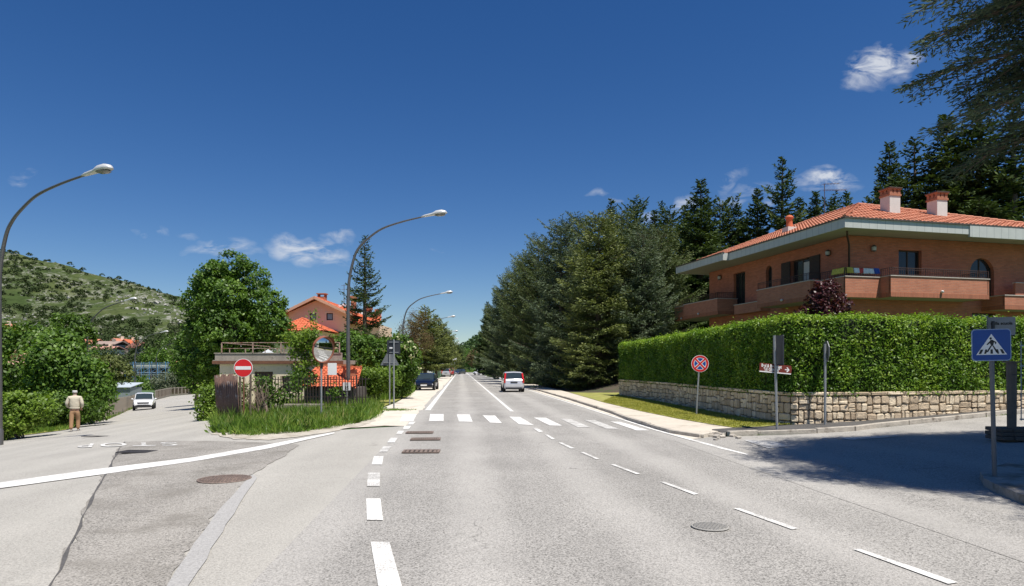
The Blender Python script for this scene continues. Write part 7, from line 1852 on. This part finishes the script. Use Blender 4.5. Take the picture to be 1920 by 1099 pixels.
for i, (px, y, py, r, m, lb) in enumerate([(262, 130, 722, 1.7, ML_bush, 'bush below the left end of the scaffolding'), (283, 125, 727, 1.5, ML_bush, 'bush below the middle of the scaffolding'), (345, 120, 705, 2.2, ML_linden, 'leafy tree right of the silvery bush'), (360, 112, 690, 2.6, ML_linden, 'leafy tree at the end of the side road beneath the lime tree'), (372, 105, 715, 2.0, ML_bush, 'bush at the end of the far brown fence'),
        (275, 190, 655, 5.0, ML_scrub, 'dark round tree above the scaffolding, left of three'), (300, 195, 650, 5.0, ML_scrub, 'dark round tree above the scaffolding, middle of three'), (325, 190, 655, 5.0, ML_bush, 'dark round tree above the scaffolding, right of three'), (292, 170, 672, 3.4, ML_linden, 'bright green tree directly above the scaffolding'), (235, 175, 675, 3.2, ML_scrub, 'dark tree left of the scaffolding'), (195, 170, 668, 3.4, ML_scrub, 'dark tree below the pinkish village roof'),
        (160, 160, 672, 3.4, ML_bush, 'tree behind the second side road lamp'), (20, 150, 640, 4.0, ML_scrub, 'dark tree below the red roof at far left'), (70, 165, 640, 4.2, ML_bush, 'tree right of the far left red roof'), (-30, 140, 640, 5, ML_bush, 'tree cut by the left edge behind the bushes'), (110, 170, 640, 4.0, ML_scrub, 'dark tree left of the village row')]):
    shrub('far_tree', px, y, [(px, py, 0, r), (px + 160 * r / y * 2, py + 5, 0, r * .75), (px - 160 * r / y * 2, py + 6, 0, r * .75), (px, py + 500 * r / y, 0, r * 1.05)], (.5, .34), m, lb, 150, per=15, sig=(.45, .45, .4), cat='tree', group='trees beyond the side road', seed=60 + i, trunk=(1.5, .18, 4))
# burgundy tree, laurel dome behind the hedge
shrub('plum_tree', 1550, 25.6, [(1550, 555, 0, .55), (1530, 575, 0, .5), (1572, 578, 0, .5), (1550, 590, 0, .6), (1585, 592, 0, .35), (1540, 542, 0, .32), (1552, 535, 0, .25), (1515, 592, 0, .35), (1560, 608, 0, .55)], (.11, .075), ML_burg, 'burgundy leaved plum tree between the hedge and the brick house', 300, per=24, sig=(.09, .09, .08), cat='tree', seed=22, trunk=(1.2, .06, 3.2), z=1.0)
shrub('round_shrub', 1432, 27, [(1432, 618, 0, (.62, .6, .42))], (.07, .04), ML_laurel, 'small clipped round shrub peeping over the hedge', 160, per=30, sig=(.06, .06, .04), seed=23, z=1.0)

# ------------------------------------------------ the near cedar at the right edge
def big_cedar():
    o = Vector((13.65, 8.7, .3)); e = empty('cedar_tree', o, 0, 'huge near cedar whose blue grey boughs hang in from the right edge', 'tree'); rs = np.random.RandomState(77); r = random.Random(77)
    tk = MB(); tk.tube([(0, 0, -.3), (.1, .1, 3), (0, .2, 8), (.1, 0, 13), (0, 0, 18)], [.5, .40, .30, .18, .03], 12); Cs, Ds, Vs, Ns = [], [], [], []
    def spray(ax, dv, hw, v0):
        """flat side shoots along a branch axis"""
        n = len(ax)
        for q in range(n):
            s = q / (n - 1); sd = unit(np.cross(dv[q], [0, 0, 1.0]))
            L = hw * (1 - s) ** .6 * (.55 + .45 * min(1, s * 4)) + .10
            for side in (-1, 1):
                m = max(2, int(L / .028)); u = (np.arange(m) + rs.rand(m)) / m
                td = unit(dv[q] * .9 + side * sd + np.array([0, 0, rs.normal() * .16 + .02]))
                p = ax[q] + td * (u * L)[:, None] - np.array([0, 0, 1.0]) * (u ** 2 * L * .16)[:, None] + rs.normal(size=(m, 3)) * .02
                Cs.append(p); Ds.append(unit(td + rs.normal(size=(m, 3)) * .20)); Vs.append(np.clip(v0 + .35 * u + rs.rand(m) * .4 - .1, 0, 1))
    zs = 6.3; k = 0
    while zs < 18:
        t = (zs - 6.3) / 12.4; Lm = 6.7 * min(1, (1 - t) / .76) ** 1.1; nb = 8 if t < .6 else 5
        azs = [k * 2.399 + b * 6.283 / nb + rs.normal() * .15 for b in range(nb)] + ([R(rs.uniform(105, 230)) for _ in range(6)] if zs < 11 else [])
        for az in azs:
            L = Lm * (.78 + .30 * rs.rand()) * (1 - .34 * max(0, math.sin(az)) ** 4) * (.84 if 188 < math.degrees(az) % 360 < 222 else 1); up = .10 + .36 * t + rs.normal() * .04; n = max(8, int(L / .30)); s = np.linspace(0, 1, n)
            out = np.array([math.cos(az), math.sin(az), 0]); sd = np.array([-math.sin(az), math.cos(az), 0]); wob = np.cumsum(rs.normal(size=n)) * .035
            ax = out * (s * L)[:, None] + sd * wob[:, None] + np.array([0, 0, 1.0]) * (zs + up * s * L - .19 * L * s ** 2.2)[:, None]
            tk.tube([tuple(a) for a in ax[::2]], list(np.linspace(.055 + L * .008, .012, len(ax[::2]))), 6, cap=False)
            dv = unit(np.gradient(ax, axis=0))
            azd = math.degrees(az) % 360; near = 80 < azd < 235 and zs < 12
            for q in range(3, n, 1):
                if rs.rand() < (.04 if near else .45): continue
                # secondary boughs
                for side in (-1, 1):
                    L2 = (2.0 * (1 - s[q]) ** .6 + .40) * (.7 + .5 * rs.rand()); d2 = unit(dv[q] * .95 + side * sd * .95 + np.array([0, 0, rs.normal() * .10 + .05])); m = max(4, int(L2 / .13)); u = np.linspace(0, 1, m)
                    a2 = ax[q] + d2 * (u * L2)[:, None] - np.array([0, 0, 1.0]) * (u ** 2 * L2 * .14)[:, None]; dv2 = unit(np.gradient(a2, axis=0)); spray(a2, dv2, .30, .2 + .3 * s[q])
                    tk.tube([tuple(a2[0]), tuple(a2[m // 2]), tuple(a2[-1])], [.014, .009, .004], 4, cap=False)
            spray(ax[n // 2:], dv[n // 2:], .3, .5)
        zs += .46 + .2 * t; k += 1
    C = np.concatenate(Cs); D = np.concatenate(Ds); V = np.concatenate(Vs)
    # only boughs the photo could see or that shade the road are worth their leaves
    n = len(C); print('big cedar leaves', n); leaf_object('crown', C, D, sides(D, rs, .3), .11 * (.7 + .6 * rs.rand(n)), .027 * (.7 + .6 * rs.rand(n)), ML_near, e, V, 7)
    tk.build('trunk', M_bark, e)
big_cedar()

# ------------------------------------------------ grasses
def poly_px(pts): return pxpoly(pts)
isl = poly_px([(400, 797), (408, 812), (470, 818), (560, 812), (620, 804), (682, 791), (703, 785), (712, 768), (700, 756), (640, 752), (560, 756), (505, 764), (450, 778), (415, 786)])
pts = scatter(isl, 9500, 3); hh = [.08 + .55 * abs(noise.noise(Vector((p[0] * .8, p[1] * .8, 0)))) + .38 * abs(noise.noise(Vector((p[0] * 2.6, p[1] * 2.6, 4)))) + .06 * min(1, max(0, p[1] - 21)) for p in pts]
grass_tufts('tall_grass', pts, hh, .020, ML_grass, 'long green grass covering the traffic island', 2, .55, 8, .08)
grass_tufts('seed_stalks', scatter(isl, 520, 31), .48, .010, leaf_mat('dry_stalks', [(.22, .20, .07), (.36, .33, .13), (.50, .45, .22)], .8, .2, .1), 'pale dry seed stalks standing above the island grass', 21, .30, 3, .06)
wd_ = scatter(isl, 1100, 32); grass_tufts('weeds', [p for p in wd_ if noise.noise(Vector((p[0] * .7, p[1] * .7, 2))) > -.1], .26, .085, ML_bush, 'broad leaved weeds mixed into the island grass', 22, .9, 9, .12)
isl2 = poly_px([(620, 758), (700, 757), (765, 745), (776, 734), (740, 728), (700, 728), (640, 745)])
pts = scatter(isl2, 2600, 4); grass_tufts('tall_grass', pts, [.45 + .3 * abs(noise.noise(Vector((p[0] * .6, p[1] * .6, 0)))) for p in pts], .024, ML_grass, 'tall grass behind the island, around the two sign posts seen from behind', 5, .32, 8, .09)
isl3 = poly_px([(776, 735), (795, 722), (815, 711), (805, 708), (770, 722)])
grass_tufts('tall_grass', scatter(isl3, 900, 6), .35, .035, ML_grass, 'grass behind the parked dark hatchback', 6, .3, 6, .12)
lv_poly = [(p[0] - .05, p[1]) for p in LV] + [(p[0] - 2.6, p[1] + .3) for p in reversed(LV)]
grass_tufts('verge_grass', scatter(lv_poly, 4200, 7), .24, .020, ML_grass, 'rough grass along the left edge of the side road', 8, .4, 7, .08)
vg = [(p[0] + .03, p[1]) for p in InR[:6]] + list(reversed(poly_px([(1500, 801), (1473, 797), (1437, 793), (1366, 781), (1296, 767), (1161, 743)])))[0:0]
vg = [(p[0] + .03, p[1]) for p in reversed(InR[:6])] + poly_px([(1440, 806), (1500, 801), (1473, 796), (1437, 792), (1366, 780), (1296, 766), (1161, 742)])
ptv = [(a, b, c + .10) for a, b, c in scatter(InR[:5][::-1] + poly_px([(1432, 805.6), (1530, 799.5), (1473, 796), (1437, 792), (1366, 780), (1296, 766), (1161, 742)]), 9000, 9)]
grass_tufts('verge_grass', ptv, .055, .014, ML_grassdry, 'short yellowish grass between pavement and stone wall', 9, .7, 7, .05)
fb = [(xc(y) + 5.6, y) for y in (56, 70, 90, 120, 150)] + [(xc(y) + 8.5, y) for y in (150, 120, 90, 70, 56)]
grass_tufts('bank_grass', [(a, b, c + .03) for a, b, c in scatter(fb, 1500, 10)], .35, .04, ML_bush, 'green weeds on the bank beyond the silver hatchback', 10, .5, 6, .15)
fe = [(-24, 262), (-14, 262), (-13, 330), (-30, 330)]
grass_tufts('far_grass', scatter(fe, 1500, 11), .6, .12, ML_grass, 'grass slope where the road bends at the far end', 11, .4, 6, .3)
# weeds at kerbs
wk = []
rr = random.Random(3)
for i in range(260):
    t = rr.random(); a = Vector(PT[2]); b = Vector(PT[6]); p = a.lerp(b, t); wk.append((p.x + rr.gauss(0, .02), p.y - .14 + rr.gauss(0, .02), hgt(p.x, p.y)))
for i in range(300):
    p = gr(rr.uniform(560, 735), 0 + 768 + rr.gauss(0, 1.2)) if False else gr(rr.gauss(738, 18), 769 + rr.gauss(0, .9)); wk.append(tuple(p))
grass_tufts('kerb_weeds', wk, .06, .012, ML_grass, 'small weeds growing along the kerbs and round the sign post', 12, .6, 5, .04)
